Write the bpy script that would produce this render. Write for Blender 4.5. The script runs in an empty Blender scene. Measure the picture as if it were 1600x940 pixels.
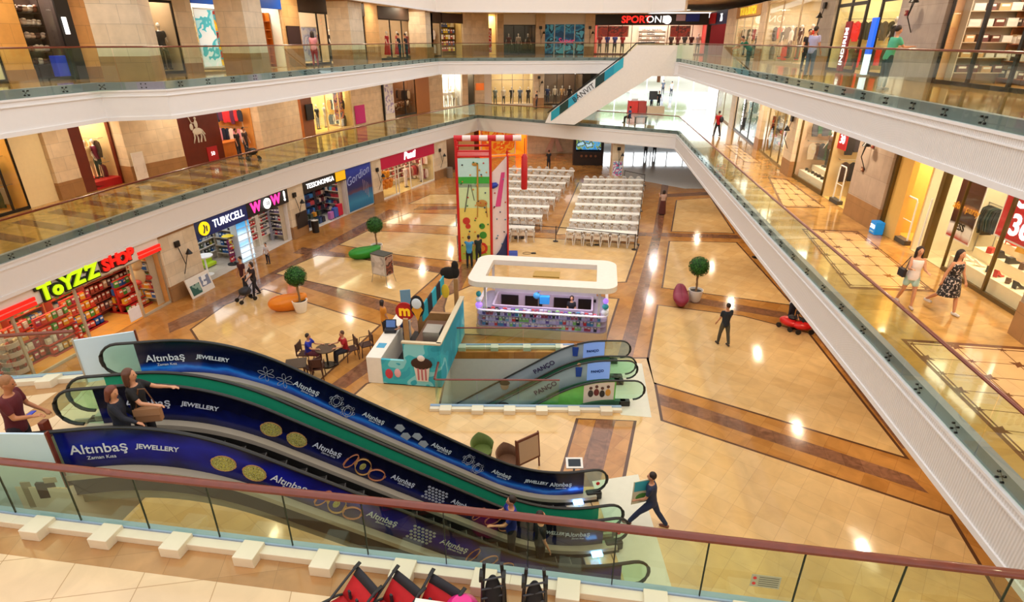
import bpy, bmesh, math, random
from math import sin, cos, pi, radians as R, atan2, hypot
from mathutils import Vector, Matrix
random.seed(7)
SC = bpy.context.scene
COL = SC.collection
# ------------------------------------------------------------------ camera
FPX = 900.0; PITCH = math.atan(407/900.0); CH = 11.1
cd = bpy.data.cameras.new('camera'); cam = bpy.data.objects.new('camera', cd); COL.objects.link(cam)
cd.sensor_width = 36; cd.lens = 36*FPX/1600; cd.clip_end = 300
cam.location = (0, 0, CH); cam.rotation_euler = (pi/2-PITCH, 0, 0)
SC.camera = cam
SC.view_settings.view_transform = 'Standard'; SC.view_settings.look = 'None'
SC.view_settings.gamma = 1; SC.view_settings.use_curve_mapping = False
SC.view_settings.exposure = -0.12
SC.cycles.use_denoising = True
SC.cycles.use_adaptive_sampling = True; SC.cycles.adaptive_threshold = .03; SC.cycles.max_bounces = 6; SC.cycles.diffuse_bounces = 3; SC.cycles.glossy_bounces = 3
SC.cycles.transmission_bounces = 4; SC.cycles.transparent_max_bounces = 24
SC.cycles.caustics_reflective = False; SC.cycles.caustics_refractive = False
SC.cycles.sample_clamp_indirect = 4

def U(x, y, z):          # where the sight line of a photo point meets the level z
    v = (470-y)/FPX; u = (x-800)/FPX
    Y = cos(PITCH)+v*sin(PITCH); Z = -sin(PITCH)+v*cos(PITCH)
    t = (z-CH)/Z
    return (u*t, Y*t, z)
def PRX(x, y, z):
    d = y*cos(PITCH)-(z-CH)*sin(PITCH)
    return 800+FPX*x/d
# ------------------------------------------------------------------ materials
def lin(c):
    if isinstance(c, str):
        c = [int(c[i:i+2], 16)/255 for i in (0, 2, 4)]
    return tuple((v/12.92 if v <= .04045 else ((v+.055)/1.055)**2.4) for v in c)+(1,)
MATS = {}
def mk(name):
    m = bpy.data.materials.new(name); m.use_nodes = True; MATS[name] = m
    nt = m.node_tree; b = nt.nodes['Principled BSDF']
    return m, nt, b
def mat(name, col, rough=.6, metal=0, emit=0, noise=.06, nscale=6, spec=.5, coat=0, bump=0, alpha=1):
    if name in MATS: return MATS[name]
    m, nt, b = mk(name)
    c = lin(col)
    tc = nt.nodes.new('ShaderNodeTexCoord'); n = nt.nodes.new('ShaderNodeTexNoise')
    n.inputs['Scale'].default_value = nscale; n.inputs['Detail'].default_value = 3
    nt.links.new(tc.outputs['Object'], n.inputs['Vector'])
    mx = nt.nodes.new('ShaderNodeMix'); mx.data_type = 'RGBA'
    mx.inputs[6].default_value = tuple(v*(1-noise) for v in c[:3])+(1,)
    mx.inputs[7].default_value = tuple(min(1, v*(1+noise)) for v in c[:3])+(1,)
    nt.links.new(n.outputs['Fac'], mx.inputs[0]); nt.links.new(mx.outputs[2], b.inputs['Base Color'])
    b.inputs['Roughness'].default_value = rough; b.inputs['Metallic'].default_value = metal
    b.inputs['Specular IOR Level'].default_value = spec; b.inputs['Coat Weight'].default_value = coat
    if emit:
        b.inputs['Emission Color'].default_value = c; b.inputs['Emission Strength'].default_value = emit
    if bump:
        bp = nt.nodes.new('ShaderNodeBump'); bp.inputs['Strength'].default_value = bump
        nt.links.new(n.outputs['Fac'], bp.inputs['Height']); nt.links.new(bp.outputs['Normal'], b.inputs['Normal'])
    return m
def tile(name, c1, c2, w, h, rough, rot=0, mortar='806040', msize=.006, nz=.25, nscale=1.3, coat=0, offs=0.0, spec=.5):
    m, nt, b = mk(name); L = nt.links.new
    tc = nt.nodes.new('ShaderNodeTexCoord'); mp = nt.nodes.new('ShaderNodeMapping')
    mp.inputs['Rotation'].default_value = (0, 0, rot)
    L(tc.outputs['Object'], mp.inputs['Vector'])
    br = nt.nodes.new('ShaderNodeTexBrick'); br.offset = offs
    br.inputs['Color1'].default_value = lin(c1); br.inputs['Color2'].default_value = lin(c2)
    br.inputs['Mortar'].default_value = lin(mortar); br.inputs['Scale'].default_value = 1
    br.inputs['Mortar Size'].default_value = msize; br.inputs['Brick Width'].default_value = w; br.inputs['Row Height'].default_value = h
    L(mp.outputs['Vector'], br.inputs['Vector'])
    n = nt.nodes.new('ShaderNodeTexNoise'); n.inputs['Scale'].default_value = nscale; n.inputs['Detail'].default_value = 6; n.inputs['Distortion'].default_value = 1.2
    L(tc.outputs['Object'], n.inputs['Vector'])
    mr = nt.nodes.new('ShaderNodeMapRange'); mr.inputs[1].default_value = .3; mr.inputs[2].default_value = .7
    mr.inputs[3].default_value = 1-nz; mr.inputs[4].default_value = 1+nz*.4
    L(n.outputs['Fac'], mr.inputs[0])
    mx = nt.nodes.new('ShaderNodeMix'); mx.data_type = 'RGBA'; mx.blend_type = 'MULTIPLY'; mx.inputs[0].default_value = 1
    L(br.outputs['Color'], mx.inputs[6]); L(mr.outputs[0], mx.inputs[7]); L(mx.outputs[2], b.inputs['Base Color'])
    b.inputs['Roughness'].default_value = rough; b.inputs['Coat Weight'].default_value = coat; b.inputs['Coat Roughness'].default_value = .05
    b.inputs['Specular IOR Level'].default_value = spec
    return m
def wallstone(name, c1, c2, w=.9, h=.6, rough=.45):   # stone facing: tiled by height and by running length
    m, nt, b = mk(name); L = nt.links.new
    tc = nt.nodes.new('ShaderNodeTexCoord'); sp = nt.nodes.new('ShaderNodeSeparateXYZ'); cb = nt.nodes.new('ShaderNodeCombineXYZ')
    ad = nt.nodes.new('ShaderNodeMath'); ad.operation = 'ADD'
    L(tc.outputs['Object'], sp.inputs[0]); L(sp.outputs[0], ad.inputs[0]); L(sp.outputs[1], ad.inputs[1])
    L(ad.outputs[0], cb.inputs[0]); L(sp.outputs[2], cb.inputs[1])
    br = nt.nodes.new('ShaderNodeTexBrick'); br.offset = .5
    br.inputs['Color1'].default_value = lin(c1); br.inputs['Color2'].default_value = lin(c2)
    br.inputs['Mortar'].default_value = tuple(v*.6 for v in lin(c1)[:3])+(1,); br.inputs['Scale'].default_value = 1
    br.inputs['Mortar Size'].default_value = .006; br.inputs['Brick Width'].default_value = w; br.inputs['Row Height'].default_value = h
    L(cb.outputs[0], br.inputs['Vector'])
    n = nt.nodes.new('ShaderNodeTexNoise'); n.inputs['Scale'].default_value = 2.5; n.inputs['Detail'].default_value = 5
    L(tc.outputs['Object'], n.inputs['Vector'])
    mr = nt.nodes.new('ShaderNodeMapRange'); mr.inputs[1].default_value = .3; mr.inputs[2].default_value = .7; mr.inputs[3].default_value = .86; mr.inputs[4].default_value = 1.06
    L(n.outputs['Fac'], mr.inputs[0])
    mx = nt.nodes.new('ShaderNodeMix'); mx.data_type = 'RGBA'; mx.blend_type = 'MULTIPLY'; mx.inputs[0].default_value = 1
    L(br.outputs['Color'], mx.inputs[6]); L(mr.outputs[0], mx.inputs[7]); L(mx.outputs[2], b.inputs['Base Color'])
    b.inputs['Roughness'].default_value = rough
    return m
def glass(name, tint, refl=.10, rough=.02):
    m, nt, b = mk(name); nt.nodes.remove(b); L = nt.links.new
    out = nt.nodes['Material Output']
    t = nt.nodes.new('ShaderNodeBsdfTransparent'); t.inputs[0].default_value = tint
    g = nt.nodes.new('ShaderNodeBsdfGlossy'); g.inputs['Roughness'].default_value = rough; g.inputs[0].default_value = (.9, 1, .95, 1)
    fr = nt.nodes.new('ShaderNodeFresnel'); fr.inputs[0].default_value = 1.5
    mth = nt.nodes.new('ShaderNodeMath'); mth.operation = 'MULTIPLY_ADD'; mth.inputs[1].default_value = .8; mth.inputs[2].default_value = refl-.04
    ge = nt.nodes.new('ShaderNodeNewGeometry'); iv = nt.nodes.new('ShaderNodeMath'); iv.operation = 'SUBTRACT'; iv.inputs[0].default_value = 1; L(ge.outputs['Backfacing'], iv.inputs[1])
    ml = nt.nodes.new('ShaderNodeMath'); ml.operation = 'MULTIPLY'; L(fr.outputs[0], mth.inputs[0]); L(mth.outputs[0], ml.inputs[0]); L(iv.outputs[0], ml.inputs[1]); mth = ml
    mx = nt.nodes.new('ShaderNodeMixShader'); L(mth.outputs[0], mx.inputs[0]); L(t.outputs[0], mx.inputs[1]); L(g.outputs[0], mx.inputs[2])
    L(mx.outputs[0], out.inputs[0])
    return m
def printed(name, stops, nz=.12, rough=.25, emit=0):      # a printed film: colour bands across the height of the panel (its uv), slightly wavy
    m, nt, b = mk(name); L = nt.links.new
    uv = nt.nodes.new('ShaderNodeUVMap'); sp = nt.nodes.new('ShaderNodeSeparateXYZ'); L(uv.outputs[0], sp.inputs[0])
    n = nt.nodes.new('ShaderNodeTexNoise'); n.inputs['Scale'].default_value = 1.1; n.inputs['Detail'].default_value = 4; n.noise_dimensions = '2D'
    L(uv.outputs[0], n.inputs['Vector'])
    a = nt.nodes.new('ShaderNodeMath'); a.operation = 'MULTIPLY_ADD'; a.inputs[1].default_value = nz*2; L(n.outputs['Fac'], a.inputs[0])
    s = nt.nodes.new('ShaderNodeMath'); s.operation = 'SUBTRACT'; s.inputs[1].default_value = nz; L(sp.outputs[1], s.inputs[0]); L(s.outputs[0], a.inputs[2])
    rp = nt.nodes.new('ShaderNodeValToRGB'); L(a.outputs[0], rp.inputs[0])
    el = rp.color_ramp.elements
    el[0].position = stops[0][0]; el[0].color = lin(stops[0][1]); el[1].position = stops[-1][0]; el[1].color = lin(stops[-1][1])
    for p, c in stops[1:-1]:
        e = el.new(p); e.color = lin(c)
    L(rp.outputs[0], b.inputs['Base Color']); b.inputs['Roughness'].default_value = rough
    if emit:
        L(rp.outputs[0], b.inputs['Emission Color']); b.inputs['Emission Strength'].default_value = emit
    return m
def blotch(name, cols, scale=4, rough=.5, emit=0, det=2):   # a many-coloured printed picture
    m, nt, b = mk(name); L = nt.links.new
    tc = nt.nodes.new('ShaderNodeTexCoord'); n = nt.nodes.new('ShaderNodeTexNoise')
    n.inputs['Scale'].default_value = scale; n.inputs['Detail'].default_value = det; L(tc.outputs['Object'], n.inputs['Vector'])
    rp = nt.nodes.new('ShaderNodeValToRGB'); rp.color_ramp.interpolation = 'CONSTANT'; L(n.outputs['Fac'], rp.inputs[0])
    el = rp.color_ramp.elements; k = len(cols)
    el[0].position = 0; el[0].color = lin(cols[0]); el[1].position = .36+.28*(k-1)/k; el[1].color = lin(cols[-1])
    for i in range(1, k-1):
        e = el.new(.36+.28*i/k); e.color = lin(cols[i])
    L(rp.outputs[0], b.inputs['Base Color']); b.inputs['Roughness'].default_value = rough
    if emit:
        L(rp.outputs[0], b.inputs['Emission Color']); b.inputs['Emission Strength'].default_value = emit
    return m
def C(hexcol, **k):      # plain coloured material by its colour
    nm = 'paint_'+hexcol+'_'.join(str(v) for v in k.values())
    return MATS.get(nm) or mat(nm, hexcol, **k)
# ------------------------------------------------------------------ mesh builder
class MB:
    def __init__(s): s.v = []; s.f = []; s.m = []; s.mats = []; s.uv = []; s.cur = None
    def mi(s, m):
        m = m or s.cur
        if m not in s.mats: s.mats.append(m)
        return s.mats.index(m)
    def add(s, vs, fs, m=None, uvs=None):
        b = len(s.v); s.v += [tuple(p) for p in vs]; k = s.mi(m)
        for i, f in enumerate(fs):
            s.f.append([b+j for j in f]); s.m.append(k); s.uv.append(uvs[i] if uvs else None)
        return s
    def box(s, x0, x1, y0, y1, z0, z1, m=None, rz=0, c=None, rx=0):
        vs = [(x, y, z) for z in (z0, z1) for y in (y0, y1) for x in (x0, x1)]
        if rz or rx:
            cx, cy, cz = c if c else ((x0+x1)/2, (y0+y1)/2, (z0+z1)/2)
            M = Matrix.Translation((cx, cy, cz)) @ Matrix.Rotation(rz, 4, 'Z') @ Matrix.Rotation(rx, 4, 'X') @ Matrix.Translation((-cx, -cy, -cz))
            vs = [tuple(M @ Vector(p)) for p in vs]
        return s.add(vs, [(0, 2, 3, 1), (4, 5, 7, 6), (0, 1, 5, 4), (1, 3, 7, 5), (3, 2, 6, 7), (2, 0, 4, 6)], m)
    def prism(s, pts, z0, z1, m=None, ax='z'):
        n = len(pts)
        f = {'z': lambda p, z: (p[0], p[1], z), 'y': lambda p, z: (p[0], z, p[1]), 'x': lambda p, z: (z, p[0], p[1])}[ax]
        vs = [f(p, z0) for p in pts]+[f(p, z1) for p in pts]
        return s.add(vs, [list(range(n))[::-1], list(range(n, 2*n))]+[(i, (i+1) % n, n+(i+1) % n, n+i) for i in range(n)], m)
    def cyl(s, x, y, z0, z1, r, r2=None, n=16, m=None, ry=None):
        r2 = r if r2 is None else r2
        return s.lathe([(0, z0), (r, z0), (r2, z1), (0, z1)], x, y, n, m)
    def lathe(s, prof, x=0, y=0, n=16, m=None, sy=1, ox=0):
        vs = []; fs = []
        for r, z in prof:
            for i in range(n):
                a = 2*pi*i/n; vs.append((x+max(r, 1e-4)*cos(a), y+max(r, 1e-4)*sin(a)*sy, z))
        for k in range(len(prof)-1):
            for i in range(n):
                j = (i+1) % n; fs.append((k*n+i, k*n+j, (k+1)*n+j, (k+1)*n+i))
        fs.append(list(range(n))[::-1]); fs.append([(len(prof)-1)*n+i for i in range(n)])
        return s.add(vs, fs, m)
    def sph(s, c, r, n=12, k=8, m=None):
        if not hasattr(r, '__len__'): r = (r, r, r)
        vs = []; fs = []
        for j in range(k+1):
            t = pi*j/k
            for i in range(n):
                a = 2*pi*i/n; q = max(sin(t), 1e-3); vs.append((c[0]+r[0]*q*cos(a), c[1]+r[1]*q*sin(a), c[2]-r[2]*cos(t)))
        for j in range(k):
            for i in range(n):
                i2 = (i+1) % n; fs.append((j*n+i, j*n+i2, (j+1)*n+i2, (j+1)*n+i))
        fs.append(list(range(n))[::-1]); fs.append([k*n+i for i in range(n)])
        return s.add(vs, fs, m)
    def tube(s, pts, r, n=8, m=None, closed=False, sq=None):
        P = [Vector(p) for p in pts]; N = len(P)
        rr = r if hasattr(r, '__len__') else [r]*N
        vs = []; fs = []; up0 = Vector((0, 0, 1))
        for i, p in enumerate(P):
            if closed: d = P[(i+1) % N]-P[i-1]
            else: d = P[min(i+1, N-1)]-P[max(i-1, 0)]
            if d.length < 1e-9: d = Vector((0, 0, 1))
            d.normalize()
            a = up0 if abs(d.dot(up0)) < .95 else Vector((0, 1, 0)) if abs(d.y) < .9 else Vector((1, 0, 0))
            x = d.cross(a).normalized(); y = x.cross(d).normalized()
            for k in range(n):
                t = 2*pi*(k+.5)/n
                fx, fy = (sq if sq else (1, 1))
                vs.append(tuple(p+x*cos(t)*rr[i]*fx+y*sin(t)*rr[i]*fy))
        for i in range(N if closed else N-1):
            j = (i+1) % N
            for k in range(n):
                k2 = (k+1) % n; fs.append((i*n+k, i*n+k2, j*n+k2, j*n+k))
        if not closed: fs.append(list(range(n))[::-1]); fs.append([(N-1)*n+k for k in range(n)])
        return s.add(vs, fs, m)
    def mesh(s, name, m=None):
        me = bpy.data.meshes.new(name)
        me.from_pydata(s.v, [], s.f)
        mats = s.mats
        for q in mats: me.materials.append(m if q is None else q)
        me.polygons.foreach_set('material_index', s.m)
        if any(s.uv):
            uvl = me.uv_layers.new(name='UVMap')
            for p, uu in zip(me.polygons, s.uv):
                if uu:
                    for li, q in zip(p.loop_indices, uu): uvl.data[li].uv = q
        me.update(); return me
    def build(s, name, m=None, parent=None, loc=(0, 0, 0), rot=(0, 0, 0), smooth=False, bevel=0, fix=True):
        me = s.mesh(name, m)
        if fix:
            bm = bmesh.new(); bm.from_mesh(me); bmesh.ops.recalc_face_normals(bm, faces=bm.faces); bm.to_mesh(me); bm.free()
        if smooth:
            me.polygons.foreach_set('use_smooth', [True]*len(me.polygons))
            me.set_sharp_from_angle(angle=R(40))
        o = bpy.data.objects.new(name, me); COL.objects.link(o)
        o.location = loc; o.rotation_euler = rot if hasattr(rot, '__len__') else (0, 0, rot)
        if parent is not None: o.parent = parent
        if bevel:
            b = o.modifiers.new('bevel', 'BEVEL'); b.width = bevel; b.segments = 2; b.limit_method = 'ANGLE'
        return o
def tag(o, label, cat, group=None, kind=None):
    o['label'] = label; o['category'] = cat
    if group: o['group'] = group
    if kind: o['kind'] = kind
    return o
def T(name, label, cat, loc=(0, 0, 0), rz=0, group=None):
    o = bpy.data.objects.new(name, None); COL.objects.link(o); o.empty_display_size = .2
    o.location = loc; o.rotation_euler = (0, 0, rz); return tag(o, label, cat, group)
def S(name, mb, m=None, parent=None, **k):
    o = mb.build(name, m, parent, **k)
    if parent is None: o['kind'] = 'structure'
    return o
def kids(o): return [c for c in bpy.data.objects if c.parent == o]
def dup(root, loc, rz=0, label=None, group=None, par=None, tree=None):
    if tree is None: tree = treeof(root)
    r = root.copy(); COL.objects.link(r)
    if par is None: r.location = loc; r.rotation_euler = (0, 0, rz)
    else: r.parent = par
    if label: r['label'] = label
    if group: r['group'] = group
    for ch, sub in tree: dup(ch, None, par=r, tree=sub)
    return r
def treeof(o): return [(c, treeof(c)) for c in o.children]
TMP = bpy.data.scenes.new('workbench')
def evaluate(o):         # the mesh of one object with its modifiers, worked out in a scene of its own so that it stays quick
    TMP.collection.objects.link(o)
    with bpy.context.temp_override(scene=TMP, view_layer=TMP.view_layers[0]):
        dg = bpy.context.evaluated_depsgraph_get(); me = bpy.data.meshes.new_from_object(o.evaluated_get(dg))
    TMP.collection.objects.unlink(o); return me
def text(s, size, depth, m, parent=None, loc=(0, 0, 0), rot=(pi/2, 0, 0), name='lettering', align='CENTER', sx=1, shear=0, off=0, label=None):
    cu = bpy.data.curves.new('t', 'FONT'); cu.body = s; cu.size = size; cu.extrude = depth; cu.align_x = align; cu.align_y = 'CENTER'
    cu.shear = shear; cu.offset = off; cu.resolution_u = 3
    t = bpy.data.objects.new('t', cu); me = evaluate(t); bpy.data.objects.remove(t)
    me.materials.clear(); me.materials.append(m)
    o = bpy.data.objects.new(name, me); COL.objects.link(o); o.location = loc; o.rotation_euler = rot; o.scale = (sx, 1, 1)
    if parent is not None: o.parent = parent
    return o
def area(loc, sx, sy, power, col=(1, 1, 1), rot=(0, 0, 0), name='area_light'):
    l = bpy.data.lights.new(name, 'AREA'); l.shape = 'RECTANGLE'; l.size = sx; l.size_y = sy; l.energy = power; l.color = col
    o = bpy.data.objects.new(name, l); COL.objects.link(o); o.location = loc; o.rotation_euler = rot; return o
# ------------------------------------------------------------------ shared materials
m_cream = tile('marble_cream', 'E3BC82', 'DAB074', .6, .6, .11, R(40), 'C29C6C', .004, .12, coat=.25, offs=0)
m_tan = tile('marble_tan', 'C48A48', 'B47838', .6, .6, .14, R(40), '9A6636', .004, .22, coat=.3)
m_brown = tile('marble_brown', '8F6247', '7F543C', .45, .45, .14, R(15), '6A4632', .004, .35, 3.5, coat=.3)
m_dark = mat('marble_dark_line', '5B3B28', .2, noise=.2)
m_f1 = tile('marble_walkway', 'CC9C58', 'B88848', 1.2, .6, .10, R(-12), 'A98250', .004, .3, 1.6, coat=.4)
m_f1c = tile('marble_walkway_cream', 'EBCDA6', 'E3C49C', 1.0, .75, .22, R(-9), 'B8926A', .006, .12, coat=.1)
m_band = tile('marble_walkway_band', 'BE8E5C', 'B0804E', .75, .6, .2, R(-9), '9E7448', .004, .25, coat=.2)
m_white = mat('white_plaster', 'EEEAE8', .55, noise=.02)
def ribbed():
    m, nt, b = mk('white_ribbed_fascia'); L = nt.links.new
    tc = nt.nodes.new('ShaderNodeTexCoord'); w = nt.nodes.new('ShaderNodeTexWave'); w.bands_direction = 'Y'
    w.inputs['Scale'].default_value = 5; L(tc.outputs['Object'], w.inputs['Vector'])
    mx = nt.nodes.new('ShaderNodeMix'); mx.data_type = 'RGBA'; mx.inputs[6].default_value = lin('E0D9D4'); mx.inputs[7].default_value = lin('F0EBE8')
    L(w.outputs['Fac'], mx.inputs[0]); L(mx.outputs[2], b.inputs['Base Color']); b.inputs['Roughness'].default_value = .5
    bp = nt.nodes.new('ShaderNodeBump'); bp.inputs['Strength'].default_value = .5; bp.inputs['Distance'].default_value = .02
    L(w.outputs['Fac'], bp.inputs['Height']); L(bp.outputs['Normal'], b.inputs['Normal'])
    return m
m_rib = ribbed()
m_stone = wallstone('stone_beige', 'E6D2B6', 'DDC6A6')
m_stonedk = wallstone('stone_brown', 'A87C50', '9A7048')
m_soffit = mat('soffit_white', 'E8DCCB', .7, noise=.02)
m_glass = glass('balustrade_glass', (.88, .96, .90, 1), .08)
m_shopglass = glass('shop_glass', (.97, .97, .96, 1), .05)
m_grey = mat('slab_edge_grey', '8A8794', .5, noise=.1, nscale=20)
m_wood = mat('handrail_wood', '6E2A16', .35, noise=.25, nscale=9, coat=.15)
m_steel = mat('brushed_steel', 'A8A49C', .35, .8, noise=.1)
m_black = mat('black_rubber', '15130F', .5)
m_blkmetal = mat('black_metal', '221E1C', .4, .3)
m_kerb = mat('kerb_marble', 'E8DCC4', .3, noise=.05, nscale=3)
m_emit = mat('lamp_diffuser', 'FFF1D8', .5, emit=6, noise=0)
m_emitw = mat('lamp_diffuser_cool', 'EAF1FF', .5, emit=6, noise=0)
# ------------------------------------------------------------------ plan lines (metres; camera over the origin)
def lerp(a, b, t): return tuple(a[i]+(b[i]-a[i])*t for i in range(len(a)))
class Line:
    def __init__(s, pts):
        s.p = [tuple(q[:2]) for q in pts]; s.c = [0]
        for a, b in zip(s.p, s.p[1:]): s.c.append(s.c[-1]+hypot(b[0]-a[0], b[1]-a[1]))
        s.L = s.c[-1]
    def at(s, t):
        t = min(max(t, 0), s.L)
        for i in range(len(s.p)-1):
            if t <= s.c[i+1]+1e-9: return lerp(s.p[i], s.p[i+1], (t-s.c[i])/(s.c[i+1]-s.c[i]))
        return s.p[-1]
    def px(s, x, z):         # the running length where the line crosses photo column x at level z
        a, b = 0, s.L; fa = PRX(*s.at(a), z)-x; fb = PRX(*s.at(b), z)-x
        if fa*fb > 0: return a if abs(fa) < abs(fb) else b
        for _ in range(40):
            m = (a+b)/2; fm = PRX(*s.at(m), z)-x
            if fm*fa > 0: a, fa = m, fm
            else: b = m
        return (a+b)/2
    def off(s, d):            # d > 0: to the left of travel
        q = []
        for i, p in enumerate(s.p):
            a = s.p[max(i-1, 0)]; b = s.p[min(i+1, len(s.p)-1)]
            dx, dy = b[0]-a[0], b[1]-a[1]; l = hypot(dx, dy); q.append((p[0]-dy/l*d, p[1]+dx/l*d))
        return Line(q)
G0, F1, F2, F3 = 0.0, 4.6, 9.8, 14.6
# edges of the openings, left side running away from the camera, right side running away too
EL1 = Line([(-18.3, 11.3), (-17.0, 17.7), (-16.0, 22.9), (-15.35, 25.9), (-13.3, 33.4), (-12.6, 35.8), (-9.8, 42.8), (-3.3, 57.4)])
EB1 = Line([(-3.3, 57.4), (7.6, 50.4), (13.05, 46.9)])
ER1 = Line([(13.05, 46.9), (9.81, 21.18), (8.73, 11.94), (7.75, 4.2)])
EL2 = Line([(-15.2, 12.0), (-14.5, 17.2), (-14.0, 20.7), (-12.1, 21.3), (-10.8, 26), (-9.3, 33.5), (-7.6, 42), (-6.0, 50.5)])
EB2 = Line([(-6.0, 50.5), (7.4, 52.5), (11.3, 52.0), (13.1, 48.7)])
ER2 = Line([(13.1, 48.7), (10.97, 26.4), (9.13, 10.6), (8.4, 3.0)])
NR = Line([(-9.5, 6.86), (-7.27, 6.50), (0, 5.47), (7.75, 4.28)])       # near railing on the first floor
LN = Line([(-18.3, 11.3), (-10.4, 10.25), (-8.75, 10.5)])                    # rail north of the escalator landing
LS = Line([(-18, 8.6), (-9.2, 7.25), (-7.05, 7.12)])                    # rail south of it
# shop fronts
SLG = EL1.off(.18)
SL1 = Line([(-22.2, 14), (-20.9, 21), (-20.2, 25.6), (-19.6, 28.7), (-17.1, 34.8), (-15.4, 42.2), (-13.2, 49.3), (-10.9, 55.3), (-7.4, 63.5), (-3.5, 66.5), (4, 67.2), (9.5, 67.5)])
SL2 = Line([(-19, 13), (-17.2, 19), (-15.9, 23), (-13.6, 28), (-12.2, 32.5), (-10.8, 38), (-9.3, 46), (-7.9, 51), (-6.2, 56), (-3.7, 60.5), (-.9, 63)])
SB2 = Line([(-.9, 63), (4, 63.5), (10, 63), (19, 61)])
SR1 = Line([(20, 60), (17.3, 45), (14.7, 30.8), (14.0, 24), (13.55, 18.3), (13.0, 13.2), (12.3, 6)])
SR2 = Line([(19, 61), (17.6, 48), (15.6, 33), (14.2, 21.5), (12.9, 10.5), (12.2, 4)])
# ------------------------------------------------------------------ slabs, floors, fascias
def poly(mb, pts, z0, z1, m=None): mb.prism([p[:2] for p in pts], z0, z1, m)
def strip_between(mb, A, B, z0, z1, m, n=24):
    for i in range(n):
        a0, a1 = A.at(A.L*i/n), A.at(A.L*(i+1)/n); b0, b1 = B.at(B.L*i/n), B.at(B.L*(i+1)/n)
        mb.prism([a0, a1, b1, b0], z0, z1, m)
def flat(name, pts, z, m, extra=()):
    mb = MB(); mb.prism([p[:2] for p in pts], z-.05, z, m)
    for k, (q, mm) in enumerate(extra): mb.prism([p[:2] for p in q], z-.001, z+.002+.0012*k, mm)
    return S(name, mb)
def rev(l): return l[::-1]
def slab(level, EL, EB, ER, SLn, SRn, zt, zb, m, names, backy):
    WL, WR = -34, 34
    polys = [rev(EL.p)+[(WL, EL.p[0][1]), (WL, backy), (EL.p[-1][0], backy)],
             [(EB.p[0][0], backy)]+EB.p+[(EB.p[-1][0], backy)],
             [(ER.p[0][0], backy)]+ER.p+[(WR, ER.p[-1][1]), (WR, backy)]]
    for nm, q in zip(names, polys):
        mb = MB(); mb.prism(q, zb, zt-.004, m_soffit); mb.prism(q, zt-.004, zt, m); S(nm, mb)
slab(1, EL1, EB1, ER1, SL1, SR1, F1, 3.3, m_f1, ['floor_left', 'floor_back', 'floor_right'], 84.2)
slab(2, EL2, EB2, ER2, SL2, SR2, F2, 8.65, m_f1, ['floor_upper_left', 'floor_upper_back', 'floor_upper_right'], 84.2)
# landing of the big escalators and the near walkway
mb = MB()
land = [(-34, 8.9), (-18, 8.6), (-9.2, 7.25), (-7.05, 7.12), (-6.55, 10.42), (-8.75, 10.5), (-10.4, 10.25), (-18.3, 11.3), (-34, 11.3)]
mb.prism(land, 3.3, F1-.003, m_soffit); mb.prism(land, F1-.003, F1, m_f1c)
bb = [U(0, 606, F1), U(140, 596, F1), U(120, 620, F1), U(85, 650, F1), U(38, 671, F1), U(5, 671, F1), U(90, 612, F1), U(0, 624, F1)]
mb.prism([p[:2] for p in bb], F1-.001, F1+.002, m_band)
S('floor_landing', mb)
mb = MB(); nr = [(-34, 6.9)]+NR.p+[(34, 4.2), (34, -8), (-34, -8)]
mb.prism(nr, 3.3, F1-.003, m_soffit); mb.prism(nr, F1-.003, F1, m_f1c)
bq = NR.off(-.05).p+rev(NR.off(-.62).p); mb.prism(bq, F1-.001, F1+.002, m_band)
S('floor_near', mb)
# fascias: white boxed edge with a cornice lip; grey slab face behind the glass foot
def fascia(name, Ln, zt, zb, m, side=1, ztop=None, cut=40):
    mb = MB(); O = Ln.off(-.06*side); I = Ln.off(.16*side); G = Ln.off(-.012*side); P2 = Ln.off(-.10*side)
    for a, b, c, d in zip(O.p, O.p[1:], I.p, I.p[1:]):
        mb.prism([a, b, d, c], zb, zt-.06, m); 
    for a, b, c, d in zip(P2.p, P2.p[1:], I.p, I.p[1:]):
        mb.prism([a, b, d, c], zt-.06, zt, m_white); mb.prism([a, b, d, c], zb-.08, zb+.05, m_white); mb.prism([a, b, d, c], zt-.22, zt-.19, m_white)
    for a, b, c, d in zip(G.p, G.p[1:], I.p, I.p[1:]):
        if ztop: mb.prism([a, b, d, c], zt, ztop+.003, m_grey)
    return S(name, mb)
fascia('trim_1', EL1, 4.35, 3.28, m_white, 1, F1); fascia('trim_2', EB1, 4.35, 3.28, m_white, 1, F1); fascia('trim_3', ER1, 4.35, 3.28, m_rib, 1, F1)
fascia('trim_4', EL2, 9.55, 8.63, m_white, 1, F2); fascia('trim_5', EB2, 9.55, 8.63, m_white, 1, F2); fascia('trim_6', ER2, 9.55, 8.63, m_rib, 1, F2)
# top of the hall: coffered edge above the second floor, soffit with light strips
m_top = mat('top_fascia_plaster', 'F0E6DC', .6, noise=.02)
for i, (Ln, nm) in enumerate(((EL2, 'trim_7'), (EB2, 'trim_8'), (ER2, 'trim_9'))):
    fascia(nm, Ln, 15.6, 13.2 if i < 2 else 13.9, m_top)
for nm, q, zb in (('ceiling_left', rev(EL2.p)+[(-34, 12), (-34, 78), (-6, 78)], 13.45), ('ceiling_back', [(-6, 78)]+EB2.p+[(13.1, 78)], 13.45), ('ceiling_right', [(13.1, 78)]+ER2.p+[(34, 3), (34, 78)], 14.2)):
    mb = MB(); mb.prism(q, zb, zb+.3, m_soffit); S(nm, mb)
# outer walls that close the building
m_outer = mat('outer_wall_plaster', 'DCC9AE', .7)
S('wall_left', MB().box(-34.3, -34, -8, 92, 0, 15.6), m_outer); S('wall_right', MB().box(34, 34.3, -8, 92, 0, 15.6), m_outer)
S('wall_near', MB().box(-34, 34, -8.3, -8, 0, 15.6), m_outer)
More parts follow.
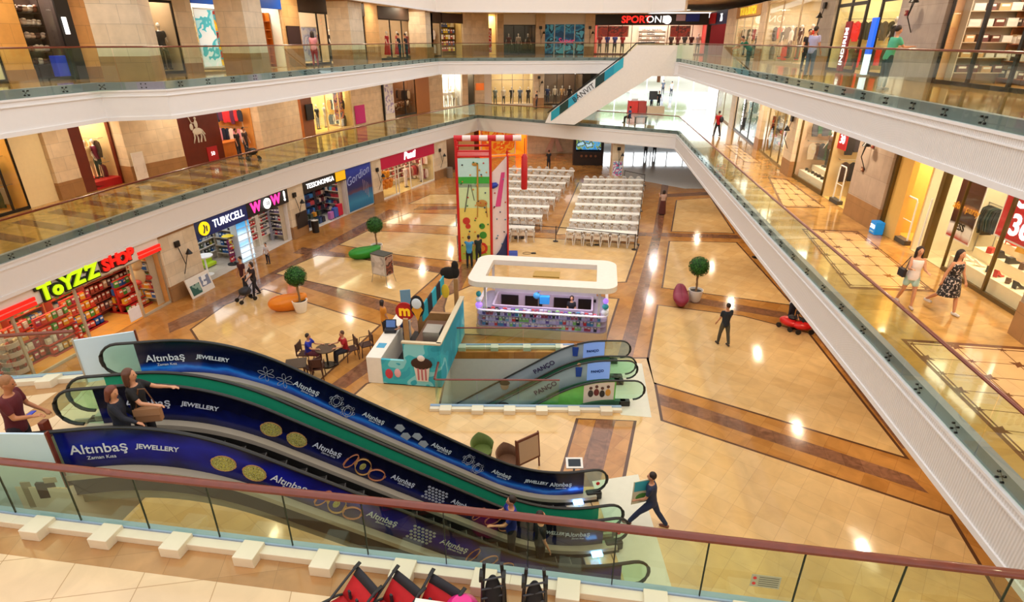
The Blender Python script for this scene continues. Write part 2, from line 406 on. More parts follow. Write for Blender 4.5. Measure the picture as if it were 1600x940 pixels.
# ground floor with inlaid bands
def GP(pts): return [U(x, y, 0)[:2] for x, y in pts]
creams = [
    [(300, 514), (352, 477), (412, 452), (592, 508), (500, 592), (330, 560)],
    [(432, 427), (497, 399), (560, 404), (686, 427), (633, 473)],
    [(531, 382), (574, 361), (640, 363), (713, 368), (716, 408), (620, 397)],
    [(594, 349), (640, 333), (712, 335), (712, 353)],
    [(640, 318), (672, 304), (715, 304), (715, 318)],
    [(768, 402), (800, 369), (997, 382), (977, 440), (950, 441), (735, 438)],
    [(700, 462), (735, 447), (965, 467), (945, 530), (700, 520), (695, 480)],
    [(1047, 377), (1150, 379), (1237, 476), (1036, 449)],
    [(1058, 313), (1110, 309), (1146, 364), (1050, 361)],
    [(1029, 477), (1160, 494), (1262, 520), (1413, 713), (1022, 597), (1014, 562)],
    [(574, 600), (700, 560), (1010, 560), (1022, 600), (1032, 657), (1483, 806), (1560, 935), (1700, 1100), (-300, 1100), (-120, 790), (60, 730), (380, 740), (555, 617)],
    [(800, 262), (893, 270), (880, 290), (800, 360), (770, 366)],
    [(905, 285), (1000, 285), (996, 362), (870, 366)],
]
darkl = []
for c in creams: darkl.append(c)
browns = [
    [(1041, 250), (1050, 250), (1034, 365), (1020, 365)], [(1020, 365), (1034, 365), (988, 560), (964, 560)],
    [(931, 656), (962, 656), (905, 950), (842, 950)],
    [(800, 357), (1152, 367), (1160, 373), (795, 362)], [(1068, 461), (1228, 488), (1240, 500), (1062, 470)],
    [(1022, 612), (1420, 742), (1452, 771), (1030, 632)],
    [(640, 505), (625, 545), (540, 606), (512, 604), (600, 540)],
    [(478, 434), (640, 482), (690, 500), (700, 515), (640, 500), (462, 444)],
    [(472, 386), (705, 420), (700, 430), (458, 395)],
    [(425, 425), (608, 327), (626, 330), (452, 425), (330, 492), (265, 520), (262, 505), (330, 474)],
    [(615, 342), (716, 342), (716, 349), (600, 350)], [(655, 322), (716, 322), (716, 327), (645, 328)],
    [(690, 465), (722, 412), (740, 412), (712, 470), (650, 520), (640, 505)],
    [(1150, 360), (1162, 368), (1440, 700), (1410, 700)],
    [(1040, 303), (1116, 299), (1118, 304), (1040, 308)],
]
mb = MB()
mb.prism([(-34, -8), (-2.45, -8), (-2.45, 92), (-34, 92)], -.3, 0, m_tan)
mb.prism([(3.45, -8), (34, -8), (34, 92), (3.45, 92)], -.3, 0, m_tan)
mb.prism([(-2.45, -8), (3.45, -8), (3.45, 16.0), (-2.45, 16.0)], -.3, 0, m_tan)
mb.prism([(-2.45, 19.7), (3.45, 19.7), (3.45, 92), (-2.45, 92)], -.3, 0, m_tan)
hole = (-2.45, 3.45, 16.0, 19.7)
def clip(pts, axis, val, keep_less):
    out = []
    for i in range(len(pts)):
        a, b = pts[i], pts[(i+1) % len(pts)]
        ia = (a[axis] <= val) == keep_less; ib = (b[axis] <= val) == keep_less
        if ia: out.append(a)
        if ia != ib:
            t = (val-a[axis])/(b[axis]-a[axis]); out.append((a[0]+(b[0]-a[0])*t, a[1]+(b[1]-a[1])*t))
    return out
def put(pts, z, m):
    xs = [p[0] for p in pts]; ys = [p[1] for p in pts]
    if max(xs) < hole[0] or min(xs) > hole[1] or max(ys) < hole[2] or min(ys) > hole[3]:
        mb.prism(pts, -.001, z, m); return
    L_ = clip(pts, 0, hole[0], True); R_ = clip(pts, 0, hole[1], False); M_ = clip(clip(pts, 0, hole[0], False), 0, hole[1], True)
    for q in (L_, R_, clip(M_, 1, hole[2], True), clip(M_, 1, hole[3], False)):
        if len(q) > 2: mb.prism(q, -.001, z, m)
def grow(pts, d):
    cx = sum(p[0] for p in pts)/len(pts); cy = sum(p[1] for p in pts)/len(pts)
    ar = sum(pts[i][0]*pts[(i+1) % len(pts)][1]-pts[(i+1) % len(pts)][0]*pts[i][1] for i in range(len(pts)))
    s = 1 if ar > 0 else -1; out = []; n = len(pts)
    for i in range(n):
        a, b, c = Vector(pts[i-1]), Vector(pts[i]), Vector(pts[(i+1) % n])
        n1 = Vector(((b-a).y, -(b-a).x)).normalized()*s; n2 = Vector(((c-b).y, -(c-b).x)).normalized()*s
        q = (n1+n2).normalized(); k = d/max(.4, q.dot(n1)); out.append(tuple(b+q*k))
    return out
for k, c in enumerate(browns[:2]+browns[3:]): put(GP(c), .0008+.00006*k if c not in browns[:2] else .006+.0001*k, m_brown)
for c in creams:
    g = GP(c); put(grow(g, .09), .0025, m_dark); put(g, .004, m_cream)
put(GP([(900, 653), (995, 657), (975, 760), (868, 760)]), .005, m_dark); put(GP([(904, 655), (990, 658), (969, 760), (873, 760)]), .0058, m_tan); put(GP([(931, 656), (962, 656), (936, 760), (898, 760)]), .0066, m_brown)
S('floor', mb)
# basement seen through the escalator pit
m_pit = mat('pit_wall_white', 'CFCFC4', .6)
mb = MB(); x0, x1, y0, y1 = hole
mb.box(x0-.3, x0, y0-.3, y1+.3, -4.6, -.3, m_pit); mb.box(x0-.3, x1+4, y1, y1+.3, -4.6, -.3, m_pit); mb.box(x0-.3, x1+4, y0-.3, y0, -4.6, -.3, m_pit); mb.box(x1+3.7, x1+4, y0, y1, -4.6, -.3, m_pit)
S('wall_pit', mb)
mb = MB(); mb.box(x0-.3, x1+4, y0-.3, y1+.3, -4.75, -4.6, m_grey); S('floor_basement', mb)
# ------------------------------------------------------------------ glass balustrades
def balustrade(Ln, zf, label, pitch=1.35, glass_bot=-.25, h=1.1, side=1, kerb=False, a=0, b=None, group=None, rail=.045, bolts=True, m_g=None):
    b = Ln.L if b is None else b
    p0 = Ln.at(a); t = T('glass_balustrade', label, 'railing', (p0[0], p0[1], zf), 0, group)
    O = Ln.off(-.025*side); n = max(1, round((b-a)/pitch))
    wr = MB()
    rp = []
    ss = sorted(set([a, b]+[c for c in Ln.c if a < c < b]))
    for s in ss: q = O.at(s); rp.append((q[0]-p0[0], q[1]-p0[1], h))
    wr.tube(rp, rail, 8, m_wood, sq=(1.15, .8)); wr.build('handrail', None, t, smooth=True)
    if kerb:
        for i in range(n+1):
            q = O.at(a+(b-a)*i/n); MB().box(q[0]-p0[0]-.006, q[0]-p0[0]+.006, q[1]-p0[1]-.012, q[1]-p0[1]+.012, glass_bot, h-.03, C('24301E')).build('glass_joint', None, t)
    for i in range(n):
        s0, s1 = a+(b-a)*i/n+.012, a+(b-a)*(i+1)/n-.012
        q0, q1 = O.at(s0), O.at(s1); dx, dy = q1[0]-q0[0], q1[1]-q0[1]; l = hypot(dx, dy); nx, ny = -dy/l*.006, dx/l*.006
        mb = MB(); mb.prism([(q0[0]-p0[0]+nx, q0[1]-p0[1]+ny), (q1[0]-p0[0]+nx, q1[1]-p0[1]+ny), (q1[0]-p0[0]-nx, q1[1]-p0[1]-ny), (q0[0]-p0[0]-nx, q0[1]-p0[1]-ny)], glass_bot, h-.02, m_g or m_glass)
        mb.build('glass_panel', None, t)
        if bolts:
            fb = MB(); nn = (nx/.006, ny/.006); q = lerp(q0, q1, .5); ux, uy = dx/l, dy/l
            for su in (-.07, .07):
                for zz in (-.06, -.18):
                    c = (q[0]-p0[0]+ux*su, q[1]-p0[1]+uy*su)
                    fb.tube([(c[0]-nn[0]*.03, c[1]-nn[1]*.03, zz), (c[0]+nn[0]*.03, c[1]+nn[1]*.03, zz)], .022, 6, m_blkmetal)
            for su in (-1, 1):
                fb.tube([(q[0]-p0[0]-ux*.07+nn[0]*.02*side, q[1]-p0[1]-uy*.07+nn[1]*.02*side, -.12-su*.06), (q[0]-p0[0]+ux*.07+nn[0]*.02*side, q[1]-p0[1]+uy*.07+nn[1]*.02*side, -.12+su*.06)], .012, 5, m_blkmetal)
            fb.build('glass_clamp', None, t)
    return t
balustrade(EL1, F1, 'long glass railing with wooden handrail along the left first floor walkway', a=1.0)
balustrade(EB1, F1, 'glass railing across the far end of the first floor')
balustrade(ER1, F1, 'long glass railing with wooden handrail along the right first floor walkway')
balustrade(EL2, F2, 'glass railing along the left second floor gallery above the shops', rail=.035)
balustrade(EB2, F2, 'glass railing across the far end of the top gallery', rail=.035)
balustrade(ER2, F2, 'glass railing along the right second floor gallery', rail=.035)
m_nglass = glass('near_rail_glass', (.86, .93, .80, 1), .07)
balustrade(NR, F1, 'near glass railing with red-brown wooden handrail crossing the foreground', pitch=1.12, glass_bot=.135, h=1.1, bolts=False, m_g=m_nglass, rail=.055, kerb=True)
balustrade(LN, F1, 'glass railing on the far side of the escalator landing at left', glass_bot=.135, h=1.1, bolts=False, b=LN.px(120, 5.6))
mb = MB(); e0, e1 = EL1.off(.45), EL1.off(3.3); k = 2.0
while k < EL1.L-6:
    mb.prism([e0.at(k/EL1.L*e0.L), e0.at((k+.55)/EL1.L*e0.L), e1.at((k+.9)/EL1.L*e1.L), e1.at((k+.35)/EL1.L*e1.L)], F1-.001, F1+.002, m_brown); k += 1.5
S('floor_reflection_bars', mb)  # reflections on the walkway, laid as brown bars
# inlaid lattice carpets of the right walkway
m_rose_in = mat('inlay_brown', '6E4426', .2, noise=.2); m_inl = tile('inlay_pale', 'E6BE86', 'DEB478', .8, .8, .12, 0, 'C49A60', .004, .1, coat=.3)
mb = MB(); z = F1
def bar(a, b, w_, zz, m): dx, dy = b[0]-a[0], b[1]-a[1]; l = hypot(dx, dy); nx, ny = -dy/l*w_/2, dx/l*w_/2; mb.prism([(a[0]+nx, a[1]+ny), (b[0]+nx, b[1]+ny), (b[0]-nx, b[1]-ny), (a[0]-nx, a[1]-ny)], z-.001, z+zz, m)
for qd, nu, nv in (([(1200, 277), (1228, 279), (1291, 325), (1222, 324)], 5, 3), ([(1252, 357), (1340, 361), (1462, 456), (1328, 451)], 6, 3), ([(1407, 529), (1640, 545), (1900, 760), (1600, 720)], 6, 3), ([(1130, 225), (1150, 226), (1190, 255), (1165, 254)], 5, 3)):
    P = [U(x_, y_, F1)[:2] for x_, y_ in qd]; mb.prism(P, z-.001, z+.002, m_rose_in)
    cx_, cy_ = sum(p[0] for p in P)/4, sum(p[1] for p in P)/4; Q = [lerp(p, (cx_, cy_), .06) for p in P]; mb.prism(Q, z-.001, z+.003, m_inl); Q = [lerp(p, (cx_, cy_), .10) for p in P]
    for k in range(4): bar(Q[k], Q[(k+1) % 4], .04, .004, m_rose_in)
    F = lambda u, v: lerp(lerp(Q[0], Q[3], u), lerp(Q[1], Q[2], u), v)
    for i in range(nu+1): bar(F(i/nu, 0), F(i/nu, 1), .02, .0045, m_rose_in)
    for j in range(1, nv): bar(F(0, j/nv), F(1, j/nv), .02, .0048, m_rose_in)
    for i in range(nu+1):
        for j in range(nv+1):
            c_ = F(i/nu, j/nv); r_ = .13 if (i+j) % 2 else .07; mb.prism([(c_[0]+r_*(1.35 if k % 2 else .6)*cos(k*pi/4), c_[1]+r_*(1.35 if k % 2 else .6)*sin(k*pi/4)) for k in range(8)], z-.001, z+.0055, m_rose_in)
S('floor_inlay', mb)
# kerbs with marble blocks
def kerb(Ln, label, n, a=0, b=None, side=1, z=F1, blk=.3):
    b = Ln.L if b is None else b; p0 = Ln.at(a); t = T('marble_kerb', label, 'kerb', (p0[0], p0[1], z))
    O = Ln.off(-.05*side); I = Ln.off(-.2*side); J = Ln.off(-.36*side); mb = MB(); K = Ln.off(.06*side)
    ss = sorted(set([a, b]+[c for c in Ln.c if a < c < b]))
    for s0, s1 in zip(ss, ss[1:]):
        mb.prism([(q[0]-p0[0], q[1]-p0[1]) for q in (O.at(s0), O.at(s1), I.at(s1), I.at(s0))], 0, .11, m_kerb)
    mb.build('kerb_rail', None, t, bevel=.008)
    gb = MB(); m_ch = C('93A9C6', rough=.3)  # bluish reflection along the kerb is put into the channel colour
    for s0, s1 in zip(ss, ss[1:]): gb.prism([(q[0]-p0[0], q[1]-p0[1]) for q in (O.at(s0), O.at(s1), K.at(s1), K.at(s0))], 0, .13, m_ch)
    gb.build('glass_channel', None, t)
    for i in range(n):
        s = a+(b-a)*(i+.5)/n; q = [O.at(s-blk/2), O.at(s+blk/2), J.at(s+blk/2), J.at(s-blk/2)]
        MB().prism([(c[0]-p0[0], c[1]-p0[1]) for c in q], 0, .17, m_kerb).build('kerb_block', None, t, bevel=.01)
    return t
nk = NR.L; kerb(NR, 'white marble kerb with square blocks under the near glass railing', round(nk/1.12), side=1)
kerb(LN, 'white marble kerb with blocks beyond the escalator landing', 8, b=LN.px(140, 4.6), side=1)
# frosted light panels beside the escalator landing
m_frost = mat('frosted_panel', 'CFE6F4', .25, noise=.02)
# ------------------------------------------------------------------ people
SKIN = mat('skin', 'C98F6C', .55, noise=.05)
HAIRB = mat('hair_dark', '2A1A12', .6, noise=.3, nscale=40); HAIRBR = mat('hair_brown', '5A3420', .55, noise=.35, nscale=40)
m_shoe = mat('shoe_dark', '2B211C', .5)
def rot2(v, ax, a): return Matrix.Rotation(a, 3, ax) @ v
def remeshed(mb, name, m, parent, vox, smooth=2):
    me0 = mb.mesh(name, m); w_ = bpy.data.objects.new(name, me0)
    md = w_.modifiers.new('r', 'REMESH'); md.mode = 'VOXEL'; md.voxel_size = vox
    sm = w_.modifiers.new('s', 'SMOOTH'); sm.iterations = smooth; sm.factor = .5
    me = evaluate(w_); bpy.data.objects.remove(w_); bpy.data.meshes.remove(me0); me.name = name
    o = bpy.data.objects.new(name, me); COL.objects.link(o); o.parent = parent
    me.polygons.foreach_set('use_smooth', [True]*len(me.polygons))
    if not me.materials: me.materials.append(m)
    return o
def limb(mb, a, b, ra, rb, n=10):
    a, b = Vector(a), Vector(b); mb.tube([a, lerpv(a, b, .35), lerpv(a, b, .7), b], [ra, ra*.98+rb*.04, ra*.4+rb*.62, rb], n); mb.sph(a, ra, 10, 6); mb.sph(b, rb, 10, 6)
def lerpv(a, b, t): return a+(b-a)*t
def torso_loft(mb, pts, n=14):   # (centre, half width, half depth, side axis, front axis)
    vs = []; fs = []
    for c, rw, rd, sx, fy in pts:
        for i in range(n):
            a = 2*pi*i/n; vs.append(tuple(c+sx*(cos(a)*rw)+fy*(sin(a)*rd)))
    for k in range(len(pts)-1):
        for i in range(n): fs.append((k*n+i, k*n+(i+1) % n, (k+1)*n+(i+1) % n, (k+1)*n+i))
    fs.append(list(range(n))[::-1]); fs.append([(len(pts)-1)*n+i for i in range(n)])
    mb.add(vs, fs)
def person(label, loc, face, h=1.72, top='303030', bottom='2A2A30', hair=HAIRB, hairlen=0, skirt=None, sleeve=1, lean=0, larm=(8, 8, 12), rarm=(8, 8, 12), lleg=(0, 3, 0), rleg=(0, 3, 0), turn=0, shorts=False, vox=.024, fem=False, bag=None, group=None, name='person', skin=None, shoe=None, hat=None, bald=False, cat='person', nod=0, bag_label=None, dressm=None):
    """face: heading in degrees, 0 looks to +y, 90 to -x. arms and legs: forward swing, outward swing, bend."""
    skin = skin or SKIN
    t = T(name, label, cat, loc, R(face), group); k = h/1.72
    X = Vector((1, 0, 0)); Z = Vector((0, 0, 1)); Y = Vector((0, 1, 0))
    pel = Vector((0, 0, .93*k)); hw = (.165 if fem else .155)*k; sw = (.155 if fem else .185)*k
    legs = {}
    for sd, (fw, ou, bd) in ((-1, lleg), (1, rleg)):
        hip = pel+Vector((sd*.088*k, 0, -.03*k))
        d = rot2(rot2(-Z, 'X', R(fw)), 'Y', -sd*R(ou)); d2 = rot2(rot2(-Z, 'X', R(fw-bd)), 'Y', -sd*R(ou*.5))
        kn = hip+d*.43*k; an = kn+d2*.41*k
        legs[sd] = (hip, kn, an, d2)
    low = min(l[2].z for l in legs.values())-.075*k
    sh = Vector((0, 0, -low))
    pel = pel+sh; legs = {s: (a+sh, b+sh, c+sh, d) for s, (a, b, c, d) in legs.items()}
    up = rot2(Z, 'X', -R(lean)); fr = rot2(Y, 'X', -R(lean))
    chest = pel+up*.34*k; neck = pel+up*.53*k
    hup = rot2(rot2(Z, 'X', -R(lean*.4+nod)), 'Z', R(turn)); hf = rot2(rot2(Y, 'X', -R(lean*.4+nod)), 'Z', R(turn)); hx = hf.cross(hup)
    head = neck+up*.06*k+hup*.13*k
    arms = {}
    for sd, (fw, ou, bd) in ((-1, larm), (1, rarm)):
        s = neck-up*.05*k+X*sd*sw
        d = rot2(rot2(-Z, 'X', R(fw-lean*.6)), 'Y', -sd*R(ou)); d2 = rot2(rot2(-Z, 'X', R(fw-lean*.6+bd)), 'Y', -sd*R(ou*.3-4 if bd > 30 else ou))
        el = s+d*.28*k; wr = el+d2*.245*k
        arms[sd] = (s, el, wr, d2)
    def trunk(mb, g=0, z0=-.10, z1=.53, n=14):
        rows = [(-.12, hw*.92, .105), (-.04, hw, .115), (.08, hw*.88, .105), (.18, (.128 if fem else .15)*k/k, .095), (.30, .15 if fem else .165, .112 if not fem else .12), (.40, .16 if fem else .18, .115), (.475, .145 if fem else .165, .09), (.51, .12, .078), (.535, .062, .06)]
        pts = [(pel+up*(q*k), (rw*(1 if i < 3 else k))+g, rd*k+g, X, fr) for i, (q, rw, rd) in enumerate(rows) if z0 <= q <= z1]
        torso_loft(mb, pts, n)
    b = MB(); trunk(b)
    limb(b, neck-up*.03*k, neck+hup*.09*k, .052*k, .05*k)
    # head with jaw, nose, ears, eye sockets
    M = Matrix((hx, hf, hup)).transposed()
    def hp(x, y, z): return head+M @ Vector((x*k, y*k, z*k))
    hb = MB(); hb.sph((0, 0, 0), (.075*k, .095*k, .115*k), 16, 12)
    b.add([tuple(head+M @ Vector(v)) for v in hb.v], hb.f)
    hb = MB(); hb.sph((0, .03*k, -.06*k), (.055*k, .06*k, .06*k), 12, 8); b.add([tuple(head+M @ Vector(v)) for v in hb.v], hb.f)
    limb(b, hp(0, .09, .015), hp(0, .112, -.02), .011*k, .016*k, 6)
    for s in (-1, 1): b.sph(hp(s*.078, -.005, -.005), (.014*k, .02*k, .03*k), 8, 6)
    for sd, (s, el, wr, d2) in arms.items():
        limb(b, s, el, .048*k, .038*k); limb(b, el, wr, .037*k, .026*k)
        pc = wr+d2*.045*k; side = d2.cross(Y if abs(d2.y) < .9 else Z).normalized(); pn = d2.cross(side).normalized()
        limb(b, wr+d2*.01*k+side*.015*k, wr+d2*.08*k+side*.02*k, .022*k, .018*k, 8); limb(b, wr+d2*.01*k-side*.015*k, wr+d2*.08*k-side*.02*k, .022*k, .018*k, 8)
        fr_ = max(.009*k, vox*.48)
        for i, (o, l) in enumerate(((-.033, .055), (-.011, .07), (.011, .075), (.033, .065))):
            a = wr+d2*.085*k+side*o*k; m_ = a+d2*l*.55*k+pn*.012*k; limb(b, a, m_, fr_, fr_*.95, 6); limb(b, m_, m_+d2*l*.4*k+pn*.025*k, fr_*.95, fr_*.85, 6)
        a = wr+d2*.03*k-side*.03*k*sd; m_ = a-side*sd*.03*k+d2*.03*k; limb(b, a, m_, fr_*1.1, fr_, 6); limb(b, m_, m_+d2*.03*k, fr_, fr_*.9, 6)
    for sd, (hp_, kn, an, d2) in legs.items():
        limb(b, hp_, kn, .082*k, .052*k); limb(b, kn, an, .052*k, .034*k)
        limb(b, an+Vector((0, -.03*k, -.035*k)), an+Vector((0, .14*k, -.045*k)), .034*k, .026*k)
    body = remeshed(b, 'body', skin, t, vox)
    # eyes
    eb = MB(); 
    for s in (-1, 1): eb.sph(hp(s*.03, .083, .012), (.011*k, .008*k, .008*k), 8, 6)
    if vox < .03: eb.build('eyes', C('241A16'), t, smooth=True); mo = MB(); mo.sph(hp(0, .092, -.062), (.024*k, .008*k, .007*k), 8, 6); mo.build('mouth', C('9A4A40'), t, smooth=True)
    # clothes
    if dressm or top:
        c = MB(); trunk(c, .014*k+.004, -.13, .52 if sleeve else .5)
        if sleeve:
            for sd, (s, el, wr, d2) in arms.items():
                limb(c, s, lerpv(s, el, .6) if sleeve == 1 else el, .062*k, .055*k)
                if sleeve == 2: limb(c, el, lerpv(el, wr, .92), .052*k, .038*k)
        if dressm or skirt:
            pass
        remeshed(c, 'dress_top' if dressm else 'shirt', dressm or C(top, rough=.8, noise=.12), t, vox)
    if skirt:
        ln, wd, colr = skirt; c = MB(); pts = []
        for i in range(7):
            f = i/6; zc = pel-up*0*f+Vector((0, 0, .10*k-(ln+.10)*k*f)); w_ = hw+.02+(wd-hw)*f**.8
            fx = (legs[-1][1].y+legs[1][1].y)/2*f*.5; pts.append((zc+Vector((0, fx, 0)), w_, w_*.8, X, Y))
        torso_loft(c, pts, 20); remeshed(c, 'skirt', dressm or C(colr, rough=.8), t, vox)
    elif bottom:
        c = MB(); trunk(c, .014*k, -.12, .08)
        for sd, (hp_, kn, an, d2) in legs.items():
            if shorts: limb(c, hp_, lerpv(hp_, kn, .5), .098*k, .092*k)
            else: limb(c, hp_, kn, .096*k, .068*k); limb(c, kn, lerpv(kn, an, .93), .068*k, .056*k)
        remeshed(c, 'shorts' if shorts else 'trousers', C(bottom, rough=.85, noise=.12), t, vox)
    for sd, (hp_, kn, an, d2) in legs.items():
        c = MB(); limb(c, an+Vector((0, -.035*k, -.038*k)), an+Vector((0, .15*k, -.042*k)), .043*k, .036*k); c.box(an.x-.035*k, an.x+.035*k, an.y-.06*k, an.y+.17*k, an.z-.075*k, an.z-.06*k)
        remeshed(c, 'shoe', shoe or m_shoe, t, min(vox, .02))
    if not bald:
        c = MB(); hb = MB(); hb.sph((0, -.022*k, .03*k), (.088*k, .098*k, .108*k), 14, 10)
        c.add([tuple(head+M @ Vector(v)) for v in hb.v], hb.f)
        if hairlen:
            for i in range(7):
                a = (i-3)*.62; px_, py_ = sin(a)*.075, -.03-cos(a)*.065
                limb(c, hp(px_, py_, .05), hp(px_*1.25, py_*1.1, -hairlen), .034*k, .022*k, 8)
        remeshed(c, 'hair', hair, t, vox)
    if hat: 
        c = MB(); c.sph(hp(0, 0, .09), (.1*k, .11*k, .06*k), 12, 8); c.build('cap', C(hat), t, smooth=True)
    if bag:
        c = MB(); s, el, wr, d2 = arms[1]; q = wr+Vector((0, 0, -.2*k)); c.box(q.x-.05, q.x+.05, q.y-.16, q.y+.16, q.z-.13, q.z+.1); c.tube([q+Vector((0, -.1, .1)), q+Vector((0, -.05, .24)), q+Vector((0, .05, .24)), q+Vector((0, .1, .1))], .01, 6); 
        o = c.build('handbag', C(bag), None, bevel=.02); o.parent = None
        o.location = loc; o.rotation_euler = (0, 0, R(face)); tag(o, bag_label or 'handbag hanging beside the walking woman', 'bag')
    t['_h'] = head[2]; t['_wr'] = [list(arms[s][2]) for s in (-1, 1)]
    del t['_h']
    wrw = {s: Matrix.Translation(loc) @ Matrix.Rotation(R(face), 4, 'Z') @ arms[s][2] for s in (-1, 1)}
    del t['_wr']
    return t, wrw
def at(x, y, z): return U(x, y, z)
# ------------------------------------------------------------------ shop bays
class Bay:
    def __init__(s, Ln, z, xa, xb, h):
        a, b = Ln.px(xa, z), Ln.px(xb, z); s.init(Ln.at(a), Ln.at(b), z, h)
    def init(s, A, B, z, h):
        s.P0, s.P1 = A, B
        s.w = hypot(s.P1[0]-s.P0[0], s.P1[1]-s.P0[1]); s.a = atan2(s.P1[1]-s.P0[1], s.P1[0]-s.P0[0]); s.z = z; s.h = h; return s
    def W(s, u, d, z=0): return (s.P0[0]+cos(s.a)*u-sin(s.a)*d, s.P0[1]+sin(s.a)*u+cos(s.a)*d, s.z+z)
    def put(s, o, u, d, z=0, rz=0): o.location = s.W(u, d, z); o.rotation_euler = (0, 0, s.a+rz); return o
    def T(s, name, label, cat, u, d, z=0, rz=0, group=None): return s.put(T(name, label, cat, (0, 0, 0), 0, group), u, d, z, rz)
def bayAB(A, B, z, h): return Bay.__new__(Bay).init(A, B, z, h)
side_of = {'L': 'wall_left', 'B': 'wall_back', 'R': 'wall_right'}
def pier(b, sd, m=None, out=.12, dep=.5, base=.75, cap=0, mb_=None, brown=None):
    mb = MB(); mb.box(0, b.w, -out, dep, 0, b.h, m or m_stone)
    if base: mb.box(-.01, b.w+.01, -out-.015, dep, 0, base, m_stonedk)
    if cap: mb.box(-.01, b.w+.01, -out-.015, dep, b.h-cap, b.h, m_stonedk)
    return b.put(S(side_of[sd], mb), 0, 0)
m_shopceil = mat('shop_ceiling', 'F2E9DA', .7, noise=.02)
LIGHTS = []
def shell(b, sd, wallc='E8D3A8', floorc='D8B88C', D=3.5, power=None, lc=(1, .82, .6), head=.0, warm=True, backc=None, lh=None):
    """the room behind a shop front: floor, side walls, back wall, ceiling with a lamp"""
    mb = MB(); w, h = b.w, b.h; mw = C(wallc, rough=.7)
    mb.box(0, .06, .05, D, 0, h, mw); mb.box(w-.06, w, .05, D, 0, h, mw); mb.box(0, w, D, D+.1, 0, h, C(backc, rough=.7) if backc else mw)
    mb.box(0, w, .0, D, h-.06, h, m_shopceil); b.put(S(side_of[sd], mb), 0, 0)
    fb = MB().box(0.06, w-.06, 0, D, 0, .012, tile('shop_floor_'+floorc+str(len(MATS)), floorc, floorc, .6, .6, .2, 0, '9A8060', .004, .08)); b.put(S('floor_shop', fb), 0, 0)
    P = power if power is not None else 26*w*D/6
    z = (lh or h-.16)
    o = area(b.W(w/2, D*.45, z), w*.8, D*.6, P, lc); o.rotation_euler = (0, 0, b.a)
    fx = MB(); fx.box(-w*.4, w*.4, -D*.3, D*.3, 0, .05, C('E8E4DA')); 
def front(b, label, frame=m_blkmetal, n=3, door=None, z0=.0, z1=None, fw=.06, bars=(), plinth=.12):
    """glazed shop front: posts, rails and panes; door = (u0, u1) left open"""
    z1 = z1 or b.h-.7
    t = b.T('storefront', label, 'shop front', 0, 0)
    fr = MB(); us = [b.w*i/n for i in range(n+1)]
    if door: us = sorted([u for u in us if not (door[0]-.3 < u < door[1]+.3)]+list(door))
    for u in us: fr.box(max(0, u-fw/2), min(b.w, u+fw/2), -.03, .05, 0, z1)
    fr.box(0, b.w, -.03, .05, z1-fw, z1)
    for u0, u1 in zip(us, us[1:]):
        if door and u0 >= door[0]-.01 and u1 <= door[1]+.01: continue
        fr.box(u0, u1, -.03, .05, 0, plinth)
        for zb in bars: fr.box(u0, u1, -.02, .04, zb-fw/2, zb+fw/2)
        MB().box(u0+fw/2, u1-fw/2, .0, .012, plinth, z1-fw, m_shopglass).build('window_pane', None, t)
    fr.build('frame', frame, t)
    return t
def sign(b, label, m, u0, u1, z0, z1, words=(), d=-.14, dep=.18, emit=0):
    t = b.T('shop_sign', label, 'sign', u0, d, z0)
    MB().box(0, u1-u0, 0, dep, 0, z1-z0, m).build('sign_board', None, t, bevel=.01)
    for w in words:
        s, size, mm, uu, zz = w[:5]; kw = w[5] if len(w) > 5 else {}
        text(s, size, .015, mm, t, (uu, -.02, zz), **kw)
    return t
GOODS = {}
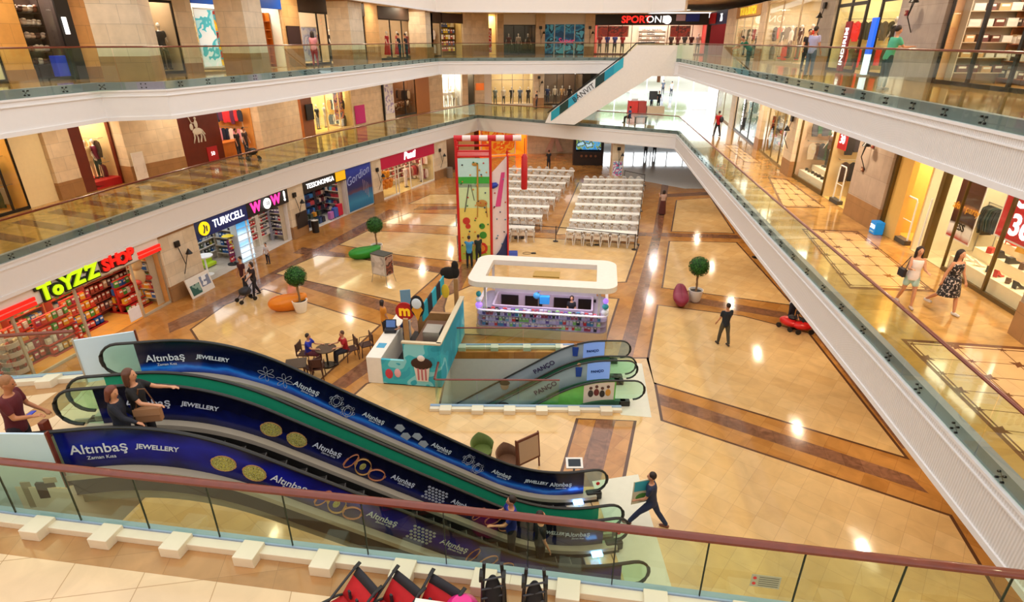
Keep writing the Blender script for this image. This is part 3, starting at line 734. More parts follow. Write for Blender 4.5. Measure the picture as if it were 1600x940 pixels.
def goods(b, u0, u1, d, z, n, name, label, group, cols, sz=(.2, .15, .25), jit=.3, shape='box', m=None, cat='goods', dz=0, rz=0):
    """n separate things in a row; one mesh for each colour, then copies"""
    z += .003
    for i in range(n):
        c = cols[random.randrange(len(cols))]; key = (name, shape, c, sz)
        if key not in GOODS:
            mb = MB(); sx, sy, sz_ = sz
            mm = c if not isinstance(c, str) else C(c, rough=.5)
            if shape == 'box':
                mb.box(-sx/2, sx/2, -sy/2, sy/2, 0, sz_, mm); mb.box(-sx*.36, sx*.36, -sy/2-.003, -sy/2, sz_*.55, sz_*.85, C('F2EEE4'))
            elif shape == 'ball': mb.sph((0, 0, sz_/2), (sx/2, sy/2, sz_/2), 12, 8, mm); mb.sph((0, -sy*.35, sz_*.9), (sx*.3, sy*.3, sz_*.25), 10, 6, mm)
            elif shape == 'cloth':
                mb.prism([(-sx/2, -.1*sz_), (-sx*.62, -sz_*.5), (-sx*.45, -sz_), (sx*.45, -sz_), (sx*.62, -sz_*.5), (sx/2, -.1*sz_), (sx*.12, 0), (-sx*.12, 0)], -sy/2, sy/2, mm, 'y'); mb.tube([(0, 0, 0), (0, 0, .06), (.02, 0, .09)], .006, 6, m_steel)
            elif shape == 'bottle': mb.lathe([(0, 0), (sx/2, 0), (sx/2, sz_*.6), (sx*.2, sz_*.75), (sx*.2, sz_)], n=10, m=mm)
            elif shape == 'bag': mb.prism([(-sx/2, 0), (sx/2, 0), (sx*.42, sz_*.65), (-sx*.42, sz_*.65)], -sy/2, sy/2, mm, 'y'); mb.tube([(-sx*.25, 0, sz_*.6), (-sx*.18, 0, sz_), (sx*.18, 0, sz_), (sx*.25, 0, sz_*.6)], .012, 6, mm)
            elif shape == 'shoe':
                mb.prism([(-sy/2, 0), (sy/2, 0), (sy*.5, sz_*.25), (sy*.1, sz_*.45), (-sy*.1, sz_), (-sy/2, sz_)], -sx/2, sx/2, mm, 'x')
            elif shape == 'heel':
                mb.prism([(sy*.5, 0), (sy*.5, sz_*.15), (sy*.1, sz_*.3), (-sy*.35, sz_*.95), (-sy*.5, sz_), (-sy*.45, sz_*.6), (-sy*.42, 0), (-sy*.38, 0), (-sy*.36, sz_*.5), (sy*.15, 0)], -sx/2, sx/2, mm, 'x')
            o = mb.build(name, None, None, smooth=shape == 'ball'); GOODS[key] = o
        else:
            o = GOODS[key].copy(); COL.objects.link(o)
        u = u0+(u1-u0)*(i+.5)/n
        b.put(o, u, d, z+dz, rz+random.uniform(-jit, jit)); tag(o, label, cat, group)
        f = random.uniform(.85, 1.1); o.scale = (f, f, random.uniform(.85, 1.1)*1)
def shelf(b, label, u0, u1, d, rows, z0, dz, dep=.4, m=None, rz=0, side=None):
    m = m or C('EFE6D6'); w = u1-u0
    t = b.T('display_shelf', label, 'shelf', u0, d)
    MB().box(0, w, dep-.03, dep, 0, z0+dz*rows, m).build('back_panel', None, t)
    for s in (0, w-.03): MB().box(s, s+.03, 0, dep, 0, z0+dz*rows, m).build('side_panel', None, t)
    for i in range(rows): MB().box(.03, w-.03, 0, dep-.03, z0+dz*i-.025, z0+dz*i, m).build('shelf_board', None, t)
    return t
def rack(b, label, u0, u1, d, z, n, cols, glabel, name='hanging_garment'):
    t = b.T('clothes_rail', label, 'clothes rail', u0, d); w = u1-u0
    MB().tube([(0, 0, z), (w, 0, z)], .015, 8, m_steel).build('rail', None, t)
    for u in (.02, w-.02): MB().tube([(u, 0, 0), (u, 0, z)], .015, 8, m_steel).build('post', None, t)
    goods(b, u0+.05, u1-.05, d, z-.09, n, name, glabel, glabel, cols, (.42, .045, .85), .1, 'cloth', cat='clothing', rz=pi/2)
MAN = {}
def mannequin(b, label, u, d, z=0, top='222228', bottom='333338', rz=pi, dress=None, group=None, h=1.78, skin='E8E0D4'):
    key = (top, bottom, bool(dress))
    if key not in MAN:
        t, _ = person(label, (0, 0, 0), 0, h, top=top, bottom=bottom, hair=C(skin), skin=C(skin, rough=.4), vox=.035, larm=(5, 12, 10), rarm=(10, 12, 15), name='mannequin', cat='mannequin', bald=True, skirt=dress, shoe=C('2A2420'))
        MAN[key] = t
    else: t = dup(MAN[key], (0, 0, 0))
    t['label'] = label
    if group: t['group'] = group
    elif 'group' in t: del t['group']
    return b.put(t, u, d, z, rz)
def poster(b, label, u0, u1, z0, z1, m, d=-.15, name='poster', cat='poster', tilt=0, frame=None):
    t = b.T(name, label, cat, (u0+u1)/2, d, z0); w = (u1-u0)/2; h = z1-z0
    MB().box(-w, w, 0, .03, 0, h, frame or C('E8E4DC')).build('poster_board', None, t); MB().box(-w*.94, w*.94, -.006, 0, h*.03, h*.97, m).build('picture', None, t)
    t.rotation_euler[0] = tilt; return t
def lamp(b, label, u, z=2.6, d=-.14):
    t = b.T('wall_lamp', label, 'lamp', u, d, z)
    MB().box(-.14, .14, -.1, 0, .3, .58, m_blkmetal).build('lamp_box', None, t, bevel=.02)
    MB().tube([(0, -.05, .3), (.02, -.25, -.55)], .018, 6, m_blkmetal).tube([(.02, -.25, -.55), (.3, -.3, .15)], .018, 6, m_blkmetal).tube([(.02, -.25, -.55), (.05, -.02, -1.05)], .018, 6, m_blkmetal).build('arm', None, t)
    MB().lathe([(.03, .12), (.16, -.1), (.15, -.11), (.02, .1)], .3, -.3, 12, m_blkmetal).build('lamp_shade', None, t, smooth=True)
    return t
def header(b, sd, m, z0, z1=None, d=-.05):
    mb = MB().box(0, b.w, d, .12, z0, z1 or b.h, m); b.put(S(side_of[sd], mb), 0, 0)
# palettes
TOY = ['C8302A', 'D8492C', 'E2A22A', '2B62B0', 'D9D2C6', 'B52355', '4C9A42', 'E86A2A']
m_red = C('D3202C', rough=.4); m_navy = C('16306E', rough=.4)
m_letter = mat('letter_white', 'FFFFFF', .4, emit=1.6, noise=0); m_letter_red = mat('letter_red', 'FF2A22', .4, emit=1.6, noise=0)
m_letter_yel = mat('letter_yellow', 'D8F020', .4, emit=.9, noise=0); m_letter_pink = mat('letter_pink', 'FF3CA0', .4, emit=1.4, noise=0)
m_blkboard = C('1C1614', rough=.5); m_brownboard = C('3A2A22', rough=.5)
# ================================================================== ground floor, left side (level 0)
HG = 3.30
# toy shop
b = Bay(SLG, 0, -45, 268, HG); 
toy_w = b.w
shell(b, 'L', 'E7A860', 'E2A04C', 5, power=330, lc=(1, .78, .5))
front(b, 'glass front of the toy shop under the yellow and red sign', frame=C('B8A890', rough=.4), n=4, door=(b.w*.52, b.w*.82), z1=2.55, fw=.09, plinth=.1)
uT = lambda x: SLG.px(x, 0)-SLG.px(-45, 0)
t = sign(b, 'toy shop sign with fat yellow and red letters on a white band', C('EDE4DA'), 0, b.w, 2.55, 3.3, ())
m_gl = mat('toy_letter_yellow', 'C8F015', .4, emit=.7, noise=0); m_rd = mat('toy_letter_red', 'F02018', .4, emit=.6, noise=0)
cw = b.w
u_ = cw*.385
for ch, s, du, dz_, mm in (('T', .95, 0, .33, m_gl), ('o', .8, .52, .30, m_gl), ('Y', .8, 1.0, .33, m_gl), ('Z', .85, 1.52, .36, m_gl), ("'", .7, 1.98, .42, m_gl), ('Z', .85, 2.25, .36, m_gl)):
    text(ch, s*.88, .03, C('14180C'), t, (u_+du*.88, -.05, dz_), name='letter_outline', off=.1, rot=(pi/2, 0, 0)); text(ch, s*.88, .05, mm, t, (u_+du*.88, -.09, dz_), name='letter', off=.03)
for i, ch in enumerate('SHOP'):
    text(ch, .66, .03, C('3A0806'), t, (u_+2.62+.42*i, -.05, .38+.05*(i % 2)), name='letter_outline', off=.1); text(ch, .66, .05, mm and m_rd, t, (u_+2.62+.42*i, -.09, .38+.05*(i % 2)), name='letter', off=.03)
for (a0, a1) in ((0, u_-.4), (u_+4.3, cw)):
    for z in (.02, .2): MB().box(a0, a1, -.07, -.0, z, z+.12, m_rd).build('red_stripe', None, t)
for k in range(5):
    u0 = .2+k*b.w/5; u1 = u0+b.w/5-.35
    shelf(b, 'tall toy shelf number %s from the left along the toy shop back wall' % ['one', 'two', 'three', 'four', 'five'][k], u0, u1, 2.5, 5, .3, .5, m=C('C23A2A'))
    for r in range(5): goods(b, u0+.1, u1-.1, 2.65, .3+r*.5, 8, 'toy_box', 'boxed toy in bright colours packed on the back shelves of the toy shop', 'boxed toys on the toy shop back shelves', TOY, (.2, .18, .32), .15)
for k, (u, d, wd, nm) in enumerate(((cw*.12, 1.1, 1.5, 'leftmost'), (cw*.33, 1.5, 1.5, 'middle'), (cw*.49, 1.2, 1.4, 'doorway'), (cw*.66, 1.7, 1.3, 'doorside'), (cw*.90, 1.3, 1.2, 'rightmost'))):
    t = b.T('display_stand', '%s red stepped toy display stand inside the toy shop' % nm, 'display stand', u, d, .012)
    for i in range(4): MB().box(-wd/2, wd/2, -.5+.12*i, .5-.12*i, .02+.38*i, .06+.38*i, C('C22A22')).build('shelf_board', None, t)
    MB().box(-wd/2, wd/2, -.05, .05, 0, 1.5, C('C22A22')).build('back_panel', None, t); MB().box(-wd/2-.05, wd/2+.05, -.55, .55, 0, .06, C('A81E1A')).build('base', None, t)
    for i in range(4):
        for dd in (-.36+.11*i, .36-.11*i): goods(b, u-wd/2, u+wd/2, d+dd, .08+.38*i, 6, 'toy_packet', 'small bright toy pack on the stepped stands of the toy shop', 'toy packs on the stepped stands', TOY, (.19, .14, .26), .3)
t = b.T('display_basket', 'round stacked basket tower of plush toys near the toy shop window', 'display basket', cw*.27, .9, .012)
for i in range(4): MB().lathe([(.3, 0), (.42-.04*i, 0), (.45-.04*i, .2), (.43-.04*i, .2), (.4-.04*i, .03), (.3, .03)], n=20, m=C('C9BCB4')).build('basket_tier', None, t, loc=(0, 0, .1+.33*i), smooth=True)
MB().cyl(0, 0, 0, 1.4, .04, m=m_steel).build('pole', None, t)
for i in range(4): goods(b, cw*.27-.3, cw*.27+.3, .85, .14+.33*i, 4, 'plush_toy', 'small plush toy in the round basket tower of the toy shop', 'plush toys in the basket tower', ['B84A3A', 'D8B890', '8A5A3A', 'D7382C'], (.16, .16, .2), .5, 'ball')
shelf(b, 'side shelf of games at the right end of the toy shop', cw-2.6, cw-.25, 1.6, 5, .35, .45, m=C('8A3A2A'))
for r in range(5): goods(b, cw-2.55, cw-.3, 1.75, .36+r*.45, 10, 'game_box', 'boxed game on the side shelf at the right end of the toy shop', 'boxed games on the side shelf', ['8A3A30', 'A84838', 'C9A080', '6A4A50', 'B8302A'], (.17, .2, .3), .05)
t = b.T('plush_bear', 'giant pale plush animal behind the right window of the toy shop', 'plush toy', cw-.8, .6, 1.2)
MB().sph((0, 0, .35), (.35, .25, .4)).sph((0, -.05, .9), (.27, .24, .25)).sph((-.2, -.05, 1.1), .09).sph((.2, -.05, 1.1), .09).build('body', C('D9B98C', rough=.9), t, smooth=True)
MB().sph((-.3, -.2, .2), (.12, .2, .12)).sph((.3, -.2, .2), (.12, .2, .12)).build('paw', C('C8342A'), t, smooth=True)
poster(b, 'small white notice board on the toy shop door post', uT(208)-.35, uT(208)+.25, .25, .8, C('F2EAEA'), -.3, 'notice_board', 'notice')
# pier with wall lamp and A-board
b = Bay(SLG, 0, 268, 321, HG); pier(b, 'L', cap=.25); lamp(b, 'black swing arm lamp on the stone pier beside the toy shop', b.w*.42, 2.1)
t = b.T('sandwich_board', 'low white advertising board leaning at the foot of the stone pier', 'board', b.w*.55, -.75, 0)
MB().box(-.75, .75, -.03, .03, 0, .95, C('E8E0D4')).build('board_frame', None, t, rot=(R(-14), 0, 0)); MB().box(-.65, -.05, -.04, -.03, .1, .6, blotch('board_pic', ['2A5A50', '8AA898', '1C3A3A'], 1.2)).build('picture', None, t, rot=(R(-14), 0, 0)); MB().box(.05, .65, -.04, -.03, .3, .8, blotch('board_pic2', ['D8D8E0', '8088A0', 'EFEFEF'], 1.5)).build('picture', None, t, rot=(R(-14), 0, 0))
# blue phone shop
b = Bay(SLG, 0, 321, 397, HG); shell(b, 'L', 'E6ECF4', 'D6C8B8', 4.5, power=70, lc=(.88, .94, 1))
sign(b, 'dark blue phone shop sign with yellow emblem and white lettering', C('0E2A78', rough=.35), 0, b.w, 2.3, 3.25, (('TURKCELL', .56, m_letter, b.w*.62, .45, {'sx': .85}),))
t = b.T('sign_emblem', 'round yellow emblem at the left end of the blue phone shop sign', 'emblem', b.w*.13, -.2, 2.75)
MB().tube([(0, 0, 0), (0, -.06, 0)], .34, 24, mat('emblem_yellow', 'FFE01A', .4, emit=.8, noise=0)).build('disc', None, t); MB().tube([(-.12, -.08, -.2), (0, -.08, .05), (-.05, -.08, .2)], .035, 6, C('1A2A70')).tube([(.1, -.08, -.15), (.12, -.08, .12)], .03, 6, C('1A2A70')).build('antenna_mark', None, t)
shelf(b, 'white wall shelf full of phone accessories in the blue phone shop', .2, b.w-.2, 2.0, 6, .5, .38, .35)
for r in range(6): goods(b, .25, b.w-.25, 2.12, .5+r*.38, 14, 'accessory_pack', 'small phone accessory pack on the wall shelves of the blue phone shop', 'accessory packs in the blue phone shop', ['3A4A60', '8FA0B0', '2A62A8', 'C8D0D8', '5A6A50', '1E2430', 'D0C040'], (.13, .08, .22), .05)
t = b.T('round_table', 'white round pedestal table inside the blue phone shop', 'table', b.w*.30, .8, .012)
MB().cyl(0, 0, .98, 1.03, .42, n=28, m=C('F4F2EE')).build('tabletop', None, t); MB().lathe([(.05, .05), (.05, .98)], m=C('F4F2EE')).build('pedestal', None, t); MB().lathe([(0, 0), (.3, 0), (.05, .07), (0, .07)], n=24, m=C('F4F2EE')).build('base', None, t, smooth=True)
t = b.T('sofa', 'lime green low sofa behind the round table in the phone shop', 'sofa', b.w*.55, 1.5, .012)
MB().box(-.8, .8, -.3, .3, .1, .42, C('B8D82A', rough=.8)).build('seat', None, t, bevel=.05); MB().box(-.8, .8, .2, .4, .4, .85, C('B8D82A', rough=.8)).build('backrest', None, t, bevel=.05); t.scale = (.5, .5, .55)
t = b.T('brochure_stand', 'spinning stand with red and yellow packs at the phone shop entrance', 'display stand', b.w*.74, .55, .012)
MB().cyl(0, 0, 0, 1.5, .03, m=m_steel).build('pole', None, t); MB().cyl(0, 0, 0, .04, .3, m=C('333333')).build('base', None, t); MB().lathe([(.02, 0), (.32, .1), (0, .2)], n=18, m=C('F0D020')).build('top_cap', None, t, loc=(0, 0, 1.5))
for r in range(4): goods(b, b.w*.74-.2, b.w*.74+.2, .5, .2+r*.33, 3, 'snack_pack', 'red or yellow pack on the spinning stand of the phone shop', 'packs on the spinning stand', ['C83040', 'D8C030', '7A2A60'], (.16, .1, .26), .6)
t = b.T('display_cabinet', 'tall lit blue display cabinet at the right side of the phone shop', 'cabinet', b.w*.93, .25, .012)
m_cabl = printed('cabinet_light', [(0, 'BFE6FF'), (.25, 'E8F6FF'), (.45, '8CC8F0'), (.6, 'EAF8FF'), (.8, '58AEE0'), (1, '2A88C8')], .05, emit=.9)
mb = MB(); mb.add([(-.5, -.16, .05), (.5, -.16, .05), (.5, -.16, 2.3), (-.5, -.16, 2.3)], [(0, 1, 2, 3)], m_cabl, [[(0, 0), (1, 0), (1, 1), (0, 1)]]); mb.build('lit_panel', None, t, fix=False)
MB().box(-.55, .55, -.15, .25, 0, 2.45, C('C8D4E0')).build('cabinet_body', None, t, bevel=.02)
for r in range(6): MB().box(-.5, .5, -.26, -.15, .25+r*.33, .27+r*.33, C('DDE8F2')).build('shelf_board', None, t)
# pink and black gadget shop
b = Bay(SLG, 0, 397, 458, HG); shell(b, 'L', 'F0E8E4', 'E0D8D0', 4, power=70, lc=(1, .93, .9))
sign(b, 'black shop sign with pink lettering and a white disc', m_blkboard, 0, b.w, 2.35, 3.25, (('W', .75, m_letter_pink, b.w*.2, .42, {'off': .03}), ('W', .75, m_letter_pink, b.w*.68, .42, {'off': .03}), ('!', .75, m_letter, b.w*.9, .42, {'off': .03})))
t = b.T('sign_disc', 'white disc between the pink letters of the black sign', 'emblem', b.w*.44, -.2, 2.78); MB().tube([(0, 0, 0), (0, -.05, 0)], .3, 20, m_letter).build('disc', None, t); text('10', .3, .01, m_blkboard, t, (0, -.07, 0))
for k in range(2):
    u0 = .15+k*b.w*.58; u1 = u0+b.w*(.52 if k == 0 else .30); shelf(b, ['wide shelf of red gadget packs', 'narrow shelf of red gadget packs'][k]+' inside the pink and black sign shop', u0, u1, 1.1, 5, .5, .42, .3)
    for r in range(5): goods(b, u0+.05, u1-.05, 1.2, .5+r*.42, 9-3*k, 'gadget_pack', 'small red or white pack on the shelves of the pink lettered shop', 'red packs in the pink lettered shop', ['C0202C', 'D03030', 'F0E8E8', 'B81A2A', '6A6A78'], (.18, .08, .24), .05)
shelf(b, 'grey peg board of small chrome goods at the right of the pink lettered shop', b.w*.86, b.w-.1, 1.0, 6, .2, .38, .2, C('9A9AA8'))
for r in range(6): goods(b, b.w*.86+.05, b.w-.12, 1.05, .2+r*.38, 6, 'chrome_pack', 'small silver or violet pack on the grey peg board', 'silver packs on the grey peg board', ['9AA0B0', '6A5A80', 'C0C8D8', '2A2A38'], (.1, .06, .2), .05)
# pier with notice board and bin
b = Bay(SLG, 0, 458, 481, HG); pier(b, 'L', cap=.1); lamp(b, 'black swing arm lamp on the pier above the dark notice board', b.w*.35, 2.2)
poster(b, 'dark brown notice board hung on the second stone pier', b.w*.25, b.w*.95, .55, 1.5, C('2A1C16'), -.2, 'notice_board', 'notice', frame=C('4A3426'))
t = b.T('litter_bin', 'black cylindrical litter bin at the foot of the second stone pier', 'bin', b.w*1.1, -.5); MB().cyl(0, 0, 0, .75, .22, n=20, m=m_blkboard).build('body', None, t); MB().lathe([(.23, .75), (.23, .8), (.12, .82), (.1, .78)], n=20, m=m_steel).build('rim', None, t)
# luggage and bag shop
b = Bay(SLG, 0, 481, 545, HG); shell(b, 'L', 'D8D0D0', 'E8E0D4', 4, power=80, lc=(1, .93, .88))
sign(b, 'black bag shop sign with white lettering and a yellow block', m_blkboard, 0, b.w, 2.45, 3.25, (('TESSONOMIGA', .44, m_letter, b.w*.38, .38, {'sx': .9}),))
t = b.T('sign_block', 'yellow block at the right end of the bag shop sign', 'emblem', b.w*.85, -.18, 2.55); MB().box(-b.w*.12, b.w*.12, -.03, 0, 0, .6, mat('yellow_block', 'F0B818', .4, emit=.5, noise=0)).build('block', None, t)
for k in range(3):
    u0 = .1+k*(b.w-.2)/3; u1 = u0+(b.w-.2)/3-.1; shelf(b, ['left', 'middle', 'right'][k]+' wall shelf of bags inside the luggage shop', u0, u1, 1.4, 4, .5, .5, .4, C('4A4650'))
    for r in range(4): goods(b, u0+.1, u1-.1, 1.58, .5+r*.5, 5, 'shoulder_bag', 'coloured bag standing on the wall shelves of the luggage shop', 'bags on the luggage shop shelves', [['E8D8D8', 'B0A8C0', 'D890A0'], ['2A52A0', '3A80C8', '1C2A60', 'C84A50'], ['A02A34', '6A2A38', 'E0C8B8', '2A2A3A']][k], (.38, .22, .4), .15, 'bag', cat='bag')
goods(b, b.w*.12, b.w*.55, .6, .012, 6, 'backpack', 'dark blue backpack on the floor display of the luggage shop', 'backpacks at the luggage shop entrance', ['1E2A50', '203A6A', '1A1C28', '2A4A50'], (.4, .3, .55), .3, 'bag', cat='bag')
goods(b, b.w*.12, b.w*.5, .62, .56, 4, 'backpack', 'small backpack on top of the floor display of the luggage shop', 'small backpacks stacked at the luggage shop entrance', ['1E2A50', 'C88A20', '2A3A30'], (.3, .25, .38), .3, 'bag', cat='bag')
for i, (c, nm) in enumerate((('B06AB0', 'lilac'), ('3A5AB0', 'blue'), ('C8143C', 'crimson'))):
    t = b.T('suitcase', nm+' hard shell suitcase standing at the luggage shop entrance', 'suitcase', b.w*(.66+.11*i), .35, .012); hh = .55+.15*i
    MB().box(-.2-.03*i, .2+.03*i, -.13, .13, .05, hh, C(c, rough=.35)).build('shell', None, t, bevel=.05); MB().tube([(-.1, .1, hh), (-.1, .1, hh+.3), (.1, .1, hh+.3), (.1, .1, hh)], .012, 6, m_steel).build('handle', None, t)
    mb = MB(); [mb.sph((sx_*.15, sy_*.08, .03), .03, 8, 6, m_black) for sx_ in (-1, 1) for sy_ in (-1, 1)]; mb.build('wheel_set', None, t)
# tall blue harbour poster
b = Bay(SLG, 0, 545, 584, HG)
pier(b, 'L', C('D8D4D0'), base=0, out=.0)
m_harb = printed('harbour_poster', [(0, '1A6A9A'), (.2, '2A86B0'), (.38, '165A90'), (.42, '5A3A52'), (.50, '1E2A66'), (.62, '1A2470'), (.8, '2038A0'), (1, '2848C0')], .06, .3)
t = b.T('wall_poster', 'tall blue poster of a harbour with sailing boats and script lettering', 'poster', 0, -.08, .08)
mb = MB(); mb.add([(.06, 0, .05), (b.w-.06, 0, .05), (b.w-.06, 0, 3.1), (.06, 0, 3.1)], [(0, 1, 2, 3)], m_harb, [[(0, 0), (b.w, 0), (b.w, 1), (0, 1)]]); mb.build('picture', None, t, fix=False)
MB().box(0, b.w, .01, .05, 0, 3.2, C('D8D4D0')).build('frame', None, t)
text('Gordion', .8, .004, C('A8B8E8'), t, (b.w*.45, -.012, 2.35), rot=(pi/2, R(-12), 0), shear=.3); 
for i in range(4): MB().tube([(b.w*(.62+.06*i), -.01, 1.2-.2*i), (b.w*(.62+.06*i), -.01, 2.0-.1*i)], .012, 4, C('C8B0B8')).build('mast', None, t)
b = Bay(SLG, 0, 584, 598, HG); pier(b, 'L'); lamp(b, 'black lamp on the pier between the blue poster and the pink sign', b.w*.5, 2.0)
# pink sign hosiery shop
b = Bay(SLG, 0, 598, 679, HG); shell(b, 'L', 'F2DDA8', 'EBCB84', 4.5, power=230, lc=(1, .85, .6))
sign(b, 'crimson shop sign with white script lettering', C('C81448', rough=.35), 0, b.w, 2.3, 3.25, (('Penti', .8, m_letter, b.w*.5, .5, {'shear': .2, 'off': .02}),))
front(b, 'glass front with white posts under the crimson sign', frame=C('EDE6DA'), n=4, door=(b.w*.3, b.w*.52), z1=2.3)
shelf(b, 'wall shelf of red and pink packs in the crimson sign shop', .2, b.w-.2, 1.9, 5, .5, .42, .35)
for r in range(5): goods(b, .3, b.w-.3, 2.03, .5+r*.42, 11, 'stocking_pack', 'flat stocking pack on the back shelf of the crimson sign shop', 'packs in the crimson sign shop', ['B02838', '8A2A3A', 'E0B0A0', 'D04858', '6A2030'], (.25, .1, .28), .05)
rack(b, 'clothes rail at the right of the crimson sign shop', b.w*.6, b.w*.85, .9, 1.6, 8, ['B02030', '8A3A40', 'D8A890', 'C84848'], 'red garment hanging in the crimson sign shop')
goods(b, .5, b.w*.28, .6, .5, 3, 'balloon', 'orange or red balloon floating in the left window of the crimson sign shop', 'balloons in the crimson sign shop', ['E88A1A', 'D8402A'], (.6, .6, .7), .3, 'ball', cat='balloon')
goods(b, .6, b.w*.26, .7, 1.3, 3, 'balloon', 'yellow balloon at the top of the balloon bunch in the shop window', 'yellow balloons in the shop window', ['F0A81A'], (.5, .5, .6), .3, 'ball', cat='balloon')
for i in range(2): mannequin(b, ['mannequin in white underwear left of the doorway of the crimson sign shop', 'mannequin in pale pyjamas in the right window of the crimson sign shop'][i], b.w*(.58+.3*i), .8, 0, top='F0E4DC', bottom='E8D8D0', rz=pi)
b = Bay(SLG, 0, 679, 698, HG); pier(b, 'L'); lamp(b, 'black lamp on the last stone pier before the climbing tower', b.w*.4, 2.0)
b = Bay(SLG, 0, 698, 719, HG); shell(b, 'L', '6A4A34', '8A6A4A', 4, power=60); shelf(b, 'dark wood shelf in the small shop left of the climbing tower', .1, b.w-.1, 1.6, 5, .3, .5, .35, C('5A3A28'))
for r in range(5): goods(b, .2, b.w-.2, 1.7, .3+r*.5, 6, 'gift_item', 'small white or brown gift on the dark wood shelf', 'gifts on the dark wood shelf', ['E8E0D4', '8A5A3A', 'B84A2A'], (.22, .18, .3), .2)
t = b.T('litter_bin', 'steel litter bin on the floor left of the climbing tower', 'bin', -.5, -.6); MB().cyl(0, 0, 0, .8, .28, n=20, m=C('8A7A68')).build('body', None, t); MB().cyl(0, 0, .8, .86, .3, n=20, m=m_steel).build('lid', None, t)
# ================================================================== first floor, left side
H1 = 4.05; H2 = 3.65
m_darkred = mat('dark_red_wood', '6A2412', .4, noise=.25, nscale=3); m_orangewood = mat('orange_wood', 'C8701E', .4, noise=.2, nscale=3); m_brownwood = mat('brown_wood', '8A5434', .45, noise=.2, nscale=3)
def LB(xa, xb): return Bay(SL1, F1, xa, xb, H1)
def column(Ln, z, xa, xb, dep, h, sd, capz=.35):
    b = Bay(Ln, z, xa, xb, h); pier(b, sd, out=0, dep=dep, base=.8, cap=capz); return b
b = LB(-60, 48); shell(b, 'L', 'E8B860', 'D8A860', 4.5, power=150, lc=(1, .78, .5)); sign(b, 'dark shop sign above the far left clothes shop on the first floor', m_blkboard, 0, b.w, 3.2, 4.0)
rack(b, 'clothes rail nearest the left picture edge on the first floor', b.w*.58, b.w*.80, 1.2, 1.55, 9, ['1E1C20', '20302A', '5A5048', '2A2A2E'], 'dark garment on the left rail of the far left clothes shop')
rack(b, 'clothes rail beside the pale panel on the first floor', b.w*.80, b.w*.99, 1.9, 1.55, 9, ['1C3A2A', '8A8478', '3A3A36', '204030'], 'green or grey garment on the right rail of the far left clothes shop')
front(b, 'tall glass front of the far left clothes shop on the first floor', n=4, z1=3.2)
b = LB(48, 93); pier(b, 'L', C('F0DDB0'), base=0, out=.0); 
b = LB(93, 130); pier(b, 'L', out=.2)
b = LB(130, 192); shell(b, 'L', 'E8C890', 'E0C080', 3, power=200, lc=(1, .88, .7))
t = b.T('storefront', 'dark red wooden shop window with mannequins on a red plinth', 'shop front', 0, -.1); 
for u0, u1, z0, z1 in ((0, b.w*.28, 0, 4.0), (b.w-.12, b.w, 0, 4.0)): MB().box(u0, u1, -.05, .12, z0, z1, m_darkred).build('post', None, t)
MB().box(.1, b.w, -.05, .12, 3.4, 4.0, m_darkred).build('header', None, t); MB().box(b.w*.28, b.w, .0, 1.4, 0, .35, C('B8141C')).build('plinth', None, t); MB().box(b.w*.3, b.w-.12, .0, .012, .1, 3.4, m_shopglass).build('window_pane', None, t)
for i, (c1, c2, nm) in enumerate((('4A4038', '2A2A2E', 'brown top'), ('D8C090', 'C8B088', 'cream top'), ('7A2A48', '2A3A28', 'plum top'))): mannequin(b, 'mannequin in a %s in the dark red shop window' % nm, b.w*(.40+.2*i), .65, .35, c1, c2)
b = LB(192, 276); pier(b, 'L', out=.9, dep=.6, base=.85, cap=.5)
poster(b, 'white opening hours board at the left of the wide stone column', b.w*.02, b.w*.22, .1, 1.5, blotch('hours_board', ['EDE6E2', 'E8E0DC', 'DDD5D0'], 1.5), -1.05, 'notice_board', 'notice')
# wooden shop with a rider emblem
b = LB(276, 403); shell(b, 'L', 'D89850', 'C07830', 5, power=330, lc=(1, .8, .55))
m_rider = C('E8E4DC')
t = b.T('wood_wall', 'dark red wood panel wall with a white horse rider emblem', 'wall panel', b.w*.08, -.15, 0)
MB().box(0, b.w*.46, 0, .3, 0, 3.9, m_darkred).build('panel', None, t)
rd = MB(); cx = b.w*.2
rd.sph((cx, -.03, 2.55), (.28, .04, .17), 12, 8).sph((cx-.28, -.03, 2.8), (.1, .03, .17), 10, 6).sph((cx-.02, -.04, 2.9), (.1, .04, .22), 10, 6).sph((cx-.02, -.04, 3.18), (.07, .04, .08), 10, 6)
for dx, ex_ in ((-.2, -.32), (-.12, -.05), (.15, .1), (.22, .34)): rd.tube([(cx+dx, -.03, 2.5), (cx+(dx+ex_)/2+.05, -.03, 2.25), (cx+ex_, -.03, 2.0)], .035, 6)
rd.tube([(cx-.02, -.04, 2.95), (cx-.25, -.04, 3.0), (cx-.38, -.04, 3.35)], .025, 6).tube([(cx+.26, -.03, 2.6), (cx+.4, -.03, 2.35)], .03, 6)
rd.v = [((x_-cx)*1.25+cx, y_, (z_-2.0)*1.1+1.25) for x_, y_, z_ in rd.v]; rd.build('rider_emblem', m_rider, t, smooth=True)
MB().box(b.w*.26, b.w*.38, -.03, 0, .1, .9, C('B8202A')).build('red_notice', None, t); text('50', .3, .005, m_letter, t, (b.w*.32, -.04, .5))
shelf(b, 'wooden cube shelf of folded clothes right of the rider emblem', b.w*.58, b.w*.97, 3.2, 4, 1.3, .45, .45, C('B87838'))
for r in range(4): goods(b, b.w*.6, b.w*.95, 3.35, 1.3+r*.45, 7, 'folded_clothes', 'folded shirt on the wooden cube shelf near the rider emblem', 'folded clothes near the rider emblem', ['F0E8E0', 'C83038', '2A3060', 'E8D0A0', '3A2A28'], (.32, .28, .18), .1)
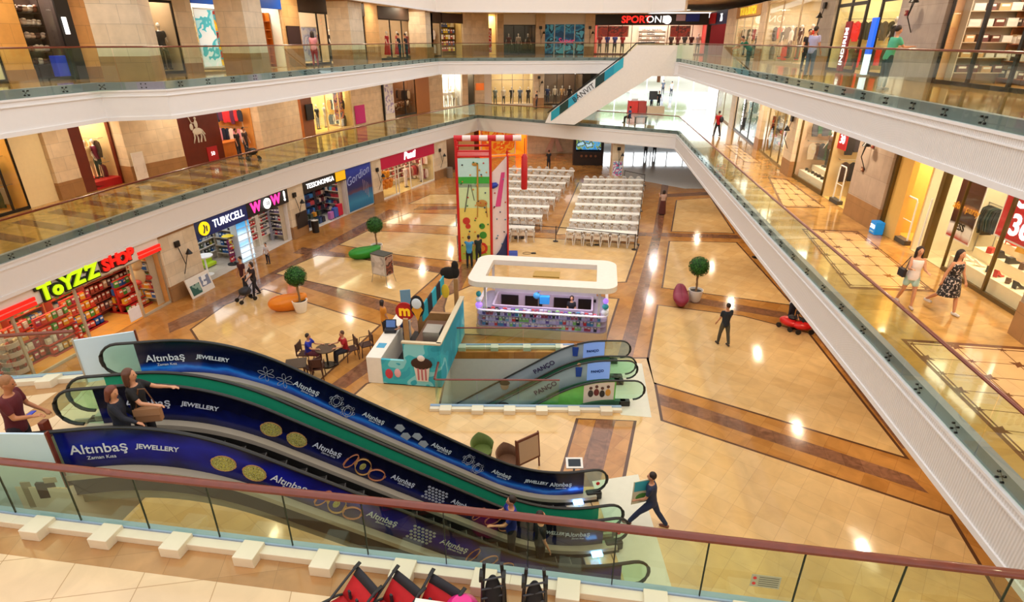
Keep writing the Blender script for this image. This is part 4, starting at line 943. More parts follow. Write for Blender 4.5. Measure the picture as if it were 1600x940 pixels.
rack(b, 'clothes rail behind the orange counter of the rider emblem shop', b.w*.60, b.w*.85, 2.0, 1.5, 9, ['5A2A50', '203048', 'E8E0E0', 'A02848', '7A7A80'], 'plum or navy garment behind the orange counter')
t = b.T('counter', 'orange wooden sales table at the entrance of the rider emblem shop', 'table', b.w*.70, .5, .012); MB().box(-.9, .9, -.35, .35, .8, .86, m_orangewood).build('tabletop', None, t, bevel=.01); MB().box(-.85, .85, -.3, .3, .0, .8, m_orangewood).build('body', None, t)
shelf(b, 'shelf of red and white packs left of the rider emblem wall', .05, b.w*.07+.3, 1.0, 5, .4, .45, .3, C('8A4A28'))
for r in range(5): goods(b, .08, b.w*.07+.25, 1.05, .4+r*.45, 2, 'shoe_box', 'red or white box left of the rider emblem wall', 'boxes left of the rider emblem wall', ['C83038', 'E8E0E0', '2A3050'], (.25, .25, .2), .1)
b = LB(403, 464); pier(b, 'L', out=.5, dep=.8, base=0, cap=0)
b = LB(464, 493); pier(b, 'L', m_brownwood, out=.05, base=0)
MB_ = MB().box(.03, b.w*.35, -.06, 0, 0, 3.6, m_orangewood); o = b.put(MB_.build('wood_panel'), 0, -.10); tag(o, 'narrow orange wood panel right of the two-tone stone column', 'wall panel')
poster(b, 'black notice board on the brown wooden wall of the first floor', b.w*.55, b.w*.95, 1.2, 2.3, m_blkboard, -.2, 'notice_board', 'notice', frame=m_blkboard)
b = LB(493, 552); shell(b, 'L', 'F0D898', 'E8C068', 3, power=300, lc=(1, .88, .62))
front(b, 'glass window with mannequins and a portrait poster on the first floor', n=3, z1=3.8, frame=C('E0C890'))
for i, (c1, c2, nm) in enumerate((('F0ECE4', '2A3040', 'white shirt and dark trousers'), ('3A3A40', '8A8A90', 'dark jacket'), ('E0E0E4', 'C8B890', 'white shirt and beige trousers'))): mannequin(b, 'mannequin in a %s beside the portrait poster' % nm, b.w*(.14+.2*i), .9, .2, c1, c2)
poster(b, 'portrait poster of a person in pink on an orange ground', b.w*.68, b.w*.95, .6, 3.3, blotch('portrait', ['E8882A', 'F0A040', 'D86A7A', '3A2018', 'F0B060'], 2.2), .5)
b = LB(552, 600); pier(b, 'L', out=.1, base=0)
poster(b, 'small magenta notice at the foot of the first floor wall', .2, b.w*.34, .15, 1.6, mat('magenta_notice', 'C82888', .5, noise=.3, nscale=12), -.2, 'notice_board', 'notice', frame=C('C82888'))
MB_ = MB().box(-.06, .06, -.15, 0, 0, 4, m_blkmetal); o = b.put(MB_.build('post'), b.w*.97, -.12); o.name = 'shutter_guide'; tag(o, 'tall black shutter guide right of the magenta notice', 'post')
b = LB(600, 617); pier(b, 'L', C('F4F0E8'), out=.05, base=0); poster(b, 'white banner with violet lettering on the first floor', .2, b.w-.2, .4, 3.0, blotch('violet_banner', ['F2F0F8', 'ECECFA', 'A8A0D8'], 3), -.15)
b = LB(617, 651); shell(b, 'L', '8A5A38', '6A4028', 3, power=120, lc=(1, .85, .65)); front(b, 'dark framed window of the brown shop on the first floor', n=2, z1=3.6)
for r in range(3): goods(b, .2, b.w-.2, .7+.5*r, .7-.2*r+.012, 8, 'ornament', 'pale or dark ornament in the brown shop window', 'ornaments in the brown shop window', ['F0E4D0', '2A1E18', '8A5A38', 'D8C8B0'], (.35, .3, .45), .3, 'ball')
b = LB(651, 671); pier(b, 'L', mat('light_wood', 'B87A48', .5), out=.1, base=0)
b = LB(671, 692); pier(b, 'L', out=.1, base=0)
b = LB(692, 722); shell(b, 'L', 'F8F0E0', 'F0E8D8', 3, power=330, lc=(1, .97, .9)); front(b, 'bright white shop window near the far corner of the first floor', n=3, z1=3.7, frame=C('F0EDE4'))
for i in range(4): mannequin(b, ['first', 'second', 'third', 'fourth'][i]+' white mannequin from the left in the bright corner shop window', b.w*(.15+.22*i), .8, 0, *[('F0ECE8', 'E0D8D0'), ('E8E0D8', 'B0A898'), ('F0ECE8', 'E0D8D0'), ('C8B890', '8A8070')][i])
b = LB(722, 731); pier(b, 'L', out=.15, base=0)
b = LB(731, 742); shell(b, 'L', '8A8478', '7A7468', 2.5, power=60); 
b = LB(742, 757); pier(b, 'L', out=.1, base=0)
t = b.T('notice_board', 'small orange sign on the stone wall at the first floor corner', 'sign', b.w*.5, -.2, 1.6); MB().box(-.45, .45, -.02, .02, 0, .7, mat('orange_sign', 'E8701A', .4, emit=.5, noise=0)).build('sign_board', None, t)
b = LB(757, 768); pier(b, 'L', m_white, out=.1, base=0)
# first floor far end
b = LB(768, 833); shell(b, 'B', 'C0A878', 'D8C098', 3.5, power=260, lc=(1, .92, .8))
sign(b, 'dark sign above the white framed windows at the far end of the first floor', m_blkboard, 0, b.w, 3.4, 4.0)
front(b, 'white framed shop windows at the far end of the first floor', frame=C('E8E4DC'), n=4, z1=3.4, bars=(2.6,))
for i, (c1, c2, nm) in enumerate((('8A9A98', '5A6A68', 'grey green coat'), ('E8E0D0', '3A3A40', 'cream blouse'), ('2A2A2E', '1E1E22', 'black suit'), ('6A7A9A', '3A4A6A', 'blue dress'), ('3A3430', '2A2620', 'brown jacket'))): mannequin(b, 'mannequin in a %s behind the white framed windows' % nm, b.w*(.1+.2*i), .8, 0, c1, c2)
b = LB(833, 849); pier(b, 'B', out=.3); lamp(b, 'black lamp on the stone pier at the far end of the first floor', b.w*.5, 2.4, -.32)
b = LB(849, 909); shell(b, 'B', '5A4430', '8A6A48', 3.5, power=200, lc=(1, .88, .7)); sign(b, 'brown sign with white lettering of the menswear shop', m_brownboard, 0, b.w, 3.2, 4.0, (('Ramsey', .8, m_letter, b.w*.5, .4, {'sx': 1.3}),))
front(b, 'dark framed windows under the brown menswear sign', n=3, door=(b.w*.5, b.w*.8), z1=3.2)
for i, (c1, c2, nm) in enumerate((('2A3A70', '1E2440', 'blue suit'), ('E8D8C0', '5A4A3A', 'cream shirt'), ('F0C080', '8A5A38', 'ochre sweater'), ('2A2420', '1E1A18', 'black coat'))): mannequin(b, 'mannequin in a %s under the brown menswear sign' % nm, b.w*(.12+.19*i), .7, .1, c1, c2)
# bright hall with the entrance, far right
m_hall = mat('hall_white_wall', 'F4F4F2', .6, noise=.01); m_hfloor = mat('hall_polished_floor', 'E6E8EA', .08, noise=.05, coat=.5)
S('wall_hall', MB().box(9.6, 9.9, 67.5, 84, F1, 8.65, m_hall).box(27.0, 27.3, 60, 84, F1, 8.65, m_hall))
S('floor_hall', MB().prism([(4.4, 55.2), (12.4, 50.0), (15.5, 50.5), (18.4, 62), (27, 62), (27, 84), (9.9, 84), (9.9, 67), (4.4, 66.8)], F1, F1+.008, m_hfloor))
t = tag(MB().box(0, .01, 0, .01, 0, .01).build('x'), 'x', 'x'); bpy.data.objects.remove(t)
tag(MB().box(10.2, 26.5, 68, 83.5, 8.56, 8.62, mat('hall_fill_glow', 'F8FBFF', .5, emit=3.2, noise=0)).build('ceiling_light'), 'added white glowing panel brightening the entrance hall from above', 'ceiling light')  # glowing panel added to wash the hall white
E1_ = bayAB((9.9, 84), (27, 84), F1, H1)
t = E1_.T('entrance_doors', 'bright glazed entrance wall at the far end of the white hall', 'entrance', 0, 0)
for i in range(9): MB().box(i*17.1/8-.05, i*17.1/8+.05, -.05, .05, 0, 4.0, C('E8ECEC')).build('post', None, t)
for zz in (2.4, 3.9): MB().box(0, 17.1, -.05, .05, zz, zz+.1, C('E8ECEC')).build('rail', None, t)
for i in range(8):
    if i in (3, 4): continue
    MB().box(i*17.1/8+.06, (i+1)*17.1/8-.06, -.01, .01, .05, 3.9, m_shopglass).build('window_pane', None, t)
S('ground_outside', MB().box(-10, 50, 84.1, 130, F1-.1, F1, C('D8D8CC')))
S('wall_back', MB().box(-34, 9.6, 75, 75.3, F1, 13.5, m_outer).box(27.3, 34, 75, 75.3, F1, 13.5, m_outer).box(9.6, 27.3, 75, 75.3, 9.8, 13.5, m_outer))
tr = tag(MB().sph((0, 0, 3.6), (4.5, 1.6, 2.3), 16, 10, C('A8C070', rough=.9)).tube([(0, 0, 0), (0, 0, 3)], .25, 8, m_brownwood).build('tree', None, None, (19, 100, F1), smooth=True), 'pale green tree outside seen through the bright entrance', 'tree')
for k, (x, y, sc_) in enumerate(((15.5, 108, 1.1), (25, 105, 1.2))):
    o = tr.copy(); COL.objects.link(o); o.location = (x, y, F1); o.scale = (sc_,)*3; o['label'] = ['second tree outside, left of the first through the entrance', 'third tree outside, right of the first through the entrance'][k]
# ================================================================== first floor, right side
def RB(xa, xb): return Bay(SR1, F1, xa, xb, H1)
m_goldframe = mat('bronze_frame', '6A5428', .35, .5)
b = RB(1118, 1140); shell(b, 'R', 'F8F2EA', 'F0EAE0', 3, power=150, lc=(1, .97, .92)); front(b, 'farthest bright shop window on the right of the first floor', n=2, z1=4.0, frame=C('B8A890'))
b = RB(1140, 1146); pier(b, 'R', base=0)
b = RB(1146, 1180); shell(b, 'R', 'F4EEE6', 'ECE4D8', 3, power=220, lc=(1, .96, .9)); front(b, 'far shop window with a vertical white lettered banner on the right', n=3, z1=4.0)
t = b.T('banner', 'black vertical banner with white lettering in the far right shop', 'banner', b.w*.40, -.1, .4); MB().box(-.35, .35, 0, .04, 0, 3, m_blkboard).build('banner_cloth', None, t); text('FASHION', .55, .01, m_letter, t, (0, -.02, 1.5), rot=(pi/2, -pi/2, 0))
for i in range(3): mannequin(b, ['left', 'middle', 'right'][i]+' mannequin in dark clothes behind the vertical banner window', b.w*(.2+.3*i), .8, 0, ['3A4038', '1E1E22', '5A5048'][i], '26262A')
b = RB(1180, 1186); pier(b, 'R', base=.7)
b = RB(1183, 1226); shell(b, 'R', 'F6DDA0', 'E8C888', 3, power=330, lc=(1, .88, .66)); front(b, 'shop windows with shoes and bags left of the striped suit display', n=4, z1=4.0, frame=C('8A744A'))
for k in range(3):
    shelf(b, ['left', 'middle', 'right'][k]+' glass shelf of accessories in the pale yellow window', b.w*(.05+.32*k), b.w*(.30+.32*k), 1.0, 4, .4, .7, .4, C('F6E8C8'))
    for r in range(4): goods(b, b.w*(.05+.32*k), b.w*(.30+.32*k), 1.1, .4+r*.7, 4, 'accessory', 'hat, shoe or scarf on the pale yellow window shelves', 'accessories in the pale yellow windows', ['3A4A30', 'C8501E', '2A2A2A', 'E8E0D0', 'B89A60'], (.35, .25, .22), .5, 'ball')
b = RB(1226, 1238); pier(b, 'R', out=.25, base=.8)
lamp(b, 'black lamp on the narrow stone pier beside the suit window', b.w*.5, 2.4, -.3)
b = RB(1238, 1283); shell(b, 'R', 'D8B898', 'D8B070', 3, power=260, lc=(1, .88, .7)); front(b, 'bronze framed window with suited mannequins on the right', n=1, z1=4.0, frame=m_goldframe, fw=.1, plinth=.2)
t = b.T('display_plinth', 'white display step with shoes below the suited mannequins', 'plinth', b.w/2, .8, .012); MB().box(-b.w*.46, b.w*.46, -.6, .8, 0, .45, C('F2E6C8')).build('step', None, t); MB().box(-b.w*.46, b.w*.46, 0, .8, .45, .7, C('F2E6C8')).build('step', None, t)
for i, (c1, c2, nm) in enumerate((('6A4A3A', '3A3430', 'brown jacket'), ('4A6A58', '3A3A40', 'green jacket'), ('C8B8A0', '6A5A50', 'beige coat'))): mannequin(b, 'mannequin in a %s in the bronze framed window' % nm, b.w*(.22+.27*i), 1.2, .72, c1, c2)
goods(b, b.w*.08, b.w*.92, .5, .465, 8, 'dress_shoe', 'dark dress shoe on the white step below the suited mannequins', 'dress shoes below the suited mannequins', ['2A1E18', '4A3424', '1C1C1E', '6A5A40'], (.12, .3, .14), .8, 'shoe', cat='shoe')
b = RB(1283, 1330); shell(b, 'R', 'D8C090', 'E0BC70', 5, power=330, lc=(1, .86, .62))
t = b.T('hanging_sign', 'red hanging sale sign with white figures near the suit window', 'sign', b.w*.22, .1, 2.2); MB().box(-.4, .4, -.02, .02, 0, 1.7, m_red).build('sign_panel', None, t); text('50', .5, .01, m_letter, t, (0, -.03, 1.1)); text('30', .5, .01, m_letter, t, (0, -.03, .4))
def gate(b, u, label):
    t = b.T('security_gate', label, 'gate', u, .1, .012)
    MB().tube([(-.35, 0, 0), (-.3, 0, 1.5), (-.24, 0, 1.58), (.24, 0, 1.58), (.3, 0, 1.5), (.35, 0, 0)], .03, 8, C('E8E8E4')).build('frame', None, t, smooth=True); MB().box(-.42, .42, -.12, .12, 0, .16, C('4A463E')).build('base', None, t); MB().tube([(-.28, 0, .8), (.28, 0, .8)], .015, 6, C('E8E8E4')).build('crossbar', None, t)
gate(b, b.w*.42, 'white security gate at the entrance below the red hanging sign')
for i, (c1, nm) in enumerate((('1E1E22', 'black coat'), ('26222A', 'long dark coat'))): mannequin(b, 'mannequin in a %s behind the red hanging sign' % nm, b.w*(.55+.3*i), 1.6, .9, c1, c1)
t = b.T('display_plinth', 'cream shoe display block inside the entrance beside the stone pier', 'plinth', b.w*.5, 1.6, .012); MB().box(-b.w*.45, b.w*.48, -.5, .6, 0, .5, C('F0DCA8')).build('step', None, t); MB().box(-b.w*.45, b.w*.48, 0, .6, .5, .88, C('F0DCA8')).build('step', None, t)
goods(b, b.w*.1, b.w*.95, 1.3, .515, 8, 'casual_shoe', 'small dark shoe on the cream display block', 'shoes on the cream display block', ['2A2420', '3A5A3A', 'B8382A', 'E8E0D0'], (.13, .3, .13), .8, 'shoe', cat='shoe')
b = RB(1327, 1376); pier(b, 'R', C('B8A898', rough=.5) if False else wallstone('stone_pinkish', 'B8A494', 'AE9A8A', 1.2, .9), out=.25, dep=.9, base=.85); lamp(b, 'black swing arm lamp on the wide grey stone pier at right', b.w*.35, 3.0, -.28)
for i, (u, z, c) in enumerate(((.42, 2.9, '7A2420'), (.30, 1.95, '6A3A24'))):
    t = b.T('alarm_button', ['upper', 'lower'][i]+' red fire alarm button on the wide grey pier', 'alarm', b.w*u, -.27, z); MB().box(-.09, .09, -.05, 0, -.09, .09, C(c)).build('case', None, t, bevel=.01); MB().tube([(0, -.05, 0), (0, -.07, 0)], .04, 12, C('C8A080')).build('button', None, t)
b = RB(1376, 1420); shell(b, 'R', 'DDB060', 'DCA850', 5, power=330, lc=(1, .84, .58))
t = b.T('door_jamb', 'dark bronze post and yellow wall at the left of the shoe shop door', 'post', 0, -.05); MB().box(0, .16, -.1, .15, 0, 4, m_goldframe).build('frame_post', None, t); MB().box(.16, b.w*.5, 0, .2, 0, 4, C('DDB362')).build('wall_panel', None, t); t.name = 'entrance_jamb'
t = b.T('price_cube', 'glowing blue cube with the number 300 on the walkway floor', 'sign', b.w*.12, -.3, .0); t.scale = (.62, .62, .62); MB().box(-.32, .32, -.25, .25, .02, .75, mat('blue_cube', '0A78C0', .4, emit=.6, noise=.1)).build('cube', None, t, bevel=.02); text('300', .32, .01, m_letter, t, (0, -.27, .45), off=.01); MB().box(-.2, .2, -.27, -.25, .12, .2, C('A8D8F0')).build('caption_bar', None, t)
gate(b, b.w*.62, 'white security gate beside the blue number cube'); 
b2 = RB(1420, 1500); bb_ = RB(1420, 1720)
shell(bb_, 'R', 'D8C8A0', 'D8C090', 5, power=480, lc=(1, .9, .72))
rack(b2, 'round rail of dark jackets inside the shoe shop', b2.w*.02, b2.w*.30, 2.0, 1.7, 10, ['18181C', '1A2A24', '22222A', '2A2420'], 'dark jacket hanging on the rail inside the shoe shop')
for k in range(3):
    u0 = b2.w*(.0+.34*k); u1 = u0+b2.w*.3; shelf(b2, ['left', 'middle', 'right'][k]+' dark wall shelf of boxed shoes deep inside the shoe shop', u0, u1, 3.9, 6, .6, .52, .4, C('3A342E'))
    for r in range(6): goods(b2, u0+.05, u1-.05, 4.05, .6+r*.52, 5, 'shoe_box', 'dark or white shoe box on the back wall of the shoe shop', 'shoe boxes on the back wall of the shoe shop', ['26242A', '1E1C20', 'D8D4E0', '4A4248'], (.32, .3, .2), .05)
t = b2.T('front_post', 'tall bronze door post in the middle of the shoe shop front', 'post', b2.w*.30, 0); t.name = 'door_frame_post'; MB().box(-.09, .09, -.1, .1, 0, 4, m_goldframe).build('post_body', None, t); MB().tube([(-.25, -.1, .1), (-.25, -.1, 1.9)], .03, 8, C('E8E4D8')).build('door_handle', None, t)
m_photo = printed('leather_jacket_photo', [(0, 'B02820'), (.06, 'F0E8E0'), (.14, 'F4F0EA'), (.18, '3A1E18'), (.30, '4A2418'), (.36, 'C87A2A'), (.40, '4A2A20'), (.72, '5A3426'), (.76, 'E0A070'), (.88, 'F0C080'), (1, 'E8A838')], .06, .35)
t = b2.T('hanging_banner', 'tall hanging banner of a blond person in a brown leather jacket', 'banner', b2.w*.62, .25, .9)
mb = MB(); mb.add([(-.55, -.02, .05), (.55, -.02, .05), (.55, -.02, 2.75), (-.55, -.02, 2.75)], [(0, 1, 2, 3)], m_photo, [[(0, 0), (1, 0), (1, 1), (0, 1)]]); mb.build('picture', None, t, fix=False)
MB().box(-.58, .58, -.01, .01, 0, 2.8, C('EDE4D8')).build('banner_cloth', None, t); text('after party', .3, .004, C('F0B030'), t, (0, -.03, 1.0), shear=.2); text('ESS', .3, .004, C('2A2420'), t, (0, -.03, .42), off=.01)
b3 = RB(1470, 1712)
t = b3.T('window_plinth', 'white stepped display of women shoes behind the right window', 'plinth', 0, .15, .012); W3 = b3.w
t.name = 'display_plinth'
MB().box(0, W3, 0, .6, 0, .45, C('F4E4B8')).build('step', None, t); MB().box(0, W3, .6, 1.15, 0, .75, C('F4E4B8')).build('step', None, t); MB().box(0, W3, 1.15, 1.6, 0, 1.0, C('F4E4B8')).build('step', None, t)
for k in range(2):
    t = b3.T('shoe_tower', ['left', 'right'][k]+' round tower of dark shoes behind the hanging banner', 'display stand', 1.0+2.6*k, 2.9, .012); MB().cyl(0, 0, 0, 1.9, .06, m=m_steel).build('pole', None, t)
    for i in range(5): MB().cyl(0, 0, .3+.4*i, .33+.4*i, .42, n=20, m=C('C8C0B0')).build('tier', None, t)
    for i in range(5): goods(b3, .65+2.6*k, 1.35+2.6*k, 2.75, .345+.4*i, 5, 'sport_shoe', 'dark blue or black sports shoe on the round towers', 'sports shoes on the round towers', ['22283A', '1C1C20', 'D8D8E0', '3A4A6A'], (.13, .3, .15), 1.2, 'shoe', cat='shoe')
for r, (d, z, n) in enumerate(((.42, .465, 12), (.9, .765, 11), (1.35, 1.015, 10))):
    goods(b3, .3, W3*.9, d, z, n, 'heeled_shoe', ['heeled shoe on the lowest step of the right window display', 'heeled shoe on the middle step of the right window display', 'heeled shoe on the top step of the right window display'][r], ['shoes on the lowest window step', 'shoes on the middle window step', 'shoes on the top window step'][r], ['C8281E', '2A2420', 'C8A050', 'E8D8C0', '6A4A38', '181818'], (.13, .34, .2), 1.0, 'heel' if r != 1 else 'shoe', cat='shoe')
goods(b3, W3*.15, W3*.7, 1.3, 1.0, 4, 'handbag', 'large yellow, red or black handbag on top of the window display', 'handbags on the window display', ['E0A828', 'C8281E', '1E1A18', 'D88828'], (.6, .25, .5), .4, 'bag', cat='bag')
t = b3.T('hanging_sign', 'large red hanging sale sign with 50 and 30 at the right edge', 'sign', W3*.33, .35, 1.55); MB().box(-.75, .75, -.02, .02, 0, 1.7, m_red).build('sign_panel', None, t); MB().box(-.8, .8, -.015, .015, -.05, 1.75, C('F0E8E0')).build('sign_border', None, t); text('50', .8, .01, m_letter, t, (.1, -.035, 1.15), off=.02); text('36', .8, .01, m_letter, t, (.1, -.035, .4), off=.02)
front(b3, 'large glass window over the stepped shoe display at right', n=3, z1=4.0, frame=m_goldframe, fw=.08, plinth=.12)
t = b3.T('stone_pillar', 'stone pillar at the right picture edge beside the shoe display', 'pillar', W3*.52, -.6); 
bpy.data.objects.remove(t)
b4 = bayAB(U(1575, 520, F1)[:2], U(1680, 600, F1)[:2], F1, H1); pier(b4, 'R', wallstone('stone_edge', 'A08A78', '96806E', 1.2, .9), out=0, dep=.8, base=.85)
# ================================================================== second floor
def L2(xa, xb): return Bay(SL2, F2, xa, xb, H2)
bm = Line([(-14.0, 20.7), (-12.1, 21.3)]).off(.45)
column(bm, F2, 165, 243, 1.7, H2, 'L')
c2 = EL2.off(.45)
column(c2, F2, 396, 424, 1.3, H2, 'L'); column(c2, F2, 553, 573, 1.3, H2, 'L'); column(c2, F2, 668, 691, 1.4, H2, 'L'); column(c2, F2, 743, 763, 1.2, H2, 'L')
c1 = EL1.off(1.0)
b = L2(-50, 14); shell(b, 'L', 'E8E0C8', 'C8B890', 2.5, power=110, lc=(1, .9, .7)); front(b, 'partly seen shop window at the left edge of the second floor', n=2, z1=3.0)
b = L2(14, 57); pier(b, 'L', wallstone('stone_gold', 'E0A85C', 'D49A4E'), out=.1, base=.4)
b = L2(57, 137); shell(b, 'L', '3A2A24', '6A5040', 2.6, power=190, lc=(1, .86, .7)); front(b, 'black framed window of the hat and shoe shop on the second floor', n=1, z1=2.9, frame=m_blkmetal, fw=.14)
MB_ = MB().box(.02, b.w*.28, -.1, -.02, 0, 3.4, m_blkboard); o = b.put(MB_.build('door_panel'), b.w*.70, -.03); o.name = 'black_panel'; tag(o, 'tall black panel with a white light strip right of the hat window', 'panel')
o = MB().box(-.08, .08, -.02, 0, 0, .55, m_letter).build('light_strip', None, None); b.put(o, b.w*.80, -.15, 1.5); tag(o, 'small white light strip on the tall black panel', 'light')
header(b, 'L', wallstone('stone_gold2', 'E6B878', 'DDAE6C'), 2.9)
for k in range(3):
    for r in range(2): pass
shelf(b, 'dark shelf of pale hats in the black framed window', b.w*.08, b.w*.66, .5, 5, .5, .42, .4, C('3A2A26'))
for r in range(5): goods(b, b.w*.1, b.w*.64, .66, .5+r*.42, 6, 'hat', 'pale or brown hat in the black framed window on the second floor', 'hats in the black framed window', ['E8D8C8', 'D8B8A0', '8A5A48', 'F0E8E0', '5A3A34'], (.28, .24, .2), .3, 'ball', cat='hat')
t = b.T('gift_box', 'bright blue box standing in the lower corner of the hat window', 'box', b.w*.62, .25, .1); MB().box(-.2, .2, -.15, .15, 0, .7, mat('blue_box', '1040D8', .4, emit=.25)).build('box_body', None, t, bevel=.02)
b = L2(137, 245); pier(b, 'L', wallstone('stone_gold3', 'E6B070', 'DCA662'), out=.0, base=.4)
b = L2(245, 291); shell(b, 'L', 'B8A080', 'C8B898', 2.2, power=90, lc=(1, .9, .75)); front(b, 'black framed window with two dark suited mannequins on the second floor', n=1, z1=2.8, frame=m_blkmetal, fw=.1)
header(b, 'L', m_stone, 2.8)
for i in range(2): mannequin(b, ['left', 'right'][i]+' mannequin in a black jacket in the second floor window', b.w*(.5+.27*i), .7, .15, '1E1A1C', '24222A')
b = L2(291, 317); pier(b, 'L', m_stone, out=.1, base=.4)
b = L2(317, 450); shell(b, 'L', 'F0E8D0', 'D8B070', 2.5, power=260, lc=(1, .95, .85))
m_blue = mat('sign_blue', '0A50B8', .35, emit=.25, noise=.02)
sign(b, 'long blue shop sign crossing behind the second column of the gallery', m_blue, 0, b.w, 2.75, 3.5)
t = b.T('sign_emblem', 'white round emblem on the blue sign beside the stone column', 'emblem', b.w*.36, -.18, 3.1); MB().tube([(0, 0, 0), (0, -.04, 0)], .3, 6, m_letter).build('disc', None, t)
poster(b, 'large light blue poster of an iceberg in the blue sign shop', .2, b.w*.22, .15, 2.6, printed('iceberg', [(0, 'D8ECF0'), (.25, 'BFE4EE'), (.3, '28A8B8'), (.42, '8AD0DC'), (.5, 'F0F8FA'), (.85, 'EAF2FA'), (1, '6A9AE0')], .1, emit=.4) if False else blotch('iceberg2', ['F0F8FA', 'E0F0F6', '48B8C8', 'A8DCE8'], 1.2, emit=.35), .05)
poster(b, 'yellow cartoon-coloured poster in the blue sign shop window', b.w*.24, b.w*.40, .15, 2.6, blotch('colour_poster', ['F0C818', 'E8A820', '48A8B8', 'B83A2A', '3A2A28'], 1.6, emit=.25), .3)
shelf(b, 'orange wooden shelving at the right of the blue sign shop', b.w*.72, b.w*.98, .6, 6, .2, .4, .3, m_orangewood)
b = L2(450, 475); pier(b, 'L', wallstone('stone_gold4', 'E2B47A', 'D8AA70'), out=.1, base=.9); poster(b, 'dark brown notice board on the stone pier of the second floor', b.w*.1, b.w*.9, 1.1, 2.0, C('3A1E1A'), -.16, 'notice_board', 'notice', frame=C('2A1614'))
b = L2(475, 574); shell(b, 'L', 'F0D8B8', 'D8B888', 3, power=200, lc=(1, .9, .75))
sign(b, 'dark brown shop sign with white lettering partly behind the third column', m_brownboard, 0, b.w, 2.75, 3.5, (('Shop', .75, m_letter, b.w*.50, .38, {'off': .02}),))
front(b, 'windows under the dark brown sign on the second floor', n=4, door=(b.w*.38, b.w*.6), z1=2.75)
poster(b, 'white and violet poster in the window under the dark brown sign', b.w*.03, b.w*.26, .2, 2.0, blotch('violet_poster', ['F0EEF8', 'D8DCF4', 'A8B0E0', 'E8E8F8'], 1.8), .15)
mannequin(b, 'mannequin in a red top under the dark brown sign', b.w*.33, .6, .1, 'B83A28', '3A3A48'); mannequin(b, 'mannequin in black beside the doorway under the dark brown sign', b.w*.62, .9, .1, '1E1A1C', '24222A')
b = L2(574, 594); pier(b, 'L', wallstone('stone_gold5', 'E2B47A', 'D8AA70'), out=.1, base=.9)
b = L2(594, 690); shell(b, 'L', 'D8B890', 'C8A070', 3, power=220, lc=(1, .88, .7))
sign(b, 'long dark sign above the red dresses on the second floor', m_brownboard, 0, b.w, 2.7, 3.5)
front(b, 'windows with red dresses on the second floor', n=6, z1=2.7)
for i in range(6): mannequin(b, ['first', 'second', 'third', 'fourth', 'fifth', 'sixth'][i]+' mannequin from the left in the red dress windows', b.w*(.08+.15*i), .7, .1, ['E8D8D0', 'B8142C', 'B01830', '8A1424', 'E8E0D8', 'E8D8C8'][i], ['3A3A40', 'B8142C', 'B01830', '8A1424', 'D8D0C8', '5A4A40'][i], dress=(.75, .3, ['E8D8D0', 'B8142C', 'B01830', '8A1424', 'E8E0D8', 'E8D8C8'][i]))
b = L2(691, 723); shell(b, 'L', 'E8C880', 'D8B880', 3, power=90, lc=(1, .9, .6)); sign(b, 'dark sign above the yellow lit shop of the second floor', m_brownboard, 0, b.w, 2.7, 3.5); shelf(b, 'shelf in the yellow lit shop of the second floor', .3, b.w-.3, .5, 5, .4, .5, .4, C('8A6A30'))
for r in range(5): goods(b, .4, b.w-.4, .65, .4+r*.5, 7, 'colourful_item', 'small yellow, white or red item in the yellow lit shop', 'items in the yellow lit shop', ['F0D048', 'F0E8D0', 'B84A3A', '5A6A9A'], (.3, .2, .35), .2)
b = L2(723, 736); pier(b, 'L', base=.9); b = L2(763, 776); shell(b, 'L', 'F0D8A0', 'D8B070', 2.5, power=70); poster(b, 'red banner with white lettering in the corner shop of the second floor', .1, b.w*.5, .2, 2.4, blotch('red_banner', ['D8202A', 'C81A24', 'F0E0E0', 'D8202A'], 2.5), .1); b = L2(776, 786); pier(b, 'L', base=.9)
b = L2(736, 763); pier(b, 'L', base=.9)
# second floor far end
def B2(xa, xb): return Bay(SB2, F2, xa, xb, H2)
b = B2(786, 836); shell(b, 'B', '2A2422', '5A4A40', 2.5, power=50); front(b, 'dark shop window at the far end of the top gallery', n=3, z1=2.7); header(b, 'B', m_white, 2.7)
for i in range(3): mannequin(b, ['left', 'middle', 'right'][i]+' mannequin in the dark window of the far top gallery', b.w*(.2+.3*i), .8, .1, ['5A1E24', 'C8B8A8', '3A3A3E'][i], '2A2628')
b = B2(836, 850); pier(b, 'B', out=.4); lamp(b, 'black lamp left of the teal poster wall on the top gallery', b.w*.5, 2.0, -.42)
b = B2(850, 912); shell(b, 'B', '1A5A78', '4A7A88', 1, power=30); header(b, 'B', m_white, 2.75)
t = b.T('poster_wall', 'large teal blue poster wall in four panes on the top gallery', 'poster', 0, -.05)
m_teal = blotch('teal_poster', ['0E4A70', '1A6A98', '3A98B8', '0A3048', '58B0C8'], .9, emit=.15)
for i in range(4): MB().box(b.w*i/4+.05, b.w*(i+1)/4-.05, 0, .04, .1, 2.7, m_teal).build('pane', None, t)
for i in range(5): MB().box(b.w*i/4-.05, b.w*i/4+.05, -.03, .06, 0, 2.75, C('C8D8DC')).build('mullion', None, t)
MB().box(0, b.w, -.03, .05, 1.1, 1.18, C('C8D8DC')).build('crossbar', None, t); text('Super', .7, .01, mat('pink_word', 'D83A6A', .4, emit=.6, noise=0), t, (b.w*.55, -.05, 1.25), shear=.1)
b = B2(912, 927); pier(b, 'B', out=.4); lamp(b, 'black lamp between the teal poster wall and the sports shop', b.w*.5, 2.0, -.42)
b = B2(927, 1100); shell(b, 'B', 'C8282A', 'B89878', 4, power=520, lc=(1, .9, .8), backc='E8D8C0')
